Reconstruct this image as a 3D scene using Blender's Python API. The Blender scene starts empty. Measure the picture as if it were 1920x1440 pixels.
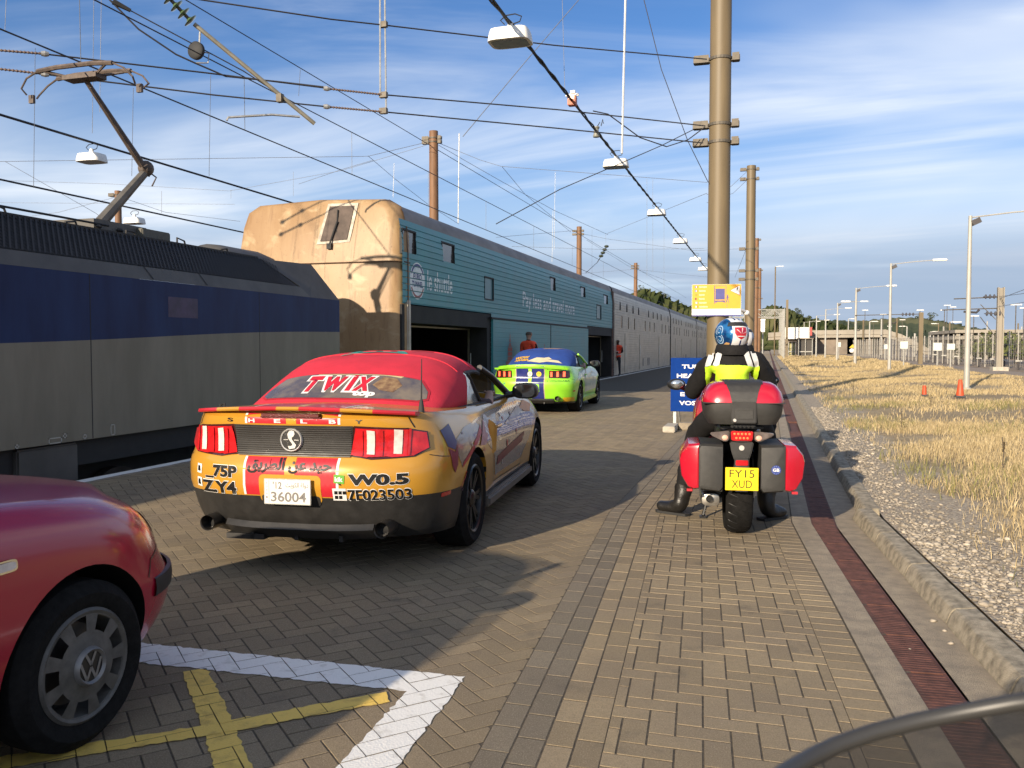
import bpy, bmesh, math, random
import numpy as np
from mathutils import Vector, Matrix, Quaternion
from mathutils.bvhtree import BVHTree
random.seed(7); RNG = np.random.default_rng(7)
SC = bpy.context.scene
COL = SC.collection
R = math.radians

# ------------------------------------------------------------------ camera, sky, sun, exposure
cam_d = bpy.data.cameras.new('camera'); cam = bpy.data.objects.new('camera', cam_d); COL.objects.link(cam)
CAM_H = 1.42; YAW = R(16.7); PITCH = math.atan(70/1600.)
cam.location = (0, 0, CAM_H); cam.rotation_euler = (R(90)-PITCH, 0, YAW)
cam_d.sensor_width = 36; cam_d.lens = 30.0; cam_d.clip_start = 0.05; cam_d.clip_end = 6000
cam_d.dof.use_dof = True; cam_d.dof.focus_distance = 7.5; cam_d.dof.aperture_fstop = 9
SC.camera = cam

SUN_EL, SUN_AZ = R(17.8), R(196)          # the sun stands behind the camera and to its left
world = bpy.data.worlds.new('World'); SC.world = world; world.use_nodes = True
def build_world():
    nt = world.node_tree; N = nt.nodes; L = nt.links; N.clear()
    out = N.new('ShaderNodeOutputWorld'); bg = N.new('ShaderNodeBackground'); bg.inputs['Strength'].default_value = 0.074
    sky = N.new('ShaderNodeTexSky'); sky.sky_type = 'NISHITA'; sky.sun_disc = False
    sky.sun_elevation = SUN_EL; sky.sun_rotation = SUN_AZ
    sky.air_density = 1.0; sky.dust_density = 0.6; sky.ozone_density = 1.6
    tc = N.new('ShaderNodeTexCoord')
    sep = N.new('ShaderNodeSeparateXYZ'); L.new(tc.outputs['Generated'], sep.inputs[0])
    def math_(op, a, b=None):
        m = N.new('ShaderNodeMath'); m.operation = op
        for i, v in enumerate((a, b)):
            if v is None: continue
            if isinstance(v, (int, float)): m.inputs[i].default_value = v
            else: L.new(v, m.inputs[i])
        return m.outputs[0]
    zc = math_('MAXIMUM', sep.outputs['Z'], 0.0)
    den = math_('ADD', zc, 0.10)
    px = math_('DIVIDE', sep.outputs['X'], den); py = math_('DIVIDE', sep.outputs['Y'], den)
    comb = N.new('ShaderNodeCombineXYZ'); L.new(px, comb.inputs[0]); L.new(py, comb.inputs[1])
    def layer(scale, rot, loc, detail, rough, lo, hi, dist=0.6):
        mp = N.new('ShaderNodeMapping'); L.new(comb.outputs[0], mp.inputs[0])
        mp.inputs['Scale'].default_value = scale; mp.inputs['Rotation'].default_value = (0, 0, rot); mp.inputs['Location'].default_value = loc
        no = N.new('ShaderNodeTexNoise'); no.inputs['Scale'].default_value = 1.0; no.inputs['Detail'].default_value = detail
        no.inputs['Roughness'].default_value = rough; no.inputs['Distortion'].default_value = dist
        L.new(mp.outputs[0], no.inputs['Vector'])
        r = N.new('ShaderNodeMapRange'); r.interpolation_type = 'SMOOTHSTEP'
        r.inputs['From Min'].default_value = lo; r.inputs['From Max'].default_value = hi
        L.new(no.outputs['Fac'], r.inputs['Value']); return r.outputs[0]
    wisps = layer((0.34, 0.75, 1), R(22), (1.3, 0.4, 0), 7, .57, .40, .74, 1.5)
    veil = layer((0.30, 0.42, 1), R(-12), (4.1, 2.0, 0), 4, .55, .40, .72)
    band = layer((0.10, 0.34, 1), R(4), (7.7, 3.1, 0), 4, .5, .31, .45)
    mask = math_('MINIMUM', math_('ADD', math_('MULTIPLY', wisps, 0.62), math_('MULTIPLY', veil, 0.70)), 0.88)
    mix = N.new('ShaderNodeMix'); mix.data_type = 'RGBA'
    hs = N.new('ShaderNodeHueSaturation'); hs.inputs['Saturation'].default_value = 1.10; hs.inputs['Value'].default_value = 1.0
    L.new(sky.outputs[0], hs.inputs['Color'])
    tint = N.new('ShaderNodeMix'); tint.data_type = 'RGBA'; tint.blend_type = 'MULTIPLY'; tint.inputs['Factor'].default_value = 1; L.new(hs.outputs['Color'], tint.inputs['A']); tint.inputs['B'].default_value = (.70, .94, 1.31, 1)
    hz = N.new('ShaderNodeMapRange'); hz.interpolation_type = 'SMOOTHSTEP'; hz.inputs['From Min'].default_value = .34; hz.inputs['From Max'].default_value = .0; hz.inputs['To Max'].default_value = .85; L.new(sep.outputs['Z'], hz.inputs['Value'])
    hm = N.new('ShaderNodeMix'); hm.data_type = 'RGBA'; L.new(hz.outputs[0], hm.inputs['Factor']); L.new(tint.outputs['Result'], hm.inputs['A']); hm.inputs['B'].default_value = (5.0, 6.0, 7.5, 1)
    L.new(mask, mix.inputs['Factor']); L.new(hm.outputs['Result'], mix.inputs['A']); mix.inputs['B'].default_value = (8.6, 9.1, 9.8, 1)
    # low slate-blue cloud bank towards the horizon
    lo_ = N.new('ShaderNodeMapRange'); lo_.interpolation_type = 'SMOOTHSTEP'
    lo_.inputs['From Min'].default_value = 0.155; lo_.inputs['From Max'].default_value = 0.074; L.new(sep.outputs['Z'], lo_.inputs['Value'])
    m2 = N.new('ShaderNodeMix'); m2.data_type = 'RGBA'; L.new(math_('MULTIPLY', math_('MULTIPLY', band, lo_.outputs[0])  , .80), m2.inputs['Factor'])
    L.new(mix.outputs['Result'], m2.inputs['A']); m2.inputs['B'].default_value = (3.3, 4.2, 5.7, 1)
    L.new(m2.outputs['Result'], bg.inputs['Color']); L.new(bg.outputs[0], out.inputs[0])
build_world()
sun_d = bpy.data.lights.new('sun', 'SUN'); sun = bpy.data.objects.new('sun', sun_d); COL.objects.link(sun)
sun_d.energy = 4.9; sun_d.angle = R(0.53); sun_d.color = (1.0, 0.84, 0.64)
_sd = Vector((math.sin(SUN_AZ)*math.cos(SUN_EL), math.cos(SUN_AZ)*math.cos(SUN_EL), math.sin(SUN_EL)))
sun.rotation_euler = _sd.to_track_quat('Z', 'Y').to_euler()
SC.view_settings.view_transform = 'Standard'; SC.view_settings.look = 'None'
SC.view_settings.exposure = 0.62; SC.view_settings.gamma = 1.0; SC.view_settings.use_curve_mapping = False
SC.render.engine = 'CYCLES'
SC.cycles.use_denoising = True
SC.cycles.max_bounces = 6; SC.cycles.diffuse_bounces = 3; SC.cycles.glossy_bounces = 3; SC.cycles.transmission_bounces = 6; SC.cycles.transparent_max_bounces = 12
SC.cycles.caustics_reflective = False; SC.cycles.caustics_refractive = False

# ------------------------------------------------------------------ helpers
def unproj(px, py, plane, val):
    """pixel of the 1920 px wide photograph -> the place where its ray meets x=val, y=val or z=val"""
    x = (px-960)/1600.; y = -(py-720)/1600.
    fw = math.cos(PITCH)+y*math.sin(PITCH); up = -math.sin(PITCH)+y*math.cos(PITCH)
    r = Vector((-fw*math.sin(YAW)+x*math.cos(YAW), fw*math.cos(YAW)+x*math.sin(YAW), up))
    o = Vector((0, 0, CAM_H)); k = 'xyz'.index(plane)
    return o + r*((val-o[k])/r[k])

def new_mat(name):
    m = bpy.data.materials.new(name); m.use_nodes = True
    nt = m.node_tree; nt.nodes.clear()
    o = nt.nodes.new('ShaderNodeOutputMaterial'); b = nt.nodes.new('ShaderNodeBsdfPrincipled'); nt.links.new(b.outputs[0], o.inputs[0])
    return m, nt, b
def mat(name, col, rough=.6, metal=0., var=.12, scale=8., bump=0., bscale=None, coat=0., spec=None, alpha=1., trans=0., col2=None, lo=.35, hi=.65, stretch=None, emit=0., island=0., objrand=0., detail=5., rvar=.0, sheen=0.):
    """principled material whose colour, roughness and relief vary by noise in object space"""
    m, nt, b = new_mat(name); N = nt.nodes; L = nt.links
    tc = N.new('ShaderNodeTexCoord'); vec = tc.outputs['Object']
    if stretch:
        mp = N.new('ShaderNodeMapping'); mp.inputs['Scale'].default_value = stretch; L.new(vec, mp.inputs[0]); vec = mp.outputs[0]
    no = N.new('ShaderNodeTexNoise'); no.inputs['Scale'].default_value = scale; no.inputs['Detail'].default_value = detail; no.inputs['Roughness'].default_value = .6
    L.new(vec, no.inputs['Vector'])
    r = N.new('ShaderNodeMapRange'); r.inputs['From Min'].default_value = lo; r.inputs['From Max'].default_value = hi; L.new(no.outputs['Fac'], r.inputs['Value'])
    c = tuple(col)+(1,)
    c2 = (tuple(col2)+(1,)) if col2 else tuple(min(1, x*(1-var)) for x in col)+(1,)
    c1 = c if col2 else tuple(min(1, x*(1+var)) for x in col)+(1,)
    mx = N.new('ShaderNodeMix'); mx.data_type = 'RGBA'; mx.inputs['A'].default_value = c2; mx.inputs['B'].default_value = c1; L.new(r.outputs[0], mx.inputs['Factor'])
    colout = mx.outputs['Result']
    if island or objrand:
        if objrand: g = N.new('ShaderNodeObjectInfo'); ro = g.outputs['Random']; amt = objrand
        else: g = N.new('ShaderNodeNewGeometry'); ro = g.outputs['Random Per Island']; amt = island
        rr = N.new('ShaderNodeMapRange'); rr.inputs['To Min'].default_value = 1-amt; rr.inputs['To Max'].default_value = 1+amt; L.new(ro, rr.inputs['Value'])
        hv = N.new('ShaderNodeHueSaturation'); L.new(colout, hv.inputs['Color']); L.new(rr.outputs[0], hv.inputs['Value']); colout = hv.outputs['Color']
    L.new(colout, b.inputs['Base Color'])
    b.inputs['Roughness'].default_value = rough; b.inputs['Metallic'].default_value = metal
    if rvar:
        r2 = N.new('ShaderNodeMapRange'); r2.inputs['To Min'].default_value = max(0, rough-rvar); r2.inputs['To Max'].default_value = min(1, rough+rvar); L.new(no.outputs['Fac'], r2.inputs['Value']); L.new(r2.outputs[0], b.inputs['Roughness'])
    if coat: b.inputs['Coat Weight'].default_value = coat; b.inputs['Coat Roughness'].default_value = .04
    if spec is not None: b.inputs['Specular IOR Level'].default_value = spec
    if alpha < 1: b.inputs['Alpha'].default_value = alpha
    if trans: b.inputs['Transmission Weight'].default_value = trans; b.inputs['IOR'].default_value = 1.45
    if sheen: b.inputs['Sheen Weight'].default_value = sheen
    if emit: b.inputs['Emission Color'].default_value = c; b.inputs['Emission Strength'].default_value = emit
    if bump:
        n2 = N.new('ShaderNodeTexNoise'); n2.inputs['Scale'].default_value = bscale or scale*4; n2.inputs['Detail'].default_value = 4; L.new(tc.outputs['Object'], n2.inputs['Vector'])
        bp = N.new('ShaderNodeBump'); bp.inputs['Strength'].default_value = min(1, bump); bp.inputs['Distance'].default_value = .01; L.new(n2.outputs['Fac'], bp.inputs['Height']); L.new(bp.outputs[0], b.inputs['Normal'])
    return m

class MB:
    """collects geometry, then links it as ONE mesh object"""
    def __init__(s): s.v = []; s.f = []; s.m = []
    def add(s, vs, fs, mi=0, M=None):
        o = len(s.v)
        if M is not None: vs = [M @ Vector(p) for p in vs]
        s.v += [tuple(p) for p in vs]; s.f += [tuple(i+o for i in f) for f in fs]
        s.m += ([mi]*len(fs) if isinstance(mi, int) else list(mi)); return s
    def box(s, x0, x1, y0, y1, z0, z1, mi=0, M=None):
        vs = [(x0,y0,z0),(x1,y0,z0),(x1,y1,z0),(x0,y1,z0),(x0,y0,z1),(x1,y0,z1),(x1,y1,z1),(x0,y1,z1)]
        return s.add(vs, [(0,3,2,1),(4,5,6,7),(0,1,5,4),(1,2,6,5),(2,3,7,6),(3,0,4,7)], mi, M)
    def grid(s, rows, mi=0, closeu=False, closev=False, M=None):
        nr, nc = len(rows), len(rows[0]); vs = [p for r_ in rows for p in r_]; fs = []
        for i in range(nr if closeu else nr-1):
            for j in range(nc if closev else nc-1):
                i2, j2 = (i+1) % nr, (j+1) % nc
                fs.append((i*nc+j, i*nc+j2, i2*nc+j2, i2*nc+j))
        return s.add(vs, fs, mi, M)
    def tube(s, pts, r, n=8, mi=0, cap=True, M=None):
        pts = [Vector(p) for p in pts]; k = len(pts); rad = r if isinstance(r, (list, tuple)) else [r]*k
        t = [(pts[min(i+1, k-1)]-pts[max(i-1, 0)]).normalized() for i in range(k)]
        a = Vector((0, 0, 1)) if abs(t[0].z) < .9 else Vector((1, 0, 0))
        u = t[0].cross(a).normalized(); rows = []
        for i in range(k):
            u = (u - t[i]*u.dot(t[i])).normalized(); w = t[i].cross(u)
            rows.append([tuple(pts[i]+(u*math.cos(2*math.pi*j/n)+w*math.sin(2*math.pi*j/n))*rad[i]) for j in range(n)])
        vs = [p for q in rows for p in q]; fs = []
        for i in range(k-1):
            for j in range(n): fs.append((i*n+j, i*n+(j+1) % n, (i+1)*n+(j+1) % n, (i+1)*n+j))
        if cap: fs += [tuple(range(n))[::-1], tuple((k-1)*n+j for j in range(n))]
        return s.add(vs, fs, mi, M)
    def lathe(s, prof, axis='z', c=(0,0,0), n=24, mi=0, M=None, caps=False):
        """prof: (radius, along-axis) pairs"""
        rows = []
        for (r, h) in prof:
            row = []
            for j in range(n):
                a = 2*math.pi*j/n; p, q = r*math.cos(a), r*math.sin(a)
                row.append({'z': (c[0]+p, c[1]+q, c[2]+h), 'x': (c[0]+h, c[1]+p, c[2]+q), 'y': (c[0]+p, c[1]+h, c[2]+q)}[axis])
            rows.append(row)
        vs = [p for q in rows for p in q]; fs = []
        for i in range(len(rows)-1):
            for j in range(n): fs.append((i*n+j, i*n+(j+1) % n, (i+1)*n+(j+1) % n, (i+1)*n+j))
        if caps: fs += [tuple(range(n))[::-1], tuple((len(rows)-1)*n+j for j in range(n))]
        return s.add(vs, fs, mi, M)
    def prism(s, poly, axis, d0, d1, mi=0, M=None):
        """closed polygon in the plane across axis, given thickness d0..d1 along it"""
        def p3(a, b, d): return {'x': (d, a, b), 'y': (a, d, b), 'z': (a, b, d)}[axis]
        n = len(poly); vs = [p3(a, b, d0) for a, b in poly]+[p3(a, b, d1) for a, b in poly]
        fs = [tuple(range(n))[::-1], tuple(range(n, 2*n))]+[(i, (i+1) % n, n+(i+1) % n, n+i) for i in range(n)]
        return s.add(vs, fs, mi, M)
    def ball(s, c, r, nu=16, nv=10, mi=0, M=None):
        rx, ry, rz = r if isinstance(r, (tuple, list)) else (r, r, r)
        rows = [[(c[0]+rx*math.sin(math.pi*i/nv)*math.cos(2*math.pi*j/nu), c[1]+ry*math.sin(math.pi*i/nv)*math.sin(2*math.pi*j/nu), c[2]+rz*math.cos(math.pi*i/nv)) for j in range(nu)] for i in range(nv+1)]
        return s.grid(rows, mi, closev=True, M=M)
    def mesh(s, name, mats, smooth=None, bev=0., bseg=2, weld=True):
        me = bpy.data.meshes.new(name); me.from_pydata(s.v, [], s.f)
        for m_ in (mats if isinstance(mats, (list, tuple)) else [mats]): me.materials.append(m_)
        me.polygons.foreach_set('material_index', s.m)
        bm = bmesh.new(); bm.from_mesh(me)
        if weld: bmesh.ops.remove_doubles(bm, verts=bm.verts, dist=1e-5)
        if bev: bmesh.ops.bevel(bm, geom=[e for e in bm.edges if len(e.link_faces) == 2 and e.calc_face_angle(0) > .5], offset=bev, segments=bseg, affect='EDGES', clamp_overlap=True)
        bmesh.ops.recalc_face_normals(bm, faces=bm.faces)
        bm.to_mesh(me); bm.free()
        if smooth is not None:
            me.polygons.foreach_set('use_smooth', [True]*len(me.polygons)); me.set_sharp_from_angle(angle=R(smooth))
        return me
    def build(s, name, mats, parent=None, smooth=None, bev=0., bseg=2, loc=None, rot=None, weld=True):
        return link(name, s.mesh(name, mats, smooth, bev, bseg, weld), parent, loc, rot)
def link(name, me, parent=None, loc=None, rot=None):
    o = bpy.data.objects.new(name, me); COL.objects.link(o); o.parent = parent
    if loc is not None: o.location = loc
    if rot is not None: o.rotation_euler = rot
    return o
def tag(o, label, cat, group=None, kind=None):
    o['label'] = label; o['category'] = cat
    if group: o['group'] = group
    if kind: o['kind'] = kind
    return o
def structure(o, label=None):
    o['kind'] = 'structure'
    if label: o['label'] = label
    return o
def thing(name, label, cat, loc=(0,0,0), rz=0., group=None, sc=1.):
    o = bpy.data.objects.new(name, None); COL.objects.link(o); o.empty_display_size = .2
    o.location = loc; o.rotation_euler = (0, 0, rz); o.scale = (sc, sc, sc)
    return tag(o, label, cat, group)
ORD = ['first', 'second', 'third', 'fourth', 'fifth', 'sixth', 'seventh', 'eighth', 'ninth', 'tenth', 'eleventh', 'twelfth', 'thirteenth', 'fourteenth', 'fifteenth']
def number_labels():
    """things that only their place tells apart: say which one from the left"""
    by = {}
    for o in bpy.data.objects:
        if o.parent is None and o.get('label') and o.get('category'): by.setdefault(o['label'], []).append(o)
    cy, sy = math.cos(YAW), math.sin(YAW)
    def px(o):
        p = Vector(o.location)
        if p.length < 1e-6 and o.type == 'MESH': p = sum((Vector(c) for c in o.bound_box), Vector())/8
        return (p.x*cy+p.y*sy)/max(.1, p.y*cy-p.x*sy)
    for lab, os_ in by.items():
        if 1 < len(os_) <= 15:
            for k, o in enumerate(sorted(os_, key=px)): o['label'] = ORD[k]+' from left, '+lab
def children(o): return [c for c in bpy.data.objects if c.parent == o]
def copy_tree(o, parent=None, label=None, loc=None, rz=None):
    kids = KIDS.get(o.name)
    if kids is None: kids = KIDS[o.name] = children(o)
    c = o.copy(); COL.objects.link(c)
    if parent is not None: c.parent = parent
    if label: c['label'] = label
    if loc is not None: c.location = loc
    if rz is not None: c.rotation_euler = (0, 0, rz)
    for k in kids: copy_tree(k, c)
    return c
KIDS = {}
def evaluated_mesh(o, name):
    dg = bpy.context.evaluated_depsgraph_get(); dg.update()
    return bpy.data.meshes.new_from_object(o.evaluated_get(dg), depsgraph=dg)
def boolean_cut(me, cutters):
    """difference of a closed mesh with closed cutter meshes"""
    o = link('work', me); cs = []
    for c in cutters:
        k = link('work_cut', c); cs.append(k); md = o.modifiers.new('b', 'BOOLEAN'); md.operation = 'DIFFERENCE'; md.object = k; md.solver = 'EXACT'
    r = evaluated_mesh(o, me.name)
    for k in cs+[o]: bpy.data.objects.remove(k)
    return r
def text_mesh(s, size=1., bold=0., shear=0., spacing=1., align='CENTER'):
    cu = bpy.data.curves.new('text', 'FONT'); cu.body = s; cu.size = size; cu.offset = bold; cu.shear = shear; cu.space_character = spacing
    cu.align_x = align; cu.align_y = 'CENTER'; cu.resolution_u = 3
    o = link('work', cu); me = evaluated_mesh(o, 'text'); bpy.data.objects.remove(o); bpy.data.curves.remove(cu)
    return me
def fit_mesh(me, x0, x1, y0, y1):
    """scale a flat mesh into a rectangle"""
    co = np.empty(len(me.vertices)*3, np.float32); me.vertices.foreach_get('co', co); co = co.reshape(-1, 3)
    lo, hi = co.min(0), co.max(0)
    co[:, 0] = x0+(co[:, 0]-lo[0])/(hi[0]-lo[0])*(x1-x0); co[:, 1] = y0+(co[:, 1]-lo[1])/(hi[1]-lo[1])*(y1-y0)
    me.vertices.foreach_set('co', co.ravel()); return me
def poly_mesh(polys):
    me = bpy.data.meshes.new('flat'); v = []; f = []
    for p in polys: f.append(tuple(range(len(v), len(v)+len(p)))); v += [(a, b, 0) for a, b in p]
    me.from_pydata(v, [], f); return me
def decal(name, me, material, parent, bvh, o, u, v, off=.002, cut=.03, maxd=4.):
    """lay a flat mesh (x along u, y along v from o) on the surface of bvh, looking along u x v reversed"""
    o, u, v = Vector(o), Vector(u), Vector(v); n = u.cross(v).normalized()
    bm = bmesh.new(); bm.from_mesh(me)
    bmesh.ops.triangulate(bm, faces=bm.faces)
    for _ in range(6):
        es = [e for e in bm.edges if e.calc_length() > cut]
        if not es: break
        bmesh.ops.subdivide_edges(bm, edges=es, cuts=1); bmesh.ops.triangulate(bm, faces=bm.faces)
    dead = []
    for q in bm.verts:
        p = o+u*q.co.x+v*q.co.y
        h = bvh.ray_cast(p, -n, maxd)
        if h[0] is None: dead.append(q)
        else:
            nn = h[1] if h[1].dot(n) > 0 else -h[1]
            q.co = h[0]+nn*off
    if dead: bmesh.ops.delete(bm, geom=dead, context='VERTS')
    m2 = bpy.data.meshes.new(name); bm.to_mesh(m2); bm.free(); m2.materials.append(material)
    m2.polygons.foreach_set('use_smooth', [True]*len(m2.polygons))
    return link(name, m2, parent)
def flat(name, me, material, parent, o, u, v):
    """place a flat mesh in the plane o + x u + y v"""
    o, u, v = Vector(o), Vector(u), Vector(v); n = u.cross(v)
    m2 = me.copy(); m2.transform(Matrix(((u.x, v.x, n.x, o.x), (u.y, v.y, n.y, o.y), (u.z, v.z, n.z, o.z), (0, 0, 0, 1)))); m2.materials.clear(); m2.materials.append(material)
    return link(name, m2, parent)
def bvh_of(me): 
    bm = bmesh.new(); bm.from_mesh(me); b = BVHTree.FromBMesh(bm); bm.free(); return b
def lerp(a, b, t): return a+(b-a)*t
def curve(tab, x):
    """smooth interpolation in a table of (x, y)"""
    xs = [p[0] for p in tab]; ys = [p[1] for p in tab]
    if x <= xs[0]: return ys[0]
    if x >= xs[-1]: return ys[-1]
    i = max(j for j in range(len(xs)) if xs[j] <= x); n = len(xs)
    if i >= n-1: return ys[-1]
    h = xs[i+1]-xs[i]; t = (x-xs[i])/h
    d = (ys[i+1]-ys[i])/h
    m0 = (ys[i+1]-ys[i-1])/(xs[i+1]-xs[i-1]) if i > 0 else d
    m1 = (ys[i+2]-ys[i])/(xs[i+2]-xs[i]) if i < n-2 else d
    if i > 0 and (ys[i]-ys[i-1])*(ys[i+1]-ys[i]) <= 0: m0 = 0
    if i < n-2 and (ys[i+1]-ys[i])*(ys[i+2]-ys[i+1]) <= 0: m1 = 0
    return (2*t**3-3*t*t+1)*ys[i]+(t**3-2*t*t+t)*h*m0+(-2*t**3+3*t*t)*ys[i+1]+(t**3-t*t)*h*m1
def skin_body(nodes, edges, root, levels=2, name='body'):
    """one continuous surface grown round a skeleton: nodes {name: (pos, radius)}"""
    ks = list(nodes); ix = {k: i for i, k in enumerate(ks)}
    me = bpy.data.meshes.new(name); me.from_pydata([nodes[k][0] for k in ks], [(ix[a], ix[b]) for a, b in edges], [])
    o = link('work', me); o.modifiers.new('s', 'SKIN'); sm = o.modifiers[0]; sm.branch_smoothing = .6
    sv = me.skin_vertices[0].data
    for k in ks:
        r = nodes[k][1]; sv[ix[k]].radius = (r, r) if isinstance(r, (int, float)) else r; sv[ix[k]].use_root = (k == root)
    ss = o.modifiers.new('u', 'SUBSURF'); ss.levels = levels; ss.render_levels = levels
    m2 = evaluated_mesh(o, name); bpy.data.objects.remove(o)
    bm = bmesh.new(); bm.from_mesh(m2); bmesh.ops.delete(bm, geom=[v for v in bm.verts if not v.link_faces], context='VERTS'); bm.to_mesh(m2); bm.free()
    m2.polygons.foreach_set('use_smooth', [True]*len(m2.polygons)); m2.materials.clear()
    return m2

# Arabic letters: joined forms, given in reading order
_AR = {'ا': ('ﺍ','ﺎ',None,None), 'ل': ('ﻝ','ﻞ','ﻟ','ﻠ'), 'ح': ('ﺡ','ﺢ','ﺣ','ﺤ'), 'ي': ('ﻱ','ﻲ','ﻳ','ﻴ'), 'د': ('ﺩ','ﺪ',None,None), 'ع': ('ﻉ','ﻊ','ﻋ','ﻌ'), 'ن': ('ﻥ','ﻦ','ﻧ','ﻨ'), 'ط': ('ﻁ','ﻂ','ﻃ','ﻄ'), 'ر': ('ﺭ','ﺮ',None,None), 'ق': ('ﻕ','ﻖ','ﻗ','ﻘ'), 'و': ('ﻭ','ﻮ',None,None), 'ك': ('ﻙ','ﻚ','ﻛ','ﻜ'), 'ت': ('ﺕ','ﺖ','ﺗ','ﺘ'), 'ة': ('ﺓ','ﺔ',None,None), 'س': ('ﺱ','ﺲ','ﺳ','ﺴ'), 'م': ('ﻡ','ﻢ','ﻣ','ﻤ'), 'ف': ('ﻑ','ﻒ','ﻓ','ﻔ'), 'ب': ('ﺏ','ﺐ','ﺑ','ﺒ')}
def arabic(s):
    out = []
    for i, c in enumerate(s):
        if c not in _AR: out.append(c); continue
        pj = i > 0 and s[i-1] in _AR and _AR[s[i-1]][2] is not None
        nj = i < len(s)-1 and s[i+1] in _AR and _AR[c][2] is not None
        iso, fin, ini, med = _AR[c]
        out.append(med if pj and nj else ini if nj else fin if pj else iso)
    return ''.join(out[::-1])
# ------------------------------------------------------------------ ground
def shift(y): return max(0., 7.2-y)*0.075 if y > -4 else 11.2*.075
def brick_mat(name, island=0., objrand=0., base=(.292,.230,.142)):
    m, nt, b = new_mat(name); N = nt.nodes; L = nt.links
    if objrand: ro = N.new('ShaderNodeObjectInfo').outputs['Random']
    else: ro = N.new('ShaderNodeNewGeometry').outputs['Random Per Island']
    tc = N.new('ShaderNodeTexCoord'); geo = N.new('ShaderNodeNewGeometry'); P = geo.outputs['Position']
    def noise(sc, det=4, ro_=.6):
        n = N.new('ShaderNodeTexNoise'); n.inputs['Scale'].default_value = sc; n.inputs['Detail'].default_value = det; n.inputs['Roughness'].default_value = ro_; L.new(P, n.inputs['Vector']); return n.outputs['Fac']
    def ramp(f, a, c, lo=0., hi=1.):
        r = N.new('ShaderNodeMapRange'); r.inputs['From Min'].default_value = a; r.inputs['From Max'].default_value = c; r.inputs['To Min'].default_value = lo; r.inputs['To Max'].default_value = hi; L.new(f, r.inputs['Value']); return r.outputs[0]
    def mix(f, a, c, mode='MIX'):
        x = N.new('ShaderNodeMix'); x.data_type = 'RGBA'; x.blend_type = mode
        for k, v in (('Factor', f), ('A', a), ('B', c)):
            if isinstance(v, (int, float)): x.inputs[k].default_value = v
            elif isinstance(v, tuple): x.inputs[k].default_value = v+(1,)
            else: L.new(v, x.inputs[k])
        return x.outputs['Result']
    d = tuple(x*.80 for x in base); l = tuple(x*1.17 for x in base)
    c = mix(ro, d, l)
    c = mix(ramp(noise(1.1, 3), .35, .68, 0, .5), c, (.155,.125,.10))           # broad grime
    c = mix(ramp(noise(.55, 3), .52, .72, 0, .30), c, (.29,.24,.18))             # dusty paths
    c = mix(ramp(noise(150, 3, .7), .52, .36, 0, .55), c, tuple(x*.45 for x in base))
    c = mix(ramp(noise(38, 3, .7), .42, .62, 0, .32), c, tuple(x*.62 for x in base))
    c = mix(ramp(noise(190, 3), .56, .68, 0, .62), c, (.46,.385,.28))             # bright sand grains
    c = mix(ramp(noise(3.3, 5), .60, .74, 0, .55), c, (.085,.075,.062))          # oil and tyre stains
    L.new(c, b.inputs['Base Color']); b.inputs['Roughness'].default_value = .82; b.inputs['Specular IOR Level'].default_value = .28
    bp = N.new('ShaderNodeBump'); bp.inputs['Strength'].default_value = .55; bp.inputs['Distance'].default_value = .004
    a_ = N.new('ShaderNodeMath'); a_.operation = 'ADD'; L.new(noise(120, 5, .7), a_.inputs[0]); L.new(noise(420, 3), a_.inputs[1]); L.new(a_.outputs[0], bp.inputs['Height']); L.new(bp.outputs[0], b.inputs['Normal'])
    return m
M_brick = brick_mat('paving brick', objrand=.2); M_brickS = brick_mat('paving brick field', island=.2)
M_brickD = brick_mat('dark border brick', objrand=.2, base=(.225,.19,.135)); M_brickDS = brick_mat('dark border brick field', island=.2, base=(.225,.19,.135))
M_brickL = brick_mat('lane brick', objrand=.2, base=(.32,.25,.152)); M_brickLS = brick_mat('lane brick field', island=.2, base=(.305,.24,.150))
M_joint = mat('joint sand', (.080,.064,.044), .95, var=.4, scale=30, bump=.6)
M_conc = mat('weathered concrete', (.37,.305,.215), .88, col2=(.22,.185,.14), scale=9, bump=.8, bscale=240, lo=.3, hi=.66, detail=11)
M_kerb = mat('kerb concrete', (.38,.33,.245), .9, col2=(.14,.12,.085), scale=16, bump=.9, bscale=170, lo=.30, hi=.60, detail=11)
M_grate = mat('rusted drain iron', (.105,.043,.031), .8, var=.35, scale=14, bump=.4, metal=.2)
M_white = mat('white road paint', (.82,.81,.76), .6, col2=(.56,.54,.48), scale=14, lo=.25, hi=.45, bump=.3, bscale=120, detail=8)
M_yellow = mat('yellow road paint', (.80,.55,.12), .65, col2=(.52,.35,.09), scale=12, lo=.28, hi=.5, bump=.3, bscale=120, detail=8)

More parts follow.
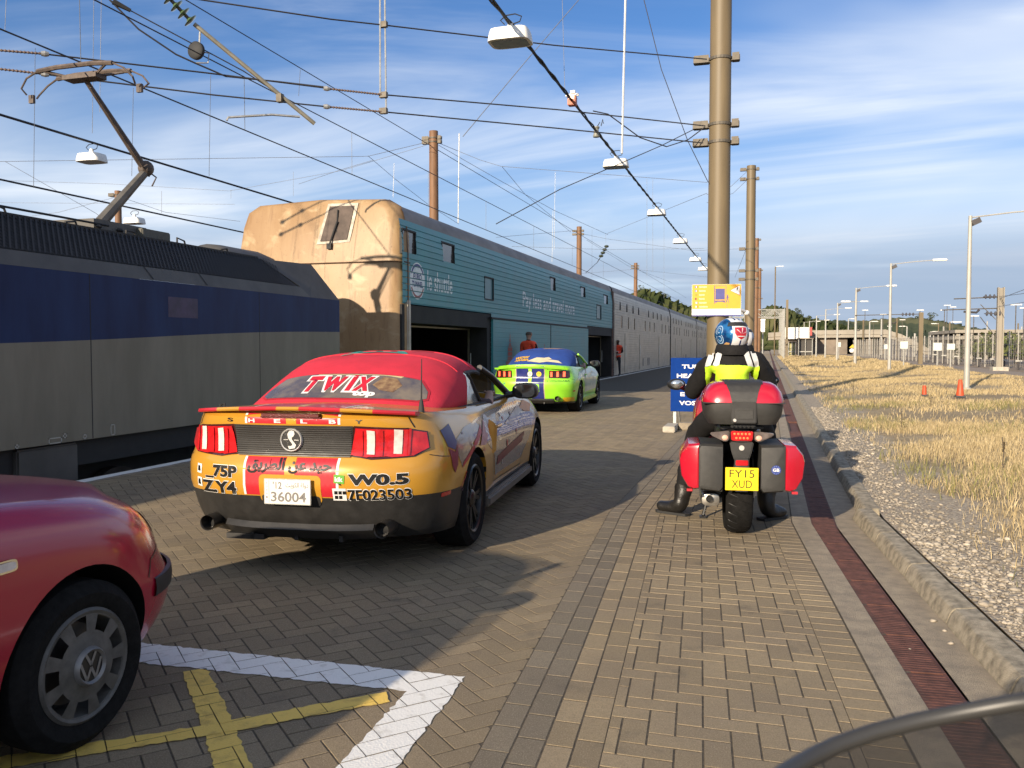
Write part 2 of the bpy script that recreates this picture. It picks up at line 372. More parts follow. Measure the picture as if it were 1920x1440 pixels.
def warp(x, y): return (x+shift(y), y)
def bevel_brick(poly, z0, top, inset, zt):
    """brick on a convex outline: recessed sides, chamfered top edge"""
    n = len(poly); cx = sum(p[0] for p in poly)/n; cy = sum(p[1] for p in poly)/n
    def ins(p, d):
        v = Vector((cx-p[0], cy-p[1])); l = v.length; v = v/l if l else v; return (p[0]+v.x*d*1.3, p[1]+v.y*d*1.3)
    vs = [(p[0], p[1], z0) for p in poly]+[(p[0], p[1], top-zt) for p in poly]+[ins(p, inset)+(top,) for p in poly]
    fs = [(i, (i+1) % n, n+(i+1) % n, n+i) for i in range(n)]+[(n+i, n+(i+1) % n, 2*n+(i+1) % n, 2*n+i) for i in range(n)]+[tuple(range(2*n, 3*n))]
    return vs, fs
def clip_x(poly, lo=None, hi=None):
    for lim, sg in ((lo, 1), (hi, -1)):
        if lim is None: continue
        out = []; n = len(poly)
        for i in range(n):
            a, b = poly[i], poly[(i+1) % n]; da, db = sg*(a[0]-lim), sg*(b[0]-lim)
            if da >= 0: out.append(a)
            if da*db < 0: t = da/(da-db); out.append((a[0]+(b[0]-a[0])*t, a[1]+(b[1]-a[1])*t))
        poly = out
        if len(poly) < 3: return []
    return poly
def area(p): return abs(sum(p[i][0]*p[(i+1) % len(p)][1]-p[(i+1) % len(p)][0]*p[i][1] for i in range(len(p))))/2
def herringbone(x0, x1, y0, y1, ang, a=.10, gap=.0038):
    """outlines of 2:1 bricks in herringbone bond, clipped to x0..x1"""
    ca, sa = math.cos(ang), math.sin(ang); out = []
    rad = int(max(y1-y0, x1-x0)/a)+8; cx, cy = (x0+x1)/2, (y0+y1)/2
    M_ = int(math.hypot(x1-x0, y1-y0)/2/a)+6
    for j in range(-M_, M_):
        for i in range(-M_, M_):
            k = (i-j) % 4
            if k == 0: r = (i, j, 2, 1)
            elif k == 2: r = (i, j-1, 1, 2)  # upright brick
            else: continue
            p = [(r[0]*a+gap, r[1]*a+gap), ((r[0]+r[2])*a-gap, r[1]*a+gap), ((r[0]+r[2])*a-gap, (r[1]+r[3])*a-gap), (r[0]*a+gap, (r[1]+r[3])*a-gap)]
            q = [(cx+u*ca-v*sa, cy+u*sa+v*ca) for u, v in p]
            my = sum(t[1] for t in q)/4; mx_ = sum(t[0] for t in q)/4
            if my < y0 or my > y1 or mx_ < x0-.2 or mx_ > x1+.2: continue
            q = clip_x(q, x0, x1)
            if len(q) >= 3 and area(q) > .0012: out.append(q)
    return out
def course(x0, x1, y0, y1, length, gap=.0038, stagger=0.):
    out = []; y = y0+stagger
    while y < y1: out.append([(x0+gap, y+gap), (x1-gap, y+gap), (x1-gap, y+length-gap), (x0+gap, y+length-gap)]); y += length
    return out
BRICKTOPS = []     # warped outlines near the painted marks
def pave(parent, fields, top_jit=.0006):
    """fields: (outlines, single-brick material, massed material); the 300 that show largest are objects"""
    allb = []
    for outl, mo, ms in fields:
        for q in outl:
            w = [warp(*p) for p in q]; my = sum(p[1] for p in w)/len(w); mx_ = sum(p[0] for p in w)/len(w)
            c = math.cos(YAW); s_ = math.sin(YAW); d = my*c-mx_*s_; lat = mx_*c+my*s_
            inview = d > 1.5 and abs(lat/d) < .6 and 1.42/d < .475
            allb.append((d if inview else 1e3+d, w, mo, ms))
    allb.sort(key=lambda t: t[0]); masses = {}
    for k, (d, w, mo, ms) in enumerate(allb):
        zt = random.uniform(-top_jit, top_jit); vs, fs = bevel_brick(w, -.03, zt, .0016, .0007)
        if min(p[1] for p in w) < 9: BRICKTOPS.append((w, zt))
        if k < 300:
            cx, cy = sum(p[0] for p in w)/len(w), sum(p[1] for p in w)/len(w)
            me = bpy.data.meshes.new('brick'); me.from_pydata([(v[0]-cx, v[1]-cy, v[2]) for v in vs], [], fs); me.materials.append(mo)
            link('brick', me, parent, (cx, cy, 0))
        else: masses.setdefault(ms.name, (MB(), ms))[0].add(vs, fs)
    for nm, (mb, ms) in masses.items():
        o = mb.build('brick_paving', ms, parent, weld=False); o['kind'] = 'stuff'
def strip(name, x0, x1, y0, y1, z, m, parent=None, step=.6):
    mb = MB(); ys = sorted(set(list(np.arange(y0, min(y1, 9), step))+[7.2]+list(np.arange(9, y1, 12 if y1 > 60 else 3))+[y1]))
    mb.grid([[(x0+shift(y), y, z), (x1+shift(y), y, z)] for y in ys]); return mb.build(name, m, parent)

road = structure(strip('road', -6.97, -1.065, -6, 320, -.0020, M_joint))
pave(road, [(herringbone(-6.55, -1.29, .6, 27, R(45)), M_brick, M_brickS),
            (course(-6.76, -6.55, .6, 27, .105), M_brick, M_brickS)])
road_far = structure(strip('road_surface', -6.76, -1.07, 27, 320, -.003, mat('far paving', (.275,.222,.142), .85, var=.15, scale=2, bump=.3, bscale=20)))
lane = structure(strip('motorcycle_lane_pavement', -1.29, .375, -6, 60, -.0024, M_joint))
pave(lane, [(course(-1.29, -1.18, .6, 22, .2), M_brickD, M_brickDS), (course(-1.18, -1.07, .6, 22, .2, stagger=-.07), M_brickD, M_brickDS), (course(-1.07, -.965, .6, 22, .2, stagger=-.1), M_brickL, M_brickLS),
            (course(-.965, -.86, .6, 22, .2, stagger=-.03), M_brickL, M_brickLS), (herringbone(-.86, .03, .6, 22, R(0)), M_brickL, M_brickLS), (course(.03, .20, .6, 22, .105), M_brickL, M_brickLS)])
lane_far = structure(strip('lane_surface', -1.29, .20, 22, 300, -.004, mat('far lane paving', (.305,.24,.150), .85, var=.15, scale=2)))
# concrete gutter strip, iron drain channel, apron, kerb
gut = structure(strip('gutter_pavement', .205, .35, -6, 300, .002, M_conc))
structure(strip('apron_pavement', .5375, .755, -6, 300, -.006, M_conc)); structure(strip('channel_pavement', .345, .54, -6, 300, -.03, M_grate))
dr = thing('drain_channel', 'long rust brown iron drain grating set in the concrete beside the kerb', 'drain', (0, 0, 0)); 
def grate_mesh(l, x0=.348, x1=.5385):
    mb = MB(); y = 0.
    mb.box(x0, x1, 0, l-.004, -.028, -.010); mb.box(x0, x0+.014, 0, l-.004, -.010, 0); mb.box(x1-.014, x1, 0, l-.004, -.010, 0)
    while y < l-.02: mb.box(x0+.014, x1-.014, y, y+.0225, -.008, -.0012); y += .0285
    return mb.mesh('grate', M_grate, weld=False)
gm = grate_mesh(.5); y = 1.0; k = 0
while y < 40:
    if not (14.9 < y < 16.6 or 24.2 < y < 25.3):
        o = link('grate', gm, dr, (shift(y+.25), y, random.uniform(-.001, .001)), (0, 0, math.atan(.075) if y < 7. else 0)); k += 1
    y += .5
mb = MB()
for a, b in ((40, 58), (60, 90), (92, 140)): mb.box(.352, .533, a, b, -.02, -.001)
mb.build('far_grating', M_grate, dr)['kind'] = 'stuff'
kerb = thing('kerb', 'weathered grey concrete kerb with rounded edge between drain and gravel', 'kerb', (0, 0, 0))
def kerb_mesh(l, seed):
    mb = MB(); rr = random.Random(seed); rows = []; n = max(3, int(l/.12))
    prof = [(.0, -.05), (.0, .0), (.020, .050), (.032, .072), (.048, .082), (.138, .090), (.150, .083), (.155, -.05)]
    for i in range(n+1):
        y = .006+(l-.012)*i/n; e = (.006 if i in (0, n) else 0)
        rows.append([(p[0]+rr.uniform(-.0015, .0015)+(e if k < 4 else 0), y, p[1]+(rr.uniform(-.0018, .0018) if k > 0 else 0)-(e if 2 < k < 6 else 0)) for k, p in enumerate(prof)])
    mb.grid(rows); mb.add(rows[0], [tuple(range(len(prof)))]); mb.add(rows[-1], [tuple(range(len(prof)))[::-1]])
    return mb.mesh('kerb_stone', M_kerb, smooth=24)
kms = [kerb_mesh(.92, i) for i in range(4)]; y = .2
while y < 55:
    link('kerb_stone', kms[int(y*7) % 4], kerb, (.745+shift(y+.46), y, 0), (0, 0, math.atan(.075) if y < 7 else 0)); y += .92
mb = MB(); mb.box(.745, .90, y, 300, -.05, .105); mb.build('far_kerb', M_kerb, kerb)

# platform edge: white line, dark flagstones; the track bed beyond
mb = MB(); mb.box(-7.0, -6.765, -6, 320, -.9, .004); structure(mb.build('platform_edge_pavement', M_conc))
def worn(poly, amp, step):
    out = []
    for i in range(len(poly)):
        a, b = Vector(poly[i]), Vector(poly[(i+1) % len(poly)]); l = (b-a).length; n = max(1, int(l/step)); t = (b-a)/l; q = Vector((-t.y, t.x))
        for k in range(n): out.append(tuple(a+(b-a)*(k/n)+q*(random.uniform(-amp, amp) if k else 0)))
    return out
mb = MB(); rows = []
for y in list(np.arange(-2, 30, .25))+list(np.arange(30, 320, 10)): rows.append([(-6.975+random.uniform(0, .012), y, .0085), (-6.815+random.uniform(-.025, .015), y, .0085)])
mb.grid(rows); structure(mb.build('platform_line_marking', M_white))
# painted corner box on the paving, broken at the brick joints
def clip_convex(sub, cl):
    s = sum((cl[(i+1) % len(cl)][0]-cl[i][0])*(cl[(i+1) % len(cl)][1]+cl[i][1]) for i in range(len(cl)))
    cl = cl[::-1] if s > 0 else cl
    out = sub
    for i in range(len(cl)):
        a, b = cl[i], cl[(i+1) % len(cl)]; inp, out = out, []
        if not inp: return []
        def sd(p): return (b[0]-a[0])*(p[1]-a[1])-(b[1]-a[1])*(p[0]-a[0])
        for k in range(len(inp)):
            p, q = inp[k], inp[(k+1) % len(inp)]; dp, dq = sd(p), sd(q)
            if dp >= 0: out.append(p)
            if dp*dq < 0: t = dp/(dp-dq); out.append((p[0]+(q[0]-p[0])*t, p[1]+(q[1]-p[1])*t))
    return out
def paint(name, polys, m):
    mb = MB()
    for pi_, poly in enumerate(polys):
        xs = [p[0] for p in poly]; ys = [p[1] for p in poly]
        for w, zt in BRICKTOPS:
            if max(p[0] for p in w) < min(xs) or min(p[0] for p in w) > max(xs) or max(p[1] for p in w) < min(ys) or min(p[1] for p in w) > max(ys): continue
            c = clip_convex(poly, [(p[0]+(sum(q[0] for q in w)/len(w)-p[0])*-.028, p[1]+(sum(q[1] for q in w)/len(w)-p[1])*-.028) for p in w])
            if len(c) >= 3 and area(c) > 2e-5: mb.add([(p[0], p[1], zt+.0035+.0015*pi_) for p in c], [tuple(range(len(c)))])
    return structure(mb.build(name, m, weld=False))
def gpt(px, py): q = unproj(px, py, 'z', 0); return (q.x, q.y)
wh = [gpt(240, 1204), gpt(872, 1270), gpt(743, 1440), gpt(690, 1510), gpt(565, 1510), gpt(630, 1440), gpt(763, 1297), gpt(240, 1241)]
paint('white_marking', [worn(wh, .008, .028)], M_white)
ye1 = [gpt(343, 1261), gpt(388, 1254), gpt(425, 1328), gpt(478, 1455), gpt(405, 1455), gpt(383, 1372)]
ye2 = [gpt(-40, 1428), gpt(380, 1362), gpt(724, 1299), gpt(731, 1318), gpt(440, 1372), gpt(-40, 1452)]
paint('yellow_marking', [worn(ye1, .007, .026), worn(ye2, .007, .026)], M_yellow)

# verge: gravel, dry grass, paths, the wide yard to the right
def vz(x, y): return .074+.035*math.sin(.55*x+.21*y)*min(1, max(0, (x-1.6)/2))+.05*math.sin(.23*x-.4*y+1)*min(1, max(0, (x-1.6)/3))+min(.35, max(0, x-1.5)*.02)
def ground_mat():
    m, nt, b = new_mat('dry verge soil'); N = nt.nodes; L = nt.links
    geo = N.new('ShaderNodeNewGeometry'); sep = N.new('ShaderNodeSeparateXYZ'); L.new(geo.outputs['Position'], sep.inputs[0])
    def noise(sc, det=5):
        n = N.new('ShaderNodeTexNoise'); n.inputs['Scale'].default_value = sc; n.inputs['Detail'].default_value = det; L.new(geo.outputs['Position'], n.inputs['Vector']); return n.outputs['Fac']
    def ramp(f, a, c, lo=0., hi=1.):
        r = N.new('ShaderNodeMapRange'); r.inputs['From Min'].default_value = a; r.inputs['From Max'].default_value = c; r.inputs['To Min'].default_value = lo; r.inputs['To Max'].default_value = hi; L.new(f, r.inputs['Value']); return r.outputs[0]
    def mix(f, a, c):
        x = N.new('ShaderNodeMix'); x.data_type = 'RGBA'
        for k, v in (('Factor', f), ('A', a), ('B', c)):
            if isinstance(v, tuple): x.inputs[k].default_value = v+(1,)
            else: L.new(v, x.inputs[k])
        return x.outputs['Result']
    c = mix(ramp(noise(.5), .38, .62), (.40,.315,.185), (.29,.22,.125))
    c = mix(ramp(noise(.22, 4), .55, .66, 0, .75), c, (.19,.175,.085))
    c = mix(ramp(noise(9, 6), .4, .65, 0, .6), c, (.17,.12,.065))
    x_ = N.new('ShaderNodeMath'); x_.operation = 'ADD'; L.new(sep.outputs['X'], x_.inputs[0])
    L.new(ramp(noise(1.3), .3, .7, -.45, .45), x_.inputs[1])
    gr = mix(ramp(noise(45, 3), .4, .6), (.42,.36,.27), (.24,.195,.145))
    c = mix(ramp(x_.outputs[0], 1.85, 1.55), c, gr)
    L.new(c, b.inputs['Base Color']); b.inputs['Roughness'].default_value = .95
    bp = N.new('ShaderNodeBump'); bp.inputs['Distance'].default_value = .03; L.new(noise(26, 6), bp.inputs['Height']); L.new(bp.outputs[0], b.inputs['Normal'])
    return m
M_verge = ground_mat()
mb = MB(); xs = [.885, 1.0, 1.2, 1.5]+list(np.arange(1.8, 9.5, .35)); ys = list(np.arange(-6, 40, .4))+list(np.arange(40, 130, 3))+[200, 400]
mb.grid([[((x+shift(y)*(1 if x < 1.4 else .4)), y, vz(x, y)) for x in xs] for y in ys]); structure(mb.build('verge_ground', M_verge, smooth=60))
M_path = mat('pinkish gravel', (.30,.245,.19), .95, col2=(.22,.175,.135), scale=1.2, bump=.6, bscale=30, detail=9)
mb = MB(); xs = [9.0, 9.6, 10.4, 11.2, 12]; mb.grid([[(x+ (0 if i else -.0), y, .20+(.02 if 0 < i < 4 else -.03)) for i, x in enumerate(xs)] for y in np.arange(-6, 400, 6)]); 
structure(mb.build('gravel_path', M_path))
M_soil = mat('brown yard soil', (.20,.155,.11), .95, col2=(.27,.20,.13), scale=.25, bump=.5, bscale=8, detail=9)
mb = MB(); mb.grid([[(x, y, .19) for x in (11.8, 30, 80, 400, 1600)] for y in (-300, -6, 60, 200, 600, 2400)]); structure(mb.build('yard_ground', M_soil))
M_tarmac = mat('pale service road', (.25,.205,.175), .9, col2=(.19,.16,.14), scale=1, bump=.3, bscale=30)
mb = MB(); mb.grid([[(15.5, y, .205), (21.5, y, .205)] for y in (-10, 40, 100, 200, 420)]); structure(mb.build('service_road', M_tarmac))
M_ballast = mat('track ballast', (.14,.115,.095), .95, col2=(.07,.06,.05), scale=14, bump=1, bscale=25)
mb = MB(); mb.grid([[(x, y, -1.12) for x in (-1700, -300, -60, -6.9)] for y in (-400, -40, 0, 40, 120, 400, 2400)]); structure(mb.build('trackbed_ground', M_ballast))
mb = MB(); mb.grid([[(-6.95, y, -.45), (9.2, y, -.45)] for y in (-60, 0, 400)]); structure(mb.build('terrain', M_soil))
mb = MB(); mb.grid([[(-1700, y, -1.3), (2500, y, -1.3)] for y in (-2000, 0, 2000, 4500)]); structure(mb.build('ground', M_soil))

# loose stones behind the kerb
def ico_stones(n, gen, sizes):
    base = bmesh.new(); bmesh.ops.create_icosphere(base, subdivisions=1, radius=1); bv = np.array([v.co[:] for v in base.verts]); bf = np.array([[v.index for v in f.verts] for f in base.faces]); base.free()
    V = []; F_ = []
    for k in range(n):
        x, y, z = gen(); s = sizes(); j = bv*(1+RNG.uniform(-.42, .42, bv.shape)); j = j*np.array([s*random.uniform(.8, 1.5), s*random.uniform(.8, 1.3), s*random.uniform(.45, .75)])
        a = random.uniform(0, 6.3); ca, sa = math.cos(a), math.sin(a); j = np.stack([j[:, 0]*ca-j[:, 1]*sa, j[:, 0]*sa+j[:, 1]*ca, j[:, 2]], 1)+np.array([x, y, z+s*.15])
        F_.append(bf+k*len(bv)); V.append(j)
    return np.concatenate(V), np.concatenate(F_)
def np_mesh(name, V, F_, m, smooth=False):
    me = bpy.data.meshes.new(name); nv, nf = len(V), len(F_); k = F_.shape[1]
    me.vertices.add(nv); me.vertices.foreach_set('co', np.ascontiguousarray(V, np.float32).ravel())
    me.loops.add(nf*k); me.loops.foreach_set('vertex_index', F_.ravel().astype(np.int32)); me.polygons.add(nf); me.polygons.foreach_set('loop_start', np.arange(0, nf*k, k, dtype=np.int32))
    me.update(calc_edges=True); me.validate(); me.materials.append(m)
    if smooth: me.polygons.foreach_set('use_smooth', [True]*nf)
    return me
M_stone = mat('pale flint gravel', (.41,.36,.285), .9, col2=(.23,.195,.15), scale=12, lo=.3, hi=.7, bump=.4, island=.35)
def gen_st():
    y = random.uniform(2.2, 7) if random.random() < .5 else random.uniform(7, 20)
    w = 1.05 if y < 8 else .8
    x = .905+shift(y)+abs(random.gauss(0, .33))*w; return (x, y, vz(x, y)+.004)
V_, F_ = ico_stones(11000, gen_st, lambda: min(.026, random.lognormvariate(math.log(.0058), .62)))
o = link('gravel', np_mesh('gravel', V_, F_, M_stone)); tag(o, 'pale loose flint gravel along the back of the kerb', 'gravel', kind='stuff')
for k, (px, py, s) in enumerate([(1750, 1163, .022), (1771, 1181, .011), (1783, 1205, .012), (1706, 1216, .010)]):
    g = unproj(px, py, 'z', 0); v_, f_ = ico_stones(1, lambda: (0, 0, 0), lambda: s)
    lab = ['largest pale stone lying on the concrete apron below the kerb', 'small pale stone on the concrete apron just beyond the largest stone', 'small pale stone lying against the foot of the kerb', 'tiny pale stone on the apron nearest the drain grating'][k]
    tag(link('stone', np_mesh('stone', v_, f_, M_stone), None, (g.x, g.y, -.005)), lab, 'stone', 'loose stones on the apron')

# dry grass
def grass_mat(name, c1, c2, c3):
    m, nt, b = new_mat(name); N = nt.nodes; L = nt.links
    g = N.new('ShaderNodeNewGeometry'); r = N.new('ShaderNodeValToRGB'); L.new(g.outputs['Random Per Island'], r.inputs[0])
    r.color_ramp.elements[0].color = c1+(1,); r.color_ramp.elements[1].color = c2+(1,); e = r.color_ramp.elements.new(.55); e.color = c3+(1,)
    L.new(r.outputs[0], b.inputs['Base Color']); b.inputs['Roughness'].default_value = .8; b.inputs['Subsurface Weight'].default_value = 0
    return m
M_straw = grass_mat('straw grass', (.29,.215,.105), (.56,.45,.26), (.43,.335,.175)); M_green = grass_mat('green grass', (.13,.125,.035), (.26,.22,.08), (.17,.17,.05))
def blades(n, gx, gy, hmin, hmax, w, keep, bend=.5, zf=vz):
    x = gx(n); y = gy(n); k = keep(x, y); x, y = x[k], y[k]; n = len(x)
    z = np.array([zf(a, b) for a, b in zip(x, y)]); h = RNG.uniform(hmin, hmax, n); a = RNG.uniform(0, 6.283, n); b = RNG.uniform(0, 6.283, n)
    lean = RNG.uniform(.1, 1, n)*bend*h; dx, dy = np.cos(a)*w*h/hmax, np.sin(a)*w*h/hmax
    mx_, my_ = x+np.cos(b)*lean*.35, y+np.sin(b)*lean*.35; tx, ty = x+np.cos(b)*lean, y+np.sin(b)*lean
    V = np.stack([np.stack([x-dx, y-dy, z-.01], 1), np.stack([x+dx, y+dy, z-.01], 1), np.stack([mx_+dx*.7, my_+dy*.7, z+h*.6], 1), np.stack([mx_-dx*.7, my_-dy*.7, z+h*.6], 1), np.stack([tx, ty, z+h], 1)], 1).reshape(-1, 3)
    i = np.arange(n)[:, None]*5; F_ = np.concatenate([i+np.array([[0, 1, 2]]), i+np.array([[0, 2, 3]]), i+np.array([[3, 2, 4]])])
    return V, F_
def pat(x, y, s, ph): return np.sin(x*1.7*s+ph)+np.sin(y*1.1*s-ph*2)+np.sin((x+y)*.9*s+ph*3)+np.sin((x-.7*y)*2.3*s)
def edge(x, y): return x > 1.08+.05*np.maximum(0, 9-y)+.28*pat(x*0, y, 1.3, 2.)*.5+RNG.exponential(.32, len(x))
V1, F1 = blades(150000, lambda n: RNG.uniform(1.3, 7.5, n), lambda n: 3+RNG.power(1.2, n)*13, .012, .095, .0034, lambda x, y: edge(x, y) & (pat(x, y, 1.6, .4) > -.9+RNG.normal(0, .9, len(x))) & (x < .62*y+1.5) & (x > .2*y-2), .9)
V2, F2 = blades(150000, lambda n: RNG.uniform(1.2, 9.2, n), lambda n: 14+RNG.power(1.3, n)*36, .012, .09, .007, lambda x, y: edge(x+.25, y) & (pat(x, y, 1., 1.4) > -.5+RNG.normal(0, .9, len(x))), .9)
V3, F3 = blades(60000, lambda n: RNG.uniform(1.2, 9.2, n), lambda n: 48+RNG.power(1.1, n)*75, .05, .18, .018, lambda x, y: pat(x, y, .5, 1.) > -.4+RNG.normal(0, .6, len(x)), .9)
Vs = np.concatenate([V1, V2, V3]); Fs = np.concatenate([F1, F2+len(V1), F3+len(V1)+len(V2)])
tag(link('grass', np_mesh('grass', Vs, Fs, M_straw)), 'dry straw coloured grass covering the verge right of the gravel', 'grass', kind='stuff')
V1, F1 = blades(26000, lambda n: RNG.uniform(1.25, 8, n), lambda n: 3.5+RNG.power(1.2, n)*20, .03, .15, .005, lambda x, y: edge(x+.15, y) & (pat(x, y, 1.1, 5.1) > 1.0+RNG.normal(0, .5, len(x))) & (x < .62*y+1.5), 1.)
tag(link('grass', np_mesh('green_grass', V1, F1, M_green)), 'low green tufts growing among the dry grass', 'grass', kind='stuff')
# ------------------------------------------------------------------ shuttle train
TX = -7.0
M_teal = mat('teal painted cladding', (.060,.255,.285), .45, var=.10, scale=1.4, bump=.15, bscale=9, detail=8, rvar=.1)
M_steelclad = mat('dull stainless cladding', (.52,.465,.385), .42, metal=.35, col2=(.36,.315,.25), scale=1.1, stretch=(1, 1, 2.5), detail=8, rvar=.12)
M_roofgrey = mat('grimy grey roof', (.27,.245,.22), .6, col2=(.17,.15,.135), scale=2.2, stretch=(1, .4, 1), detail=9, bump=.2, bscale=20)
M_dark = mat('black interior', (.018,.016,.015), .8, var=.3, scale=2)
M_rubber = mat('black rubber', (.02,.02,.02), .7)
M_winglass = mat('dark window glass', (.075,.07,.066), .12, var=.2, scale=4, coat=.4)
M_whiteprint = mat('white print', (.82,.84,.83), .5, col2=(.58,.64,.65), scale=5, detail=8)
M_redprint = mat('faded red print', (.40,.09,.075), .5, col2=(.22,.12,.11), scale=5, detail=8)
M_blueprint = mat('navy print', (.04,.06,.20), .5)
M_galv = mat('galvanised steel', (.42,.42,.40), .5, metal=.5, var=.2, scale=12)
def dirty_front():
    m, nt, b = new_mat('sooty cream front'); N = nt.nodes; L = nt.links; tc = N.new('ShaderNodeTexCoord')
    def noise(sc, st, det=8):
        mp = N.new('ShaderNodeMapping'); mp.inputs['Scale'].default_value = st; L.new(tc.outputs['Object'], mp.inputs[0])
        n = N.new('ShaderNodeTexNoise'); n.inputs['Scale'].default_value = sc; n.inputs['Detail'].default_value = det; n.inputs['Distortion'].default_value = .5; L.new(mp.outputs[0], n.inputs['Vector']); return n.outputs['Fac']
    def mixr(f, a, c, lo, hi, t):
        r = N.new('ShaderNodeMapRange'); r.inputs['From Min'].default_value = lo; r.inputs['From Max'].default_value = hi; r.inputs['To Max'].default_value = t; L.new(f, r.inputs['Value'])
        x = N.new('ShaderNodeMix'); x.data_type = 'RGBA'; L.new(r.outputs[0], x.inputs['Factor'])
        for k, v in (('A', a), ('B', c)):
            if isinstance(v, tuple): x.inputs[k].default_value = v+(1,)
            else: L.new(v, x.inputs[k])
        return x.outputs['Result']
    c = mixr(noise(1.6, (1, 1, .45)), (.36,.235,.115), (.285,.17,.075), .35, .65, 1)
    c = mixr(noise(7, (1.6, 1, .22)), c, (.17,.09,.04), .54, .76, .6)
    c = mixr(noise(2.6, (1, 1, 1.3)), c, (.50,.38,.22), .54, .70, .6)
    c = mixr(noise(30, (1, 1, .6)), c, (.14,.075,.035), .62, .76, .7)
    L.new(c, b.inputs['Base Color']); b.inputs['Roughness'].default_value = .5
    bp = N.new('ShaderNodeBump'); bp.inputs['Strength'].default_value = .25; bp.inputs['Distance'].default_value = .02; L.new(noise(3, (1, 1, .6)), bp.inputs['Height']); L.new(bp.outputs[0], b.inputs['Normal'])
    return m
M_front = dirty_front()
RZ0, PITCH_R = .055, .128
def ribbed(mb, x, y0, y1, z0, z1, holes, pitch=PITCH_R, depth=.014, sgn=1, lean=None):
    """horizontally grooved cladding in the plane x, with rectangular holes (ya, yb, za, zb)"""
    ys = sorted({y0, y1, *[h[0] for h in holes], *[h[1] for h in holes]})
    for ya, yb in zip(ys[:-1], ys[1:]):
        if yb-ya < 1e-4: continue
        spans = [(z0, z1)]
        for h in holes:
            if h[0] < (ya+yb)/2 < h[1]:
                n = []
                for a, b in spans:
                    if h[2] > a: n.append((a, min(b, h[2])))
                    if h[3] < b: n.append((max(a, h[3]), b))
                spans = [q for q in n if q[1]-q[0] > 1e-3]
        for a, b in spans:
            zs = [a]; k = math.ceil((a-.012)/pitch)
            while k*pitch < b-.012:
                zc = k*pitch
                if zc-.012 > a: zs += [zc-.013, (zc-.004, 1), (zc+.004, 1), zc+.013]
                k += 1
            zs.append(b)
            fx = (lambda z: x-(lean(z) if lean else 0)) if sgn > 0 else (lambda z: x)
            row = [[((fx(z[0])-sgn*depth, yy, z[0]) if isinstance(z, tuple) else (fx(z), yy, z)) for z in zs] for yy in (ya, yb)]
            mb.grid(row)
LEAN = lambda z: max(0, z-3.45)**1.6*.22
def wagon(y0, y1, holes, m_side, front=False, left=True):
    """body shell of a shuttle wagon between y0 and y1"""
    t = thing('shuttle_wagon', 'x', 'train wagon', (TX, y0, 0), group='shuttle wagons coupled in a row'); l = y1-y0
    mb = MB(); h2 = [(a-y0, b-y0, c, d) for a, b, c, d in holes]; ribbed(mb, 0, 0 if not front else .42, l, RZ0, 3.98, h2, lean=LEAN)
    mb.build('side_cladding', m_side, t, weld=False)
    x4 = -LEAN(3.98); W = 3.86
    prof = [(x4, 3.98), (x4-.04, 4.14), (x4-.14, 4.28), (x4-.38, 4.37), (-1.2, 4.42), (-W/2, 4.44), (-W+1.2, 4.42), (-W-x4+.38, 4.37), (-W-x4+.14, 4.28), (-W-x4+.04, 4.14), (-W-x4, 3.98)]
    mb = MB(); mb.grid([[(p[0], yy, p[1]) for p in prof] for yy in [(.42 if front else .02)]+list(np.linspace(1.2, l-.02, 9))]); mb.build('roof', M_roofgrey, t, smooth=40)
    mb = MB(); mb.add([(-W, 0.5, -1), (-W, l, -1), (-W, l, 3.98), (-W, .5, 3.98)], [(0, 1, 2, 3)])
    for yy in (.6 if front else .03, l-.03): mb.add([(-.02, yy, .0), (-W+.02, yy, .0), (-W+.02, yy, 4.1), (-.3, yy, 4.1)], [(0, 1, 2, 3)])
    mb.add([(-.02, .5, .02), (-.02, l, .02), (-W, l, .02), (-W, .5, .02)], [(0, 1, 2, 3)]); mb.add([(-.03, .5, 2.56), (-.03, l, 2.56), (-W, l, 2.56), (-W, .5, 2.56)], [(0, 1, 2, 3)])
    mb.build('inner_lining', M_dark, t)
    mb = MB(); mb.box(-.09, -.02, .03, l-.03, -.75, RZ0-.004); mb.build('solebar', M_rubber, t)
    return t
W1a, W1b = 15.64, 39.88
tw = lambda px, py: unproj(px, py, 'x', TX)
d1 = (tw(757, 600).y, tw(921, 600).y); d2 = (tw(1101, 620).y, tw(1149, 620).y)
wins = [((757, 430), (781, 478)), ((831, 455), (853, 495)), ((909, 520), (925, 562)), ((1033, 520), (1042, 546)), ((1090, 538), (1098, 558)), ((1133, 553), (1140, 571)), ((1119, 572), (1127, 598))]
W = []
for a, b in wins:
    ya, yb = tw(a[0], a[1]).y, tw(b[0], b[1]).y; zb = tw(*a).z; za = tw(*b).z; W.append((ya, yb, za, zb))
DZ = 2.27
teal = wagon(W1a, W1b, [(d1[0]-.05, d1[1], .0, DZ+.02), (d2[0], d2[1]-.1, .0, DZ)]+W, M_teal, front=True)
teal['label'] = 'teal ribbed shuttle wagon with sooty cream end and two open loading doors'
for i, (ya, yb, za, zb) in enumerate(W):
    mb = MB(); f = .035; o_ = LEAN(zb)*.8
    ya -= W1a; yb -= W1a
    for q in ((ya-f, yb+f, zb, zb+f), (ya-f, yb+f, za-f, za), (ya-f, ya, za, zb), (yb, yb+f, za, zb)): mb.box(-.05-o_, .008-o_, *q)
    w = mb.build('window', M_rubber, teal); mb = MB(); mb.box(-.045-o_, -.025-o_, ya, yb, za, zb); mb.build('pane', M_winglass if i != 2 and i != 6 else mat('teal blind', (.05,.16,.18), .3), w)
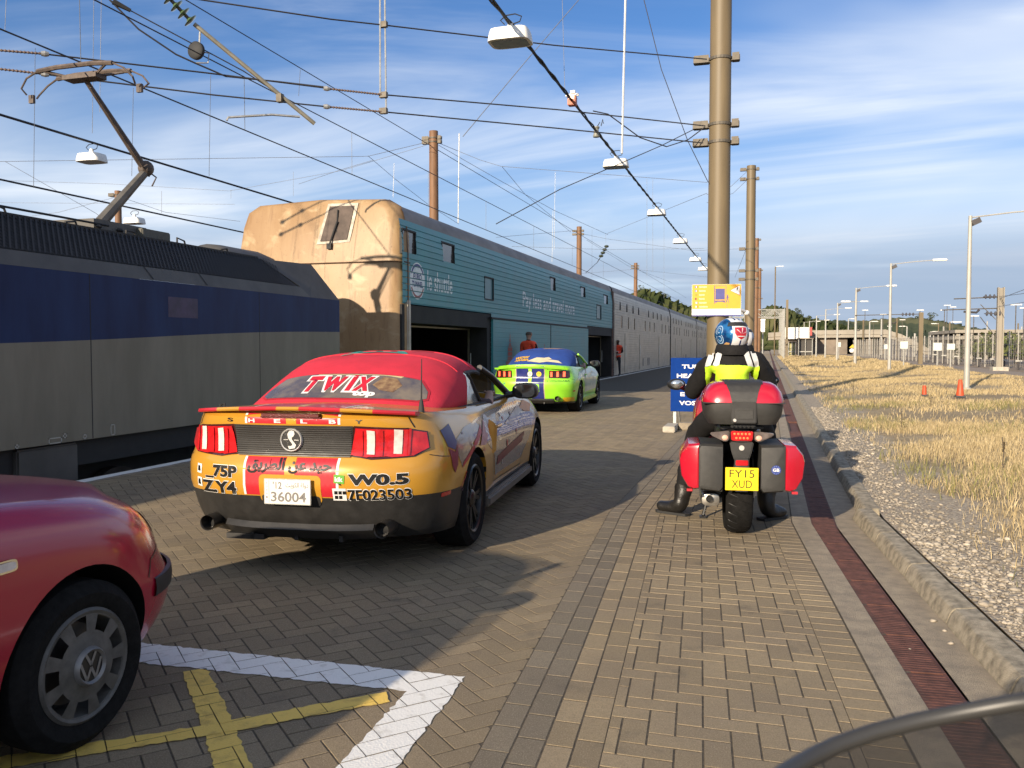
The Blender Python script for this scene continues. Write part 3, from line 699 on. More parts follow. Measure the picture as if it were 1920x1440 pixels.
# door frames, header and sliding teal panels with faded tower prints
for k, (a, b) in enumerate((d1, d2)):
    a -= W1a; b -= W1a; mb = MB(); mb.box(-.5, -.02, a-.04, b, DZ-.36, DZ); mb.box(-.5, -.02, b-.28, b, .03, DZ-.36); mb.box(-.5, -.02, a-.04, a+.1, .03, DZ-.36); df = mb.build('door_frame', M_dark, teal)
    mb = MB(); mb.box(-.54, -.5, b-.34, b-.30, .05, DZ-.40); mb.box(-.52, -.49, a+.1, b-.28, DZ-.42, DZ-.385); mb.build('door_edge_strip', mat('worn aluminium', (.33,.28,.2), .4, metal=.6), df)
    mb = MB(); mb.box(-.46, -.44, b-.36, b-.345, .7, 1.25); mb.box(-.46, -.44, a+.14, a+.155, .7, 1.25); mb.build('grab_rail', mat('pale rail', (.7,.68,.6), .4), df)
sy0, sy1 = d1[1]-W1a+.02, d2[0]-W1a-.02; sm_ = tw(1030, 640).y-W1a
for a, b in ((sy0, sm_-.06), (sm_+.06, sy1)):
    mb = MB(); ribbed(mb, .05, a, b, .06, DZ-.13, []); mb.box(.0, .045, a, b, .06, DZ-.13); pnl = mb.build('sliding_door', M_teal, teal, weld=False)
mb = MB(); mb.box(-.01, .075, sy0-.2, sy1+.4, DZ-.12, DZ-.075); mb.box(-.005, .04, sm_-.055, sm_+.055, .06, DZ-.13); mb.build('door_rail', M_rubber, teal)
def cut_grooves(me, zs):
    bm = bmesh.new(); bm.from_mesh(me)
    for z in zs:
        for s in (-.010, .010): bmesh.ops.bisect_plane(bm, geom=bm.verts[:]+bm.edges[:]+bm.faces[:], plane_co=(0, z+s, 0), plane_no=(0, 1, 0), dist=1e-6)
    kill = [f for f in bm.faces if any(abs(f.calc_center_median().y-z) < .0099 for z in zs)]
    bmesh.ops.delete(bm, geom=kill, context='FACES'); bm.to_mesh(me); bm.free(); return me
GR = [k*PITCH_R for k in range(0, 33)]
def on_side(name, me, m, parent, off=.004, x=0.):
    """flat print on the ribbed side: mesh x = along the train, y = height"""
    cut_grooves(me, GR); o = flat(name, me, m, parent, (x+off, 0, 0), (0, 1, 0), (0, 0, 1)); return o
def rect_at(p0, p1): a, b = tw(*p0), tw(*p1); return a.y-W1a, b.y-W1a, b.z, a.z
# roundel and lettering
c = tw(782.5, 527); cy_, cz_ = c.y-W1a, c.z; ry_ = (tw(797, 527).y-tw(769, 527).y)/2; rz_ = (tw(782, 493).z-tw(782, 562).z)/2
ring = lambda k, a0=0, a1=360, n=40: [(cy_+ry_*k*math.cos(R(a0+(a1-a0)*i/n)), cz_+rz_*k*math.sin(R(a0+(a1-a0)*i/n))) for i in range(n+(0 if a1-a0 == 360 else 1))]
on_side('roundel', poly_mesh([ring(1.0)]), M_whiteprint, teal, .003)
on_side('roundel_ring', poly_mesh([ring(.93, 25, 155)+ring(.80, 25, 155)[::-1]]), M_blueprint, teal, .0055)
on_side('roundel_ring', poly_mesh([ring(.93, 205, 335)+ring(.80, 205, 335)[::-1]]), M_redprint, teal, .0055)
on_side('lettering', fit_mesh(text_mesh('EURO', bold=.03), cy_-ry_*.55, cy_+ry_*.55, cz_+rz_*.06, cz_+rz_*.40), M_blueprint, teal, .0055)
on_side('lettering', fit_mesh(text_mesh('TUNNEL', bold=.03), cy_-ry_*.72, cy_+ry_*.72, cz_-rz_*.34, cz_-rz_*.02), M_blueprint, teal, .0055)
y0, y1, z0, z1 = rect_at((801, 517), (848, 551)); on_side('lettering', fit_mesh(text_mesh('le shuttle', bold=.012), y0, y1, tw(825, 548).z, tw(825, 512).z), M_whiteprint, teal)
on_side('lettering', fit_mesh(text_mesh('Pay less and travel more', bold=.006), tw(980, 560).y-W1a, tw(1077, 580).y-W1a, tw(1028, 590).z, tw(1028, 557).z), M_whiteprint, teal)
def tower(y, w, z0, z1, nm):
    h = z1-z0; p = [(y-w, z0), (y+w, z0), (y+w*.95, z0+h*.42), (y+w*.55, z0+h*.48), (y+w*.5, z0+h*.7), (y+w*.22, z0+h*.74), (y, z1), (y-w*.22, z0+h*.74), (y-w*.5, z0+h*.7), (y-w*.55, z0+h*.48), (y-w*.95, z0+h*.42)]
    on_side('tower_print', poly_mesh([p]), M_redprint, teal, .004, .05)
tower(tw(953, 640).y-W1a, .42, .35, 1.85, 1); tower(tw(1018, 640).y-W1a, .5, .55, 1.55, 2)
on_side('tower_print', poly_mesh([[(tw(944, 640).y-W1a-.3, .3), (tw(944, 640).y-W1a-.05, .3), (tw(944, 640).y-W1a-.05, .95), (tw(944, 640).y-W1a-.3, .9)]]), mat('ochre print', (.33,.27,.1), .5), teal, .004, .05)
# blunt cream end with its corner pillar, window and wiper
def end_ring(i, dy, zb=-.9, zs=4.48):
    W_ = 3.86; x4 = LEAN(3.98)
    pts = [(0, zb), (0, 1.0), (0, 2.4), (0, 3.1), (-LEAN(3.7)*.9, 3.7), (-x4, 3.95), (-x4-.10, 4.27), (-x4-.36, 4.42), (-1.93, zs), (-W_+x4+.36, 4.42), (-W_+x4+.10, 4.27), (-W_+x4, 3.95), (-W_, 3.1), (-W_, 1.0), (-W_, zb)]
    cx, cz = -1.93, 1.9
    return [(p[0]+(cx-p[0])/max(.3, abs(cx-p[0]))*min(i, abs(cx-p[0]))*(1 if abs(cx-p[0]) > .05 else 0), dy+max(0, p[1]-3.0)*.14*(1 if dy < .4 else 0), p[1]-(i*.30 if p[1] > 3.9 else 0)) for p in pts]
mb = MB(); mb.grid([end_ring(0, .47), end_ring(.005, .30), end_ring(.04, .14), end_ring(.12, .04), end_ring(.26, 0)]); lo = end_ring(.26, 0)
_z = 3.1; low = [p for p in lo if p[2] < 3.2]; upp = [p for p in lo if p[2] > 3.0]
mb.add(low, [tuple(range(len(low)))]); mb.add(upp, [tuple(range(len(upp)))]); fr = mb.build('end_panel', M_front, teal, smooth=50)
mb = MB(); zz = 3.12
mb.tube([(-3.62, -.012, zz), (-.26, -.012, zz), (-.1, .03, zz), (.004, .2, zz), (.004, .47, zz)], .012, 6); mb.build('seam', mat('seam rust', (.10,.055,.03), .8), teal)
mb = MB(); mb.tube([(.005, .36, -.8), (.005, .36, 3.3), (-LEAN(3.8), .40, 3.85)], .016, 6); mb.build('corner_strip', mat('brown stained steel', (.16,.10,.065), .5, metal=.4), teal)
mb = MB(); mb.box(-.05, .014, .30, .475, -.8, 2.36); mb.build('corner_post', M_steelclad, teal, bev=.006)
def onend(px, py):
    p = unproj(px, py, 'y', W1a+.1); return p.x-TX, p.z
q = [onend(595, 459), onend(657, 454), onend(669, 379), onend(612, 381)]
def slanty(z): return max(0, z-3.0)*.14
def endpoly(name, poly, m, d, parent): 
    mb = MB(); n = len(poly); vs = [(x, slanty(z)-d, z) for x, z in poly]+[(x, slanty(z)+.01, z) for x, z in poly]
    mb.add(vs, [tuple(range(n))]+[(i, (i+1) % n, n+(i+1) % n, n+i) for i in range(n)]); return mb.build(name, m, parent)
cw = (sum(p[0] for p in q)/4, sum(p[1] for p in q)/4)
wf = endpoly('window', q, mat('pale window frame', (.40,.35,.27), .5, var=.3, scale=9), .012, teal); endpoly('pane', [(cw[0]+(p[0]-cw[0])*.80, cw[1]+(p[1]-cw[1])*.86) for p in q], mat('greasy glass', (.085,.062,.05), .55, var=.3, scale=5, spec=.2), .030, wf)
mb = MB(); a, b, c_ = onend(621, 462), onend(634, 415), onend(633, 395); mb.tube([(a[0], slanty(a[1])-.06, a[1]), (b[0], slanty(b[1])-.07, b[1])], .018, 6); mb.tube([(b[0]-.03, slanty(b[1])-.055, b[1]-.22), (c_[0], slanty(c_[1])-.055, c_[1]+.02)], .014, 6); mb.box(a[0]-.05, a[0]+.05, slanty(a[1])-.07, slanty(a[1])+.01, a[1]-.06, a[1]+.05); mb.build('wiper', M_rubber, teal)
# lamps inside the doorway
tag(link('ceiling_lamp', (lambda mb: (mb.box(-.05, .05, -.3, .3, -.03, .03), mb.mesh('lamp', mat('lit tube', (1, .85, .5), .5, emit=2.)))[1])(MB()), None, (TX-1.5, d2[0]+1.2, 2.1)), 'small lit ceiling lamp inside the farther loading door of the teal wagon', 'lamp')
# plain stainless wagons behind
yw = 40.2
labs = ['stainless steel wagon coupled directly behind the teal wagon', 'second stainless wagon beyond the teal one, its lower side in sun glare', 'third stainless wagon beyond the teal one', 'fourth stainless wagon, seen foreshortened left of the thick brown mast', 'fifth stainless wagon, a narrow sliver left of the thick brown mast', 'sixth stainless wagon, nearly lost in the distance', 'farthest stainless wagon of the train']
for k in range(7):
    y1 = yw+24; rr = random.Random(3); holes = []; slots = []
    for j in range(11):
        y = 1.4+j*2.1
        if j % 5 != 4: slots.append((y, y+.42, 3.20, 3.62))
        if j % 4 != 3: slots.append((y+.6, y+.95, 2.35, 2.95))
    doors = [(3.1, 4.1, .12, 2.1), (8.3, 9.3, .12, 2.1), (17.2, 18.2, .12, 2.1)]
    t = wagon(yw, y1, [(yw+a, yw+b, c, d) for a, b, c, d in slots], M_steelclad); t['label'] = labs[k]
    for (a, b, c, d) in (slots if k < 4 else slots[::2]):
        mb = MB(); o_ = LEAN(d); mb.box(-.05-o_, -.02-o_, a, b, c, d); w = mb.build('window', M_winglass, t)
    for (a, b, c, d) in doors:
        mb = MB(); mb.box(.0, .022, a, b, c, d); dd = mb.build('door', M_steelclad, t, bev=.008); mb = MB(); mb.box(.022, .03, a+.2, a+.28, .9, 1.5); mb.build('handle', M_whiteprint, dd)
    for dz in (-.6, 1.4, 2.0): mb = MB(); mb.box(.0, .012, 10.3+dz, 10.6+dz, .3, .75); mb.build('vent', M_roofgrey, t)
    mb = MB(); mb.box(-3.6, -.16, -.60, -.02, -.6, 4.05); mb.build('gangway', M_rubber, t)
    yw = y1+.62
mb = MB(); mb.box(-3.7, .0, 24.14, 24.4, -.6, 4.0); mb.build('gangway', mat('rusty gangway', (.09,.055,.045), .7), teal)
mb = MB(); mb.box(-.06, .03, 24.02, 24.13, .0, 4.0); mb.build('end_post', mat('rust streaked post', (.13,.07,.05), .6, var=.4, scale=3), teal)

# ------------------------------------------------------------------ locomotive
LX = -7.45
loco = thing('locomotive', 'grey and navy electric locomotive with dark grille panels and raised pantograph', 'locomotive', (LX, 0, 0))
M_navy = mat('navy locomotive paint', (.018,.036,.108), .5, col2=(.013,.021,.070), scale=1.6, stretch=(1, 1.6, .35), spec=.2, detail=9); M_lgrey = mat('stone grey locomotive paint', (.235,.212,.158), .5, col2=(.185,.165,.12), scale=1.6, stretch=(1, 1.6, .35), spec=.25, detail=9)
M_dgrey = mat('dark grey locomotive paint', (.085,.080,.072), .55, var=.2, scale=2, detail=8); M_grille = mat('black grille', (.022,.020,.018), .65, var=.2, scale=6); M_roofd = mat('sooty roof', (.05,.043,.036), .8, var=.3, scale=3)
YE = 13.95
def wave(y): return 1.43+.30*(1/(1+math.exp(-(y-9.2)/1.6)))-.03+(.0 if y > 6 else -.035*(6-y))
ys = list(np.linspace(-9, YE, 90))
mb = MB(); mb.grid([[(0, y, .36) , (0, y, wave(y))] for y in ys]); mb.build('lower_side_panel', M_lgrey, loco)
mb = MB(); mb.grid([[(.0, y, wave(y)), (0, y, 2.255)] for y in ys]); mb.build('upper_side_panel', M_navy, loco)
def lxy(px, py, dx): p = unproj(px, py, 'x', LX-dx); return p.y, p.z
yb = 12.7
mb = MB(); mb.add([(0, -9, 2.256), (0, yb+.25, 2.256), (-.05, yb, 2.42), (-.05, -9, 2.42)], [(0, 1, 2, 3)]); cs = mb.build('cant_strip', M_dgrey, loco)
for y in (lxy(287, 520, 0)[0], lxy(388, 530, 0)[0]): 
    mb = MB(); mb.add([(.003, y, 2.27), (.003, y+.02, 2.27), (-.045, y-.10, 2.42), (-.045, y-.12, 2.42)], [(0, 1, 2, 3)]); mb.build('panel_joint', M_rubber, cs)
# sloping end: cut-away corner, then the flat back end
mb = MB(); mb.add([(-.05, yb, 2.42), (0, yb+.25, 2.256), (0, YE, 2.256), (-.25, YE-.55, 2.86), (-.47, yb-.55, 2.845)], [(0, 1, 2, 3, 4)]); mb.add([(0, YE, .36), (-3, YE, .36), (-3, YE, 2.255), (0, YE, 2.255)], [(0, 1, 2, 3)]); mb.add([(0, YE, 2.256), (-3, YE, 2.256), (-2.7, YE-.55, 2.86), (-.25, YE-.55, 2.86)], [(0, 1, 2, 3)]); mb.build('end_slope', M_dgrey, loco)
mb = MB(); mb.add([(-.07, -9, 2.42), (-.07, yb, 2.42), (-.49, yb-.55, 2.84), (-.49, -9, 2.84)], [(0, 1, 2, 3)]); mb.build('grille_backing', M_rubber, loco)
mb = MB(); sl = math.hypot(.42, .42)
def gp(u, y): return (-.055-u*.42/sl*1.0, y, 2.425+u*.42/sl)
pt = .074
for fam in (1, -1):
    n0 = int(-12/pt)
    y = -3.0
    while y < yb+.6:
        u0, u1 = 0., sl; ya, ybb = (y, y+fam*sl*.62)
        lim = yb-.55*0-.1
        if max(ya, ybb) < lim and min(ya, ybb) > -3:
            a, b = Vector(gp(0, ya)), Vector(gp(sl, ybb)); w = .013; up = Vector((.012, 0, .012)) if fam > 0 else Vector((.005, 0, .005))
            a += up; b += up; mb.add([a+Vector((0, -w, 0)), a+Vector((0, w, 0)), b+Vector((0, w, 0)), b+Vector((0, -w, 0))], [(0, 1, 2, 3)])
        y += pt
gr_ = mb.build('grille_mesh', M_grille, loco, weld=False); gr_['kind'] = 'stuff'
mb = MB(); mb.grid([[(-.49, y, 2.845), (-.9, y, 2.88), (-1.5, y, 2.90), (-2.1, y, 2.88), (-2.5, y, 2.845), (-3, y, 2.42), (-3, y, .36)] for y in (-9, yb-.55)]); mb.add([(-.49, yb-.55, 2.845), (-2.5, yb-.55, 2.845), (-2.7, YE-.55, 2.86), (-.25, YE-.55, 2.86)], [(0, 1, 2, 3)]); mb.build('roof', M_roofd, loco)
mb = MB(); mb.box(-.5, -.47, -9, yb-.6, 2.835, 2.875); mb.build('roof_edge', M_grille, loco)
# faded red square, stencils
a, b = lxy(315, 556, 0), lxy(371, 597, 0)
mb = MB(); mb.box(.0, .002, a[0], b[0], b[1], a[1]); mb.build('faded_patch', mat('faded red patch', (.05,.032,.075), .5, var=.3, scale=5), loco)
M_sten = mat('stencil grey', (.42,.40,.34), .6)
for (p, q) in (((207, 796), (216, 815)), ((118, 813), (125, 821)), ((91, 822), (116, 830)), ((28, 834), (36, 841)), ((155, 815), (163, 822))):
    a, b = lxy(*p, 0), lxy(*q, 0); mb = MB(); z0, z1, y0, y1 = b[1], a[1], a[0], b[0]; t_ = .012
    for r in ((y0, y1, z0, z0+t_), (y0, y1, z1-t_, z1), (y0, y0+t_, z0, z1), (y1-t_, y1, z0, z1)): mb.box(0, .002, *r)
    mb.build('stencil', M_sten, loco, weld=False)
for y in (1.2, 4.6, 8.0, 11.4):
    mb = MB(); mb.box(.0005, .0015, y, y+.012, .365, 2.25); mb.build('panel_seam', M_rubber, loco)
# loco frame and bogie; an added black block makes the gap beneath dark
mb = MB(); mb.box(-.5, -.12, -9, YE, .06, .36); mb.box(-2.6, -.62, -9, YE-.2, -1.11, .06); mb.build('underframe_gap_block', M_rubber, loco)
mb = MB(); a = lxy(35, 900, .05)[0]; b = lxy(150, 900, .05)[0]; mb.box(-.6, -.06, a, b, -.75, .33); mb.build('equipment_box', M_dgrey, loco, bev=.02)
for y in (-4, -1.5, 6.2, 8.9, 11.6):
    mb = MB(); mb.lathe([(.0, -.18), (.46, -.18), (.52, -.17), (.52, -.05), (.12, -.04), (.10, .02), (0, .02)], 'x', (-.4, y, -.62), 28); mb.build('wheel', M_roofd, loco, smooth=40)
# roof equipment
mb = MB(); p = unproj(282, 418, 'x', LX-1.2); mb.box(-1.45, -1.05, p.y-.35, p.y+.25, 2.86, 3.10); mb.build('roof_box', mat('olive grey box', (.10,.095,.075), .6), loco, bev=.015)
mb = MB(); p = unproj(450, 455, 'x', LX-1.4); c0 = unproj(380, 450, 'x', LX-1.4).y; c1 = unproj(500, 475, 'x', LX-1.4).y
mb.grid([[(-1.4+.52*s*math.cos(R(a)), y, 2.62+.50*s*math.sin(R(a))) for a in range(0, 181, 15)] for y, s in ((c0, .0), (c0, .8), (c0+.1, .97), (c0+.3, 1), (c1-.5, 1), (c1-.15, .9), (c1, .6), (c1+.05, 0))]); mb.build('roof_duct', M_dgrey, loco, smooth=40)
for k in range(7):
    mb = MB(); y = 5.5+k*1.05; mb.tube([(-.95, y, 2.86), (-.95, y, 2.97+.03*(k % 3)), (-.95, y+.16, 3.0), (-.95, y+.22, 2.87)], .014, 6); mb.build('roof_pipe', M_grille, loco)
for y in (7.1, 9.4, 9.8): mb = MB(); mb.lathe([(.03, 0), (.06, .03), (.035, .06), (.06, .09), (.035, .12), (.06, .15), (.03, .18)], 'z', (-1.15, y, 2.87), 10); mb.build('roof_insulator', M_grille, loco)
mb = MB(); mb.tube([(-1.15, 7.1, 3.06), (-1.15, 9.6, 3.06)], .015, 6); mb.build('busbar', M_grille, loco)
# pantograph
PX = LX-1.5
def pp(px, py): return unproj(px, py, 'x', PX)-Vector((LX, 0, 0))
M_rust = mat('rusty brown pantograph', (.10,.075,.06), .65, var=.35, scale=9); M_pgrey = mat('grey pantograph arm', (.10,.092,.08), .6, var=.2, scale=5)
base, knee, head = pp(188, 418), pp(272, 318), pp(158, 146)
pan = bpy.data.objects.new('pantograph', None); COL.objects.link(pan); pan.parent = loco; 
mb = MB()
mb.tube([base, knee+Vector((0, 0, -.04))], [.085, .062], 8)
mb.box(base.x-.35, base.x+.35, base.y-.5, base.y+.5, 2.84, base.z-.02); mb.build('lower_arm', M_pgrey, pan)
mb = MB(); mb.tube([knee, head], [.055, .032], 8); mb.tube([knee+Vector((.05, .03, -.1)), head+Vector((.05, .05, -.12))], .012, 6); mb.ball(tuple(knee+Vector((0, .02, .02))), (.11, .12, .12), 10, 8); mb.tube([knee+Vector((-.1, .08, .05)), knee+Vector((.1, .12, -.1)), knee+Vector((.12, .0, -.25))], .012, 6); mb.build('upper_arm', M_rust, pan)
# collector head: two bowed strips across the track with drooping horns
mb = MB(); hz = head.z+.06
for dy in (-.17, .17):
    mb.tube([(head.x-.62, head.y+dy, hz+.03), (head.x-.3, head.y+dy, hz+.055), (head.x+.3, head.y+dy, hz+.055), (head.x+.62, head.y+dy, hz+.03)], .032, 6)
    for s in (-1, 1): mb.tube([(head.x+s*.62, head.y+dy, hz+.03), (head.x+s*.80, head.y+dy*1.05, hz-.05), (head.x+s*.92, head.y+dy*.9, hz-.17), (head.x+s*.90, head.y+dy*.5, hz-.24)], .013, 6)
for s in (-.5, .5): mb.tube([(head.x+s, head.y-.17, hz+.02), (head.x+s*.3, head.y, hz-.06), (head.x+s, head.y+.17, hz+.02)], .02, 6)
mb.box(head.x-.28, head.x+.28, head.y-.1, head.y+.1, hz-.09, hz-.03); 
for s in (-1, 1): mb.box(head.x+s*.9-.04, head.x+s*.9+.04, head.y-.02, head.y+.02, hz-.33, hz-.22)
mb.build('collector_head', M_rust, pan)

# ------------------------------------------------------------------ masts
M_mast = mat('brown painted mast', (.150,.112,.060), .55, var=.14, scale=1.4, stretch=(3, 3, .5), detail=8, rvar=.1); M_mastr = mat('rusty brown mast', (.19,.098,.047), .65, var=.2, scale=2, stretch=(3, 3, .6), detail=8); M_brk = mat('weathered bracket', (.115,.10,.078), .6, metal=.4, var=.2, scale=10)
def mast(x, y, h, r0, r1, label, m, brackets, group, side=1):
    t = thing('steel_mast', label, 'mast', (x, y, 0), group=group)
    mb = MB(); mb.lathe([(r0, -.5), (r0, .0), (lerp(r0, r1, .5), h/2), (r1, h)], 'z', n=28); mb.add([(r1*math.cos(2*math.pi*i/28), r1*math.sin(2*math.pi*i/28), h) for i in range(28)], [tuple(range(28))]); mb.build('shaft', m, t, smooth=40)
    for z in brackets:
        r = lerp(r0, r1, z/h); mb = MB(); mb.lathe([(r+.004, -.03), (r+.022, -.03), (r+.022, .03), (r+.004, .03)], 'z', (0, 0, z), 24)
        for s in (-1, 1):
            w = .34 if s < 0 else .17
            mb.box(s*r-.03, s*(r+w)+.0 if s > 0 else s*r+.03, -.07, .07, z-.055, z-.04) if s > 0 else mb.box(s*(r+w), s*r+.03, -.07, .07, z-.055, z-.04)
            xa, xb = sorted((s*(r+.02), s*(r+w))); mb.box(xa, xb, -.095, -.078, z-.06, z+.10); mb.box(xa, xb, .078, .095, z-.06, z+.10)
            mb.box(s*(r+w)-.012, s*(r+w)+.012, -.075, .075, z-.05, z+.06)
        mb.build('bracket', M_brk, t)
    return t
zP = lambda py: unproj(1346, py, 'y', 19.6).z
P1X = unproj(1346, 600, 'y', 19.6).x
mast(P1X, 19.6, 11.2, .245, .225, 'thick brown steel mast carrying the yellow sign, nearest on the lane edge', M_mast, [zP(112), zP(235), zP(268)], 'overhead line masts')
p = unproj(1405, 640, 'y', 48.5); mast(p.x, 48.5, unproj(1408, 311, 'y', 48.5).z, .27, .24, 'olive brown mast just right of the thick nearest mast', M_mast, [unproj(1408, py, 'y', 48.5).z for py in (318, 336, 467, 508, 524)], 'overhead line masts')
p = unproj(1416, 640, 'y', 79); mast(p.x, 79, unproj(1418, 447, 'y', 79).z, .24, .22, 'slim rusty mast behind the olive brown mast', M_mastr, [unproj(1418, py, 'y', 79).z for py in (450, 540)], 'overhead line masts')
p = unproj(1422.5, 640, 'y', 110); mast(p.x, 110, unproj(1424, 503, 'y', 110).z, .25, .22, 'farthest rusty mast of the right hand row', M_mastr, [unproj(1424, py, 'y', 110).z for py in (507, 560)], 'overhead line masts')
MX = -14.6
for k, (px, py, lab) in enumerate([(813, 246, 'rusty brown mast rising behind the teal wagon roof near its front'), (1086, 425, 'rusty brown mast behind the middle of the train roof'), (1192, 493, 'small rusty mast behind the far train roof')]):
    q = unproj(px, py, 'x', MX); mast(MX, q.y, q.z, .23, .20, lab, M_mastr, [q.z-.35, q.z-.62] if k else [q.z-.32, q.z-.5], 'overhead line masts')
q = unproj(221, 358, 'y', 34); mast(q.x, 34, q.z, .16, .15, 'brown mast behind the raised pantograph arm', M_mastr, [q.z-.2], 'overhead line masts')
# ------------------------------------------------------------------ wires
M_wire = mat('black wire', (.035,.033,.035), .6); M_wireg = mat('grey wire', (.16,.17,.19), .5); M_glass = mat('green glass disc', (.10,.16,.07), .15, coat=.5, var=.2); M_tubeg = mat('grey tube', (.30,.28,.22), .5, metal=.5, var=.15)
WGROUP = 'overhead line wires'
def wire(pts, r, label, m=None, sag=0., n=6, name='overhead_wire', cat='wire'):
    pts = [Vector(p) for p in pts]
    if sag and len(pts) == 2: pts = [pts[0].lerp(pts[1], t)-Vector((0, 0, sag*4*t*(1-t))) for t in np.linspace(0, 1, 14)]
    mb = MB(); mb.tube(pts, r, n); o = mb.build(name, m or M_wire, None, smooth=60); tag(o, label, cat, WGROUP); return o
def along(px, py, x, y0, y1):
    """height of a wire parallel to the track through a photo point"""
    q = unproj(px, py, 'x', x); return [(x, y0, q.z), (x, y1, q.z)]
CW = LX-1.55
h_con = unproj(425, 230, 'x', CW).z; h_mes = unproj(640, 238, 'x', CW).z
wire(along(425, 230, CW, -4, 160), .011, 'contact wire straight above the locomotive roof, touched by the pantograph')
wire(along(640, 238, CW, -4, 160), .010, 'messenger wire hung above the contact wire of the nearest track')
for y in (6.2, 9.6, 13.4, 17.5, 22, 27, 33, 40, 48): wire([(CW, y, h_con), (CW, y, h_mes)], .005, 'short thin dropper between messenger and contact wire', M_wireg, name='dropper', cat='wire')
wire(along(567, 130, MX, -5, 160), .014, 'high feeder wire running along the mast tops behind the train')
wire(along(520, 372, -16.6, 4, 150), .030, 'thick black lamp cable descending to the cream wagon end')
wire(along(430, 430, -21.6, 6, 150), .030, 'thick black lamp cable low over the locomotive roof')
wire([unproj(-5, 303, 'y', 30), unproj(690, 293, 'y', 36), unproj(803, 266, 'x', MX)], .010, 'thin span wire running left from the mast behind the teal wagon')
wire([unproj(10, 303, 'y', 26), unproj(180, 400, 'y', 28), unproj(270, 470, 'y', 31)], .009, 'thin wire slanting down behind the pantograph', M_wireg)
wire([unproj(-5, 338, 'y', 40), unproj(210, 345, 'y', 41), unproj(430, 358, 'y', 42), unproj(640, 320, 'y', 40), unproj(800, 272, 'x', MX)], .009, 'sagging thin wire behind the locomotive roof', M_wireg)
wire([unproj(-5, 380, 'y', 40), unproj(440, 383, 'y', 40)], .008, 'level thin wire low behind the locomotive roof', M_wireg)
wire([unproj(215, 370, 'y', 34), unproj(110, 398, 'y', 37), unproj(60, 405, 'y', 40)], .009, 'thin wire falling left from the mast behind the pantograph', M_wireg)
wire([unproj(228, 370, 'y', 34), unproj(310, 398, 'y', 37), unproj(450, 415, 'y', 40)], .009, 'thin wire falling right from the mast behind the pantograph', M_wireg)
# cross span wires from the thick mast to a mast out of the picture on the left
P1 = Vector((P1X, 19.6, 0)); LP = Vector((-14.6, 7.2, 0)); pn = (LP-P1).cross(Vector((0, 0, 1))).normalized()
def span(px, py):
    """where a photo ray meets the upright plane of the cross span"""
    a = unproj(px, py, 'y', 10); o = Vector((0, 0, CAM_H)); d = (a-o); t = (P1-o).dot(pn)/d.dot(pn); return o+d*t
wire([span(330, -8), span(380, 0), span(620, 36), span(720, 47), span(1040, 85), span(1325, 111)], .013, 'uppermost black cross span wire tied to the thick mast')
wire([span(-20, 93), span(90, 102), span(170, 145)][:2]+[span(390, 137), span(610, 165)], .013, 'cross span wire with ribbed insulator left of the pantograph, upper one')
wire([span(724, 178), span(1050, 206), span(1322, 236)], .013, 'middle cross span wire tied to the thick mast')
wire([span(-20, 127), span(90, 140), span(400, 178), span(612, 200)], .013, 'cross span wire with ribbed insulator left of the pantograph, lower one')
wire([span(722, 210), span(1050, 241), span(1318, 268)], .013, 'lowest cross span wire tied to the thick mast')
def ribbed_rod(a, b, label, r=.022):
    t = thing('insulator', label, 'insulator', tuple(a), group='rod insulators'); d = Vector(b)-Vector(a); l = d.length; M_ = d.to_track_quat('Z', 'Y').to_matrix().to_4x4(); mb = MB(); pr = [(.012, 0)]; k = 0; n = max(6, int(l/.05))
    for k in range(n): z = l*(k+.5)/n; pr += [(.014, z-l/n*.3), (r, z-l/n*.05), (r, z+l/n*.05), (.014, z+l/n*.3)]
    pr.append((.012, l)); mb.lathe(pr, 'z', n=10, M=M_); mb.build('rod', mat('brown insulator', (.16,.11,.085), .4), t, smooth=35)
    for z in (-.05, l-.06): mb = MB(); mb.lathe([(0, z), (.035, z), (.045, z+.06), (.03, z+.11), (0, z+.11)], 'z', n=10, M=M_); mb.build('end_fitting', M_galv, t)
    return t
ribbed_rod(span(-30, 92), span(85, 101), 'ribbed rod insulator at the left edge, upper of two'); ribbed_rod(span(-30, 126), span(85, 139), 'ribbed rod insulator at the left edge, lower of two')
ribbed_rod(span(612, 166), span(722, 178), 'grey rod insulator on the middle cross span beside the double hanger'); ribbed_rod(span(612, 200), span(722, 210), 'grey rod insulator on the lowest cross span under the double hanger')
t = thing('hanger', 'pair of thin grey vertical rods joining the cross span wires', 'hanger', tuple(span(720, 180)))
o_ = span(720, 180)
for a, b, l in ((713, 713, 175), (722, 724, 212)):
    mb = MB(); mb.tube([span(a-.5, -10)-o_, span(b, l)-o_], .016, 6); mb.build('rod', M_galv, t)
mb = MB()
for y in (46, 178, 208): q = span(719, y)-o_; mb.box(q.x-.07, q.x+.07, q.y-.04, q.y+.04, q.z-.05, q.z+.05)
mb.build('clamp', M_brk, t)
wire([span(1300, 243), span(1240, 273), span(1150, 312), span(1050, 355), span(930, 420)], .010, 'stay wire slanting down left from the thick mast')
wire([span(1205, -10), span(1240, 130), span(1290, 265), span(1328, 342)], .009, 'steep thin wire curving down to the thick mast')
wire([span(1085, 0), span(990, 110), span(868, 256)], .008, 'thin wire slanting down left beside the largest lamp', M_wireg)
wire([span(1112, 208), span(1140, 214), span(1200, 258), span(1250, 275), span(1290, 262), span(1322, 238)], .012, 'loose black cable looping from the lamp cable to the thick mast')
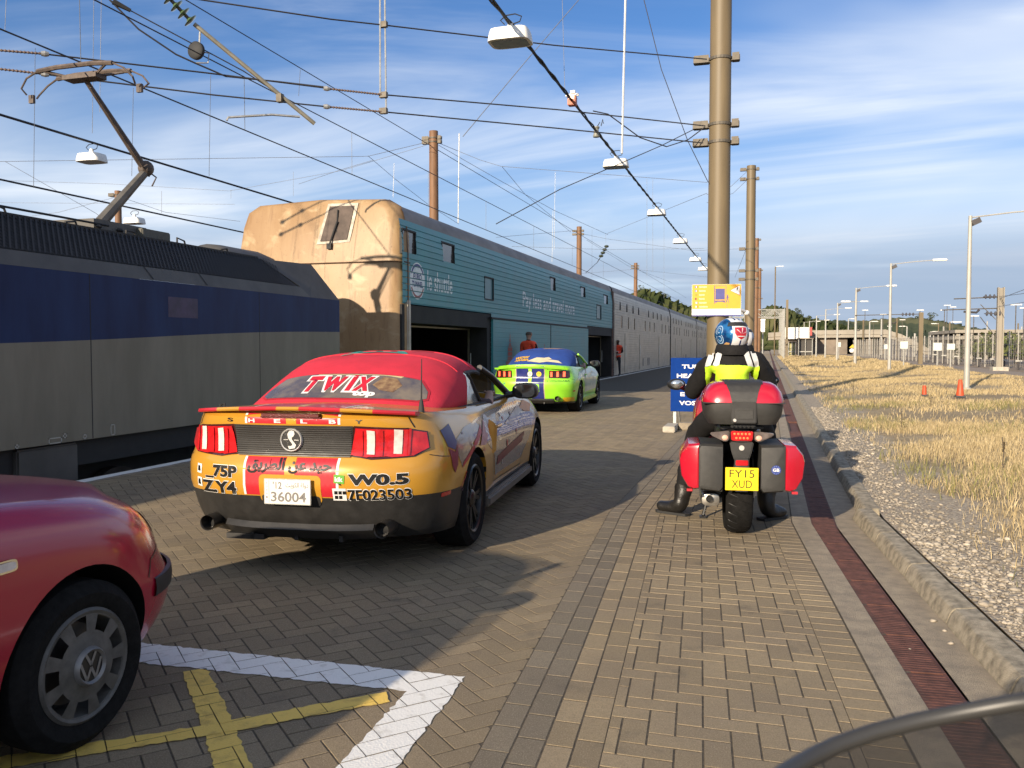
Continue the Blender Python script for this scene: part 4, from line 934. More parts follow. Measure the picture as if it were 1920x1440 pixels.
# spans behind the train
def far(px, py, y): return unproj(px, py, 'y', y)
for pts, lab in [([(822, 268, 37), (900, 300, 38), (940, 312, 38), (1200, 332, 40), (1326, 342, 42)], 'thin far span wire from the rusty mast to the thick mast'), ([(822, 272, 37), (870, 300, 38), (940, 340, 40), (1040, 395, 46), (1140, 440, 55)], 'thin far wire falling right from the rusty mast'), ([(941, 312, 38), (985, 365, 42), (1070, 435, 55)], 'thin far wire slanting down right from a hanger'), ([(700, 300, 38), (640, 318, 40), (560, 345, 44)], 'thin far wire falling left towards the cream wagon'),
    ([(690, 292, 37), (740, 335, 40), (805, 385, 44), (860, 420, 48)], 'thin far wire slanting behind the teal wagon roof'), ([(1138, 438, 66), (1232, 400, 50), (1326, 362, 40)], 'thin far wire rising to the thick mast'), ([(1090, 438, 68), (1138, 448, 70), (1300, 470, 75), (1400, 466, 80)], 'level far span wire behind the lamps'), ([(930, 445, 50), (1080, 432, 66)], 'thin far wire ending at the middle mast, left side'), ([(960, 462, 60), (1140, 468, 66), (1320, 466, 70)], 'lower level far span wire behind the lamps'), ([(1100, 450, 68), (1180, 500, 80), (1260, 530, 110)], 'thin far wire falling right from the middle mast'), ([(1000, 520, 90), (1190, 505, 96), (1330, 520, 110)], 'faint level wire above the train roof, left of the thick mast'), ([(1325, 365, 46), (1370, 350, 47), (1400, 322, 48.5)], 'short wire between thick mast and olive mast, upper'), ([(1325, 380, 46), (1375, 362, 47), (1400, 338, 48.5)], 'short wire between thick mast and olive mast, lower'), ([(1366, 508, 60), (1400, 508, 48.5)], 'short level wire between thick mast and olive mast'), ([(1378, 520, 80), (1398, 470, 49)], 'short slanting wire beside the olive mast')]:
    wire([far(*p) for p in pts], .011, lab, M_wireg, n=5)
for px, y0, y1, d in ((861, 250, 418, 36), (739, 306, 370, 36), (1041, 322, 468, 50), (1037, 395, 492, 50)): wire([far(px, y0, d), far(px-2, y1, d)], .022 if px == 861 else .010, 'pale vertical rod standing behind the teal wagon roof' if px == 861 else 'thin vertical hanger rod seen against the sky', M_galv, name='hanger_rod')
for px, y0, y1, d in ((1224, 336, 510, 44), (1213, 520, 335, 44), (550, 322, 368, 40), (303, 358, 400, 30), (433, 355, 372, 42), (1110, 430, 520, 70), (1136, 455, 438, 62), (1245, 400, 560, 60)): wire([far(px, y0, d), far(px, y1, d)], .007, 'thin vertical hanger rod seen against the sky', M_wireg, name='hanger_rod')
for px, y0, y1 in ((12, -10, 60), (66, 90, 350), (190, -10, 210), (176, 0, 250), (250, 165, 330), (395, 140, 330), (563, 130, 180)): wire([span(px, y0), span(px-3, y1)], .004, 'hair thin vertical dropper wire high on the left', M_wireg, name='dropper')
# registration arm with glass insulators
arm = thing('registration_arm', 'slanting grey tube with green glass insulator discs and hanging pulley', 'line fitting', tuple(span(470, 130))); ao = span(470, 130)
def sp(px, py): return span(px, py)-ao
mb = MB(); mb.tube([sp(364, 45), sp(590, 232)], .038, 8); mb.build('tube', M_tubeg, arm, smooth=40)
M_ = (sp(330, 10)-sp(364, 46)).to_track_quat('Z', 'Y').to_matrix().to_4x4(); M_.translation = sp(364, 46); pr = []
mb = MB(); 
for k in range(5):
    z = .05+k*.145; pm = MB(); pm.lathe([(0, z), (.03, z), (.115, z+.015), (.13, z+.03), (.06, z+.055), (.03, z+.08), (0, z+.08)], 'z', n=18, M=M_); pm.build('glass_disc', M_glass, arm, smooth=35)
    mb.lathe([(.028, z+.06), (.03, z+.14)], 'z', n=8, M=M_)
mb.build('insulator_core', M_brk, arm)
q = sp(368, 95); mb = MB(); mb.lathe([(0, -.05), (.12, -.05), (.145, -.03), (.145, .03), (.12, .05), (0, .05)], 'y', tuple(q), 22); mb.build('pulley', M_rubber, arm, smooth=40)
mb = MB(); mb.tube([sp(375, 60), sp(374, 80)], .016, 6); mb.build('pulley_hook', M_galv, arm); mb = MB(); mb.tube([sp(378, 97), sp(392, 100), sp(390, 118), sp(368, 118)], .012, 6); mb.build('pulley_link', M_galv, arm)
mb = MB(); mb.tube([sp(425, 226), sp(428, 220), sp(510, 215), sp(562, 219)], .020, 6); mb.build('steady_arm', M_galv, arm); mb = MB(); mb.box(*(lambda v: (v.x-.05, v.x+.05, v.y-.05, v.y+.05, v.z-.08, v.z+.06))(sp(525, 183))); mb.build('clamp', M_brk, arm)
wire([span(198, -8), span(260, 55), span(330, 102), span(363, 117), span(423, 143), span(520, 153), span(606, 163)], .014, 'curved black cable sweeping past the hanging pulley')
wire([span(205, 0), span(245, 20), span(456, 133), span(526, 178)], .010, 'black stay wire ending at the slanting grey tube')
mb = MB(); mb.tube([span(212, 3), span(245, 20)], [.05, .03], 8); tag(mb.build('wire_clamp', M_rubber), 'black tapered clamp on the stay wire at the top left', 'clamp', WGROUP)
# lamp cable over the lane
LCX = unproj(957, 60, 'y', 13.6).x; lz = unproj(957, 62, 'y', 13.6).z
def lamp_cable_z(y): return lz+.16
ys = list(np.linspace(3, 60, 60)); mb = MB()
for ph in (0, 2.1, 4.2): mb.tube([(LCX+.028*math.cos(y*2.3+ph), y, lamp_cable_z(y)+.028*math.sin(y*2.3+ph)) for y in ys], .018, 5)
tag(mb.build('lamp_cable', M_rubber, None, weld=False), 'thick twisted black cable carrying the row of white lamps over the lane', 'cable', WGROUP)
M_lampw = mat('white lamp housing', (.80,.78,.72), .45, var=.04); M_diff = mat('frosted lamp glass', (.30,.31,.28), .3)
def lamp(x, y, z, label, rz=0., s=1., group='white lamps hung on cables'):
    t = thing('hanging_lamp', label, 'lamp', (x, y, z), rz, group, s)
    mb = MB(); rows = []
    for k, (w, l, zz) in enumerate(((.30, .20, -.17), (.35, .25, -.165), (.35, .25, -.13), (.33, .235, -.02), (.31, .22, .035), (.22, .15, .05))):
        rows.append([(w*math.copysign(abs(math.cos(a))**.45, math.cos(a)), l*math.copysign(abs(math.sin(a))**.45, math.sin(a)), zz) for a in np.linspace(0, 2*math.pi, 32, endpoint=False)])
    mb.grid(rows, closev=True); mb.add(rows[-1], [tuple(range(32))]); mb.build('housing', M_lampw, t, smooth=45)
    mb = MB(); mb.add([(p[0]*1.0, p[1]*1.0, -.172) for p in rows[0]], [tuple(range(32))]); mb.build('diffuser', M_diff, t)
    mb = MB(); mb.lathe([(.07, .04), (.07, .09), (.045, .12), (.045, .17), (0, .17)], 'z', n=14); mb.build('hanger', M_lampw, t, smooth=40)
    mb = MB(); mb.tube([(.04, .0, .14), (.16, .0, .17), (.19, .0, .25), (.08, 0, .30), (-.08, 0, .29), (-.17, 0, .22), (-.1, 0, .15)], .010, 6); mb.build('cable_loop', M_rubber, t); return t
ylamp = [unproj(px, 300, 'x', LCX).y for px in (957, 1155, 1232, 1277, 1306, 1321)]
for k, y in enumerate(ylamp): lamp(LCX, y, lz, ['largest white lamp at the top centre hung on the black cable', 'second white lamp along the black cable, below the thin white rod', 'third white lamp along the black cable', 'fourth white lamp along the black cable', 'fifth white lamp along the cable, close to the thick mast', 'sixth white lamp, half hidden at the edge of the thick mast'][k], sc if (sc := 0.) else 0., 1.)
q = unproj(172, 292, 'x', -16.6); lamp(-16.6, q.y, q.z, 'white lamp left of the pantograph arm'); q = unproj(252, 411, 'x', -21.6); lamp(-21.6, q.y, q.z, 'white lamp low behind the pantograph arm')
q = unproj(1073, 186, 'x', LCX); t = thing('signal_box', 'small orange and red box clamped on the lamp cable', 'signal lamp', tuple(q)); mb = MB(); mb.box(-.09, .09, -.09, .09, -.14, .06); mb.build('case', mat('orange case', (.45,.10,.03), .5), t, bev=.012); mb = MB(); mb.box(-.06, .06, -.10, -.091, -.02, .05); mb.build('lens', mat('amber lens', (.9,.45,.08), .3), t); mb = MB(); mb.box(-.14, .14, -.03, .03, .061, .11); mb.box(-.03, .07, -.06, .02, .111, .17); mb.build('clamp', M_lampw, t)
q = unproj(1118, 248, 'x', LCX); t = thing('siren', 'small grey cylinder siren hanging below the lamp cable', 'siren', tuple(q)); mb = MB(); mb.lathe([(.0, -.12), (.075, -.12), (.085, -.09), (.06, -.02), (.06, .08), (.08, .10), (.08, .13), (0, .13)], 'z', n=18); mb.build('barrel', mat('siren grey', (.22,.22,.18), .5), t, smooth=40); mb = MB(); mb.tube([(.02, 0, .13), (.09, 0, .24), (.12, 0, .14), (.16, 0, .3), (.18, 0, .2)], .012, 6); mb.build('lead', M_rubber, t)
wire([span(1173, -10), span(1166, 288)], .024, 'thin white vertical rod above the second lamp', mat('white rod', (.66,.66,.64), .4), name='hanger_rod')
wire([(LCX, ylamp[0]+3.6, lz+2.3), (LCX, ylamp[0]+3.9, lz+.2)], .005, 'hair thin wire holding the lamp cable above the orange box', M_wireg, name='dropper')
t = thing('insulator', 'small string of dark insulator discs hanging behind the train roof', 'insulator', tuple(far(1132, 470, 66)), group='rod insulators'); o_ = far(1132, 470, 66); mb = MB()
for k in range(4): q = far(1127+3.4*k, 480-6*k, 66)-o_; mb.ball(tuple(q), (.19, .19, .11), 10, 6)
mb.build('disc_string', mat('dark glass', (.05,.06,.04), .25), t); mb = MB(); mb.tube([far(1120, 492, 66)-o_, far(1138, 462, 66)-o_], .03, 5); mb.tube([far(1120, 492, 66)-o_, far(1098, 512, 64)-o_], .02, 5); mb.build('stay', M_wire, t)

# ------------------------------------------------------------------ signs by the thick mast
M_signY = mat('yellow sign face', (.62,.33,.010), .4, var=.04); M_signW = mat('white sign face', (.72,.71,.68), .4, var=.04); M_signB = mat('blue sign face', (.004,.034,.19), .75, spec=.08, var=.08); M_ink = mat('indigo ink', (.05,.05,.22), .5)
sy = 19.6-.30; s0 = unproj(1297, 593, 'y', sy); s1 = unproj(1390, 532, 'y', sy); sw, sh = s1.x-s0.x, s1.z-s0.z
t = thing('yellow_sign', 'yellow rectangular warning sign with blue lorry symbol fixed on the thick mast', 'sign', (s0.x, sy, s0.z), R(3))
mb = MB(); mb.box(0, sw, 0, .02, 0, sh); mb.build('board', M_signW, t, bev=.004)
def sgn(name, polys, m, off=.0015): return flat(name, poly_mesh([[(a*sw, b*sh) for a, b in p] for p in polys]), m, t, (0, -off, 0), (1, 0, 0), (0, 0, 1))
rc = lambda a, b, c, d: [(a, b), (c, b), (c, d), (a, d)]
sgn('yellow_field', [rc(.005, .23, .995, .995)], M_signY); sgn('blue_edge', [rc(0, 0, 1, .035)], M_ink)
sgn('lorry_symbol', [rc(.48, .52, .67, .86), rc(.475, .45, .675, .49), rc(.48, .42, .505, .46), rc(.645, .42, .67, .46), rc(.455, .36+.03, .47, .95), rc(.69, .39, .697, .95), rc(.455, .945, .697, .957)], M_ink, .003)
sgn('pedestrian_head', [[(.725+.013*math.cos(a), .655+.022*math.sin(a)) for a in np.linspace(0, 6.28, 10)[:-1]]], M_ink, .003)
sgn('pedestrian_symbol', [[(.715, .63), (.738, .63), (.735, .53), (.718, .53)], [(.718, .54), (.727, .54), (.71, .44), (.695, .43)], [(.727, .54), (.737, .54), (.755, .43), (.745, .42)], [(.716, .625), (.70, .55), (.707, .545), (.722, .61)], [(.735, .625), (.757, .57), (.752, .56), (.732, .60)]], M_ink, .003)
sgn('arrow_symbol', [rc(.712, .27, .718, .36)], M_ink, .003)
sgn('warning_triangle', [[(.785, .80), (.965, .665), (.965, .945)]], M_signW, .003); sgn('warning_triangle_edge', [[(.775, .80), (.785, .80), (.965, .945), (.965, .965)], [(.775, .80), (.965, .645), (.965, .665), (.785, .80)], [(.965, .645), (.973, .645), (.973, .965), (.965, .965)]], mat('red edge', (.42,.08,.03), .5), .0035)
sgn('exclamation', [[(.90, .80), (.915, .79), (.945, .90), (.925, .905)], [(.87, .775), (.882, .765), (.887, .785), (.875, .79)]], M_rubber, .0045)
for k in range(6):
    v = .925-.125*k; l = (.17, .14, .13, .12, .17, .18)[k]; sgn('text_line', [[(.15+j*.022, v-.028+(.0 if j % 3 else .012)), (.15+j*.022+.017, v-.028), (.15+j*.022+.017, v+.022-(.01 if j % 2 else 0)), (.15+j*.022, v+.022)] for j in range(int(l/.022))], mat('pale lettering', (.80,.74,.36), .5), .003)
    cols = [((.05,.05,.3), (.8,.8,.8), (.5,.05,.05)), ((.1,.1,.4), (.7,.7,.7), (.4,.1,.1)), ((.55,.30,.0), (.5,.2,.02), (.55,.30,0)), ((.1,.02,.02), (.35,.03,.02), (.5,.3,0)), ((.6,.2,.1), (.75,.75,.75), (.2,.2,.5)), ((.1,.35,.1), (.8,.8,.8), (.45,.05,.05))][k]
    for j in range(3): sgn('flag', [rc(.062+j*.018, v-.03, .062+(j+1)*.018, v+.03)], mat('flag ink', cols[j], .5), .003)
mb = MB()
for dz in (.12, sh-.14): mb.lathe([(.25, -.02), (.262, -.02), (.262, .02), (.25, .02)], 'z', (sw*.53, .305, dz), 24)
mb.box(sw*.53-.05, sw*.53+.05, .02, .07, .05, sh-.05); mb.build('mount_band', M_galv, t)
q = unproj(1397, 584, 'y', 19.6); t = thing('white_lamp', 'small white lamp fitting at the right end of the yellow sign', 'lamp', tuple(q)); mb = MB(); mb.tube([(-.1, -.2, .03), (.0, -.05, .0), (.02, 0, -.02)], .035, 8); mb.ball((.03, 0, -.03), (.07, .07, .06), 10, 8); mb.build('fitting', M_signW, t, smooth=40); mb = MB(); mb.tube([(-.1, -.2, .03), (-.28, -.1, .05)], .018, 6); mb.build('bracket_arm', M_galv, t)
# blue board
bs = unproj(1257, 771, 'y', 15.0); b1 = unproj(1310, 671, 'y', 15.0); bw = 1.06; bh = b1.z-bs.z
t = thing('blue_sign_board', 'blue notice board with white capitals standing on concrete blocks left of the rider', 'sign', (bs.x, 15.0, bs.z), R(-2))
mb = MB(); mb.box(0, bw, 0, .025, 0, bh); mb.build('board', M_signB, t, bev=.004)
def btx(s, u0, u1, v0, v1): flat('lettering', fit_mesh(text_mesh(s, bold=.028), u0*bw, u1*bw, v0*bh, v1*bh), M_signW, t, (0, -.002, 0), (1, 0, 0), (0, 0, 1))
btx('TURN OFF', .18, .88, .80, .875); btx('HEADLIGHTS', .10, .95, .625, .705); btx('ETEIGNEZ', .16, .88, .285, .36); btx('VOS PHARES', .14, .93, .12, .20)
flat('divider', poly_mesh([[(.02*bw, .485*bh), (.98*bw, .485*bh), (.98*bw, .51*bh), (.02*bw, .51*bh)]]), M_signW, t, (0, -.002, 0), (1, 0, 0), (0, 0, 1))
mb = MB()
for x in (.07, bw-.07): mb.box(x-.025, x+.025, .03, .07, -bs.z+.0, bh-.05)
mb.build('post', M_galv, t)
mb = MB()
for x in (.07, bw-.07): mb.tube([(x, .05, bh*.6), (x, .75, -bs.z+.01)], .02, 6)
mb.build('strut', M_galv, t)
M_cblk = mat('pale concrete block', (.42,.38,.31), .9, var=.15, scale=9, bump=.5)
for k, (x0, x1, y0, y1, z1, lab) in enumerate(((bs.x-.04, bs.x+.16, 14.2, 14.9, .10, 'long pale concrete block lying in front of the blue board'), (bs.x+.17, bs.x+.8, 14.72, 14.98, .12, 'dark concrete block under the blue board'))):
    mb = MB(); mb.box(x0, x1, y0, y1, .001, z1); tag(mb.build('concrete_block', M_cblk if k == 0 else M_conc, bev=.012), lab, 'block', 'concrete blocks weighing down the board')
# ------------------------------------------------------------------ hills and the yard beyond
def hill_mat(name, a, b_, c_, sc):
    m, nt, b = new_mat(name); N = nt.nodes; L = nt.links; geo = N.new('ShaderNodeNewGeometry')
    def noise(s, det=6):
        n = N.new('ShaderNodeTexNoise'); n.inputs['Scale'].default_value = s; n.inputs['Detail'].default_value = det; L.new(geo.outputs['Position'], n.inputs['Vector']); return n.outputs['Fac']
    def mixr(f, A, B, lo, hi, t=1):
        r = N.new('ShaderNodeMapRange'); r.inputs['From Min'].default_value = lo; r.inputs['From Max'].default_value = hi; r.inputs['To Max'].default_value = t; L.new(f, r.inputs['Value'])
        x = N.new('ShaderNodeMix'); x.data_type = 'RGBA'; L.new(r.outputs[0], x.inputs['Factor'])
        for k, v in (('A', A), ('B', B)):
            if isinstance(v, tuple): x.inputs[k].default_value = v+(1,)
            else: L.new(v, x.inputs[k])
        return x.outputs['Result']
    c = mixr(noise(sc), a, b_, .42, .60); c = mixr(noise(sc*.45, 3), c, c_, .55, .62, .8)
    L.new(c, b.inputs['Base Color']); b.inputs['Roughness'].default_value = 1; b.inputs['Specular IOR Level'].default_value = 0
    return m
def hill(name, prof, dist, depth, m, tree_h, label):
    """ridge through photo points (px, py) at a distance, falling towards the viewer and behind"""
    mb = MB(); n = 150; pxs = np.linspace(prof[0][0], prof[-1][0], n); rows = []
    for px in pxs:
        py = curve(prof, px); d = dist
        top = unproj(px, py, 'y', dist); row = []
        for k, (t, h) in enumerate(((-1.0, 0), (-.8, .10), (-.6, .30), (-.45, .5), (-.3, .70), (-.18, .85), (-.08, .96), (0, 1), (.3, .9), (1, .2))):
            j = random.uniform(-1, 1)*tree_h*.35
            row.append((top.x*(1+t*depth/dist)+j*3, dist+t*depth+j*3, max(-1.2, top.z*h+(j if 0 < k < 9 else 0)+(random.random()**2*tree_h if 1 < k < 8 else 0))))
        rows.append(row)
    mb.grid(rows); return structure(mb.build(name, m, None, smooth=80), label)
M_hill = hill_mat('wooded hillside', (.055,.070,.026), (.11,.12,.045), (.21,.19,.08), .02); M_hill2 = hill_mat('far wooded hill', (.060,.078,.052), (.10,.115,.07), (.17,.165,.09), .012)
hill('far_hill', [(1380, 606), (1500, 600), (1600, 603), (1690, 597), (1745, 601), (1800, 611), (1850, 620), (1900, 630), (2000, 640), (2100, 650)], 1100, 380, M_hill2, 2.2, 'distant wooded ridge on the right')
hill('near_hill', [(1390, 600), (1425, 582), (1445, 576), (1470, 580), (1495, 590), (1512, 598), (1540, 603), (1580, 612), (1620, 625), (1660, 645)], 650, 240, M_hill, 2, 'green hill beyond the rusty masts')
hill('train_hill', [(1120, 640), (1160, 580), (1190, 550), (1215, 548), (1245, 560), (1285, 577), (1330, 592), (1400, 612)], 600, 200, M_hill, 2.6, 'tree covered hill above the far train')
# trees standing out on the ridges
M_leafd = grass_mat('dark foliage', (.030,.040,.014), (.075,.085,.03), (.048,.06,.02)); M_trunk = mat('bark', (.09,.07,.05), .9, bump=.5)
def leaf_cloud(n, c, r, size, m_up=.0):
    c = np.array(c); k = 7; cen = RNG.normal(0, .42, (k, 3))*np.array(r)+c; cr = RNG.uniform(.35, .6, k)
    idx = RNG.integers(0, k, n); d = RNG.normal(0, 1, (n, 3)); d /= np.linalg.norm(d, axis=1)[:, None]; rad = RNG.uniform(.35, 1, n)**.5
    p = cen[idx]+d*rad[:, None]*cr[idx][:, None]*np.array(r); a = RNG.normal(0, 1, (n, 3)); a /= np.linalg.norm(a, axis=1)[:, None]; b = np.cross(a, RNG.normal(0, 1, (n, 3))); b /= np.linalg.norm(b, axis=1)[:, None]
    s = (size*RNG.uniform(.5, 1.3, n))[:, None]
    V = np.stack([p+a*s, p+b*s*.6, p-a*s, p-b*s*.6], 1).reshape(-1, 3); F_ = np.arange(n*4).reshape(n, 4); return V, F_
def tree(x, y, z, h, w, label, group, nleaf=500, name='tree', m=None, cat='tree'):
    t = thing(name, label, cat, (x, y, z), group=group); mb = MB(); mb.tube([(0, 0, -.3), (.05*h*.3, 0, h*.3), (0, .02*h, h*.75)], [h*.035, h*.028, h*.008], 7)
    for k in range(4): a = k*1.6; mb.tube([(0, 0, h*(.3+.1*k)), (math.cos(a)*w*.6, math.sin(a)*w*.6, h*(.5+.1*k))], [h*.015, h*.005], 5)
    mb.build('trunk', M_trunk, t); V, F_ = leaf_cloud(nleaf, (0, 0, h*.62), (w, w, h*.42), h*.055); link('crown', np_mesh('crown', V, F_, m or M_leafd), t)
TG = 'trees on the skyline'
for px, py, d, h, lab in ((1745, 601, 1060, 14, 'round tree on the ridge, right end of the skyline group'), (1722, 599, 1080, 10, 'small tree on the ridge beside the round one'), (1510, 600, 640, 9, 'dark tree where the green hill meets the ridge'), (1497, 592, 640, 8, 'dark tree on the shoulder of the green hill'), (1205, 548, 590, 9, 'tree on the top of the hill above the train'), (1240, 562, 590, 10, 'tree on the slope of the hill above the train')):
    q = unproj(px, py, 'y', d); tree(q.x, d, q.z-h*.55, h, h*.5, lab, TG, 420)
M_bush = grass_mat('yellow green bush', (.07,.09,.018), (.16,.17,.04), (.10,.125,.028))
for px, y, h, w, lab in ((1905, 66, 2.6, 3.2, 'green bush at the right edge behind the fence'), (1868, 72, 2.2, 3.0, 'green bush left of the edge bush behind the fence'), (1838, 76, 1.8, 2.4, 'low dark bush behind the fence by the frame building')):
    q = unproj(px, 660, 'y', y); tree(q.x, y, .15, h, w, lab, 'bushes behind the fence', 900, 'bush', M_bush if px > 1880 else M_leafd, 'bush')
# lamp posts with a side arm
M_post = mat('pale galvanised post', (.40,.39,.35), .55, var=.10, scale=2, metal=.2); M_cam = mat('dark camera', (.05,.045,.045), .5)
def lamp_post(x, y, h, label, z=.15, arm=1.9, detail=True, r=.075):
    t = thing('lamp_post', label, 'lamp post', (x, y, z), R(random.uniform(-3, 3)), 'lamp posts in the yard')
    mb = MB(); mb.tube([(0, 0, -.3), (0, 0, h*.45), (0, 0, h)], [r*1.15, r*.95, r*.7], 12); 
    if detail: mb.lathe([(r*1.8, 0), (r*1.8, .05), (r*1.2, .06)], 'z', n=12)
    mb.build('pole', M_post, t, smooth=40)
    mb = MB(); mb.tube([(0, 0, h-.05), (arm*.6, 0, h+.06), (arm, 0, h+.10)], .022, 6); mb.build('arm', M_post, t)
    mb = MB(); pr = [(0, -.02), (.04, -.05), (.09, -.05), (.11, 0), (.085, .05), (0, .07)]; mb.box(arm, arm+.72, -.13, .13, h+.06, h+.16); mb.build('lamp_head', M_lampw, t, bev=.04, bseg=2)
    if detail:
        mb = MB(); mb.box(.04, .28, -.08, .08, h-.28, h-.12, M=Matrix.Translation((.1, 0, h-.2)) @ Matrix.Rotation(R(-25), 4, 'Y') @ Matrix.Translation((-.1, 0, .2-h))); mb.tube([(0, 0, h-.2), (.12, 0, h-.12)], .03, 6); mb.build('camera', M_cam, t)
        mb = MB(); mb.tube([(-.12, 0, h*.45), (.22, 0, h*.45-.03), (.3, .05, h*.45+.05)], .035, 6); mb.build('side_fitting', M_cam, t)
    return t
LP_ = [(1812, 730, 405, 'nearest lamp post with side arm, beside the taller traffic cone'), (1667, 696, 494, 'second lamp post with side arm, in the dry grass'), (1603, 684, 540, 'third lamp post, with a second lamp on its left'), (1569, 676, 568, 'fourth lamp post along the far grass'), (1547, 672, 580, 'fifth lamp post, beside the concrete abutment'), (1530, 670, 592, 'sixth lamp post, before the white signal hut'), (1517, 667, 602, 'seventh lamp post, short with a pale head'), (1507, 664, 604, 'eighth lamp post along the far grass')]
for px, pb, pt_, lab in LP_:
    b = unproj(px, pb, 'z', .15); top = unproj(px, pt_, 'y', b.y); lamp_post(b.x, b.y, max(4.5, min(7.5, top.z-.15)), lab, detail=b.y < 90, r=.075 if b.y < 60 else .09)
q = unproj(1603, 565, 'y', 69); t = thing('side_lamp', 'short pale lamp on the left of the third lamp post', 'lamp', (q.x, 69.0, q.z), group='lamp posts in the yard'); mb = MB(); mb.box(-1.0, -.3, -.12, .12, -.05, .05); mb.build('lamp_head', M_lampw, t, bev=.03); mb = MB(); mb.tube([(-.3, 0, 0), (0.02, 0.3, 0)], .02, 6); mb.build('arm', M_post, t)
rr = random.Random(11); FARP = [(1452, 662, 500, 1), (1474, 660, 563, 0), (1590, 664, 598, 1), (1618, 663, 600, 0), (1630, 662, 603, 1), (1652, 662, 598, 0), (1681, 661, 597, 0), (1726, 668, 585, 0), (1744, 664, 622, 1), (1759, 665, 607, 1), (1769, 664, 612, 0), (1776, 664, 620, 0), (1780, 664, 604, 1), (1840, 672, 622, 0), (1862, 675, 624, 1), (1808, 676, 614, 0), (1915, 672, 612, 0), (1850, 664, 602, 0), (1908, 664, 606, 0), (1700, 663, 612, 1), (1715, 662, 625, 0)]
for k, (px, pb, pt_, lp) in enumerate(FARP):
    y = rr.uniform(95, 170); b = unproj(px, 650, 'y', y); h = unproj(px, pt_, 'y', y).z-.2
    t = thing('far_post', 'distant plain grey post standing in the yard, number hidden among many alike' if 0 else ('distant lamp post in the yard with a pale lamp head' if lp else 'distant plain post in the yard without a lamp'), 'lamp post' if lp else 'post', (b.x, y, .19), group='distant posts in the yard')
    mb = MB(); mb.tube([(0, 0, -.2), (0, 0, h)], .11 if not lp else .09, 8); mb.build('pole', M_post if k % 3 else M_mast, t)
    if lp: mb = MB(); mb.box(-1.1 if k % 2 else .3, -.3 if k % 2 else 1.1, -.12, .12, h-.02, h+.08); mb.tube([(0, 0, h), (-.4 if k % 2 else .4, 0, h+.05)], .03, 5); mb.build('lamp_head', M_lampw, t)
for k, (px, py, y) in enumerate([(1622, 582, 120), (1638, 603, 140), (1656, 590, 110), (1725, 582, 100), (1771, 582, 90), (1776, 573, 110), (1787, 576, 120), (1826, 593, 80), (1905, 572, 70), (1920, 578, 90), (1692, 600, 130), (1668, 612, 150)]):
    q = unproj(px, py, 'y', y); t = thing('far_lamp', 'distant pale lamp on a slim dark post seen against the sky', 'lamp post', (q.x, y, .19), group='distant lamps against the sky'); mb = MB(); mb.tube([(0, 0, -.2), (0, 0, q.z-.19)], .035, 6); mb.build('pole', M_brk, t); mb = MB(); mb.box(-.36, .36, -.1, .1, q.z-.2, q.z-.12); mb.build('lamp_head', M_lampw, t)
# portal frames over the far tracks, left of the white hut
for k, y in enumerate((96, 112, 130, 150, 172)):
    a, b = unproj(1470-k*2.2, 640, 'y', y).x, unproj(1470-k*2.2, 640, 'y', y).x-(6.5 if k else 6.5); h = unproj(1465, 582+k*2, 'y', y).z
    t = thing('portal_frame', ['nearest', 'second', 'third', 'fourth', 'farthest'][k]+' pale lattice portal frame beyond the rusty masts', 'gantry', (a, y, .19), group='portal frames in a row')
    mb = MB()
    mb.tube([(0, 0, -.2), (0, 0, h)], .09, 6); mb.build('post', M_post, t); mb = MB(); mb.tube([(-6.5, 0, -.2), (-6.5, 0, h)], .09, 6); mb.build('post', M_post, t); mb = MB()
    for z in (h-.1, h-.9): mb.tube([(-6.5, 0, z), (0, 0, z)], .05, 5)
    for j in range(6): mb.tube([(-6.5+j*1.083, 0, h-.1 if j % 2 else h-.9), (-6.5+(j+1)*1.083, 0, h-.9 if j % 2 else h-.1)], .035, 5)
    mb.build('lattice_beam', M_post, t)
# small white signal with red top by the masts
q = unproj(1430, 640, 'y', 70); t = thing('signal_post', 'white signal head on a slim post just right of the rusty masts', 'signal', (q.x, 70, .15)); h = unproj(1430, 605, 'y', 70).z; mb = MB(); mb.tube([(0, 0, -.2), (0, 0, h)], .05, 8); mb.build('pole', M_post, t); mb = MB(); mb.box(-.16, .16, -.15, .15, h-.9, h); mb.box(-.2, .2, -.2, .2, h+.0, h+.12); mb.build('head', M_lampw, t, bev=.03)
M_fly = mat('flyover concrete', (.30,.27,.22), .9, var=.15, scale=.4, detail=8)
# flyover: deck, parapet, piers, abutment and falling ramp
M_flyd = mat('stained pier concrete', (.20,.165,.13), .9, var=.25, scale=.5, detail=8)
FY = 150.; fx = lambda px: unproj(px, 640, 'y', FY).x; fz = lambda py: unproj(1600, py, 'y', FY).z
fly = thing('flyover', 'long low concrete flyover with parapet, piers and a ramp falling to the right', 'bridge', (0, FY, 0))
mb = MB(); top = [(1440, 626), (1520, 622), (1620, 621), (1660, 621), (1690, 630), (1720, 645), (1752, 662)]; 
rows = []
for px, py in top: x, z = fx(px), fz(py); rows.append([(x, 0, z), (x, 0, z-1.0), (x, 12, z-1.0), (x, 12, z)])
mb.grid(rows, closev=True); mb.build('deck', M_fly, fly)
mb = MB(); rows = []
for px, py in top: x, z = fx(px), fz(py); rows.append([(x, -.15, z-.5), (x, -.15, z+.25), (x, .15, z+.25), (x, .15, z-.5)])
mb.grid(rows, closev=True); mb.build('parapet', M_fly, fly)
for px, w, lab in ((1500, 1.0, 0), (1526, 1.2, 0), (1570, 7, 1), (1597, 1.3, 0), (1632, 1.0, 0), (1660, 1.0, 0)):
    mb = MB(); mb.box(fx(px)-w/2, fx(px)+w/2, 1, 11, .1, fz(623)-.9); mb.build('abutment' if lab else 'pier', M_flyd, fly, bev=.05)
mb = MB(); rows = []
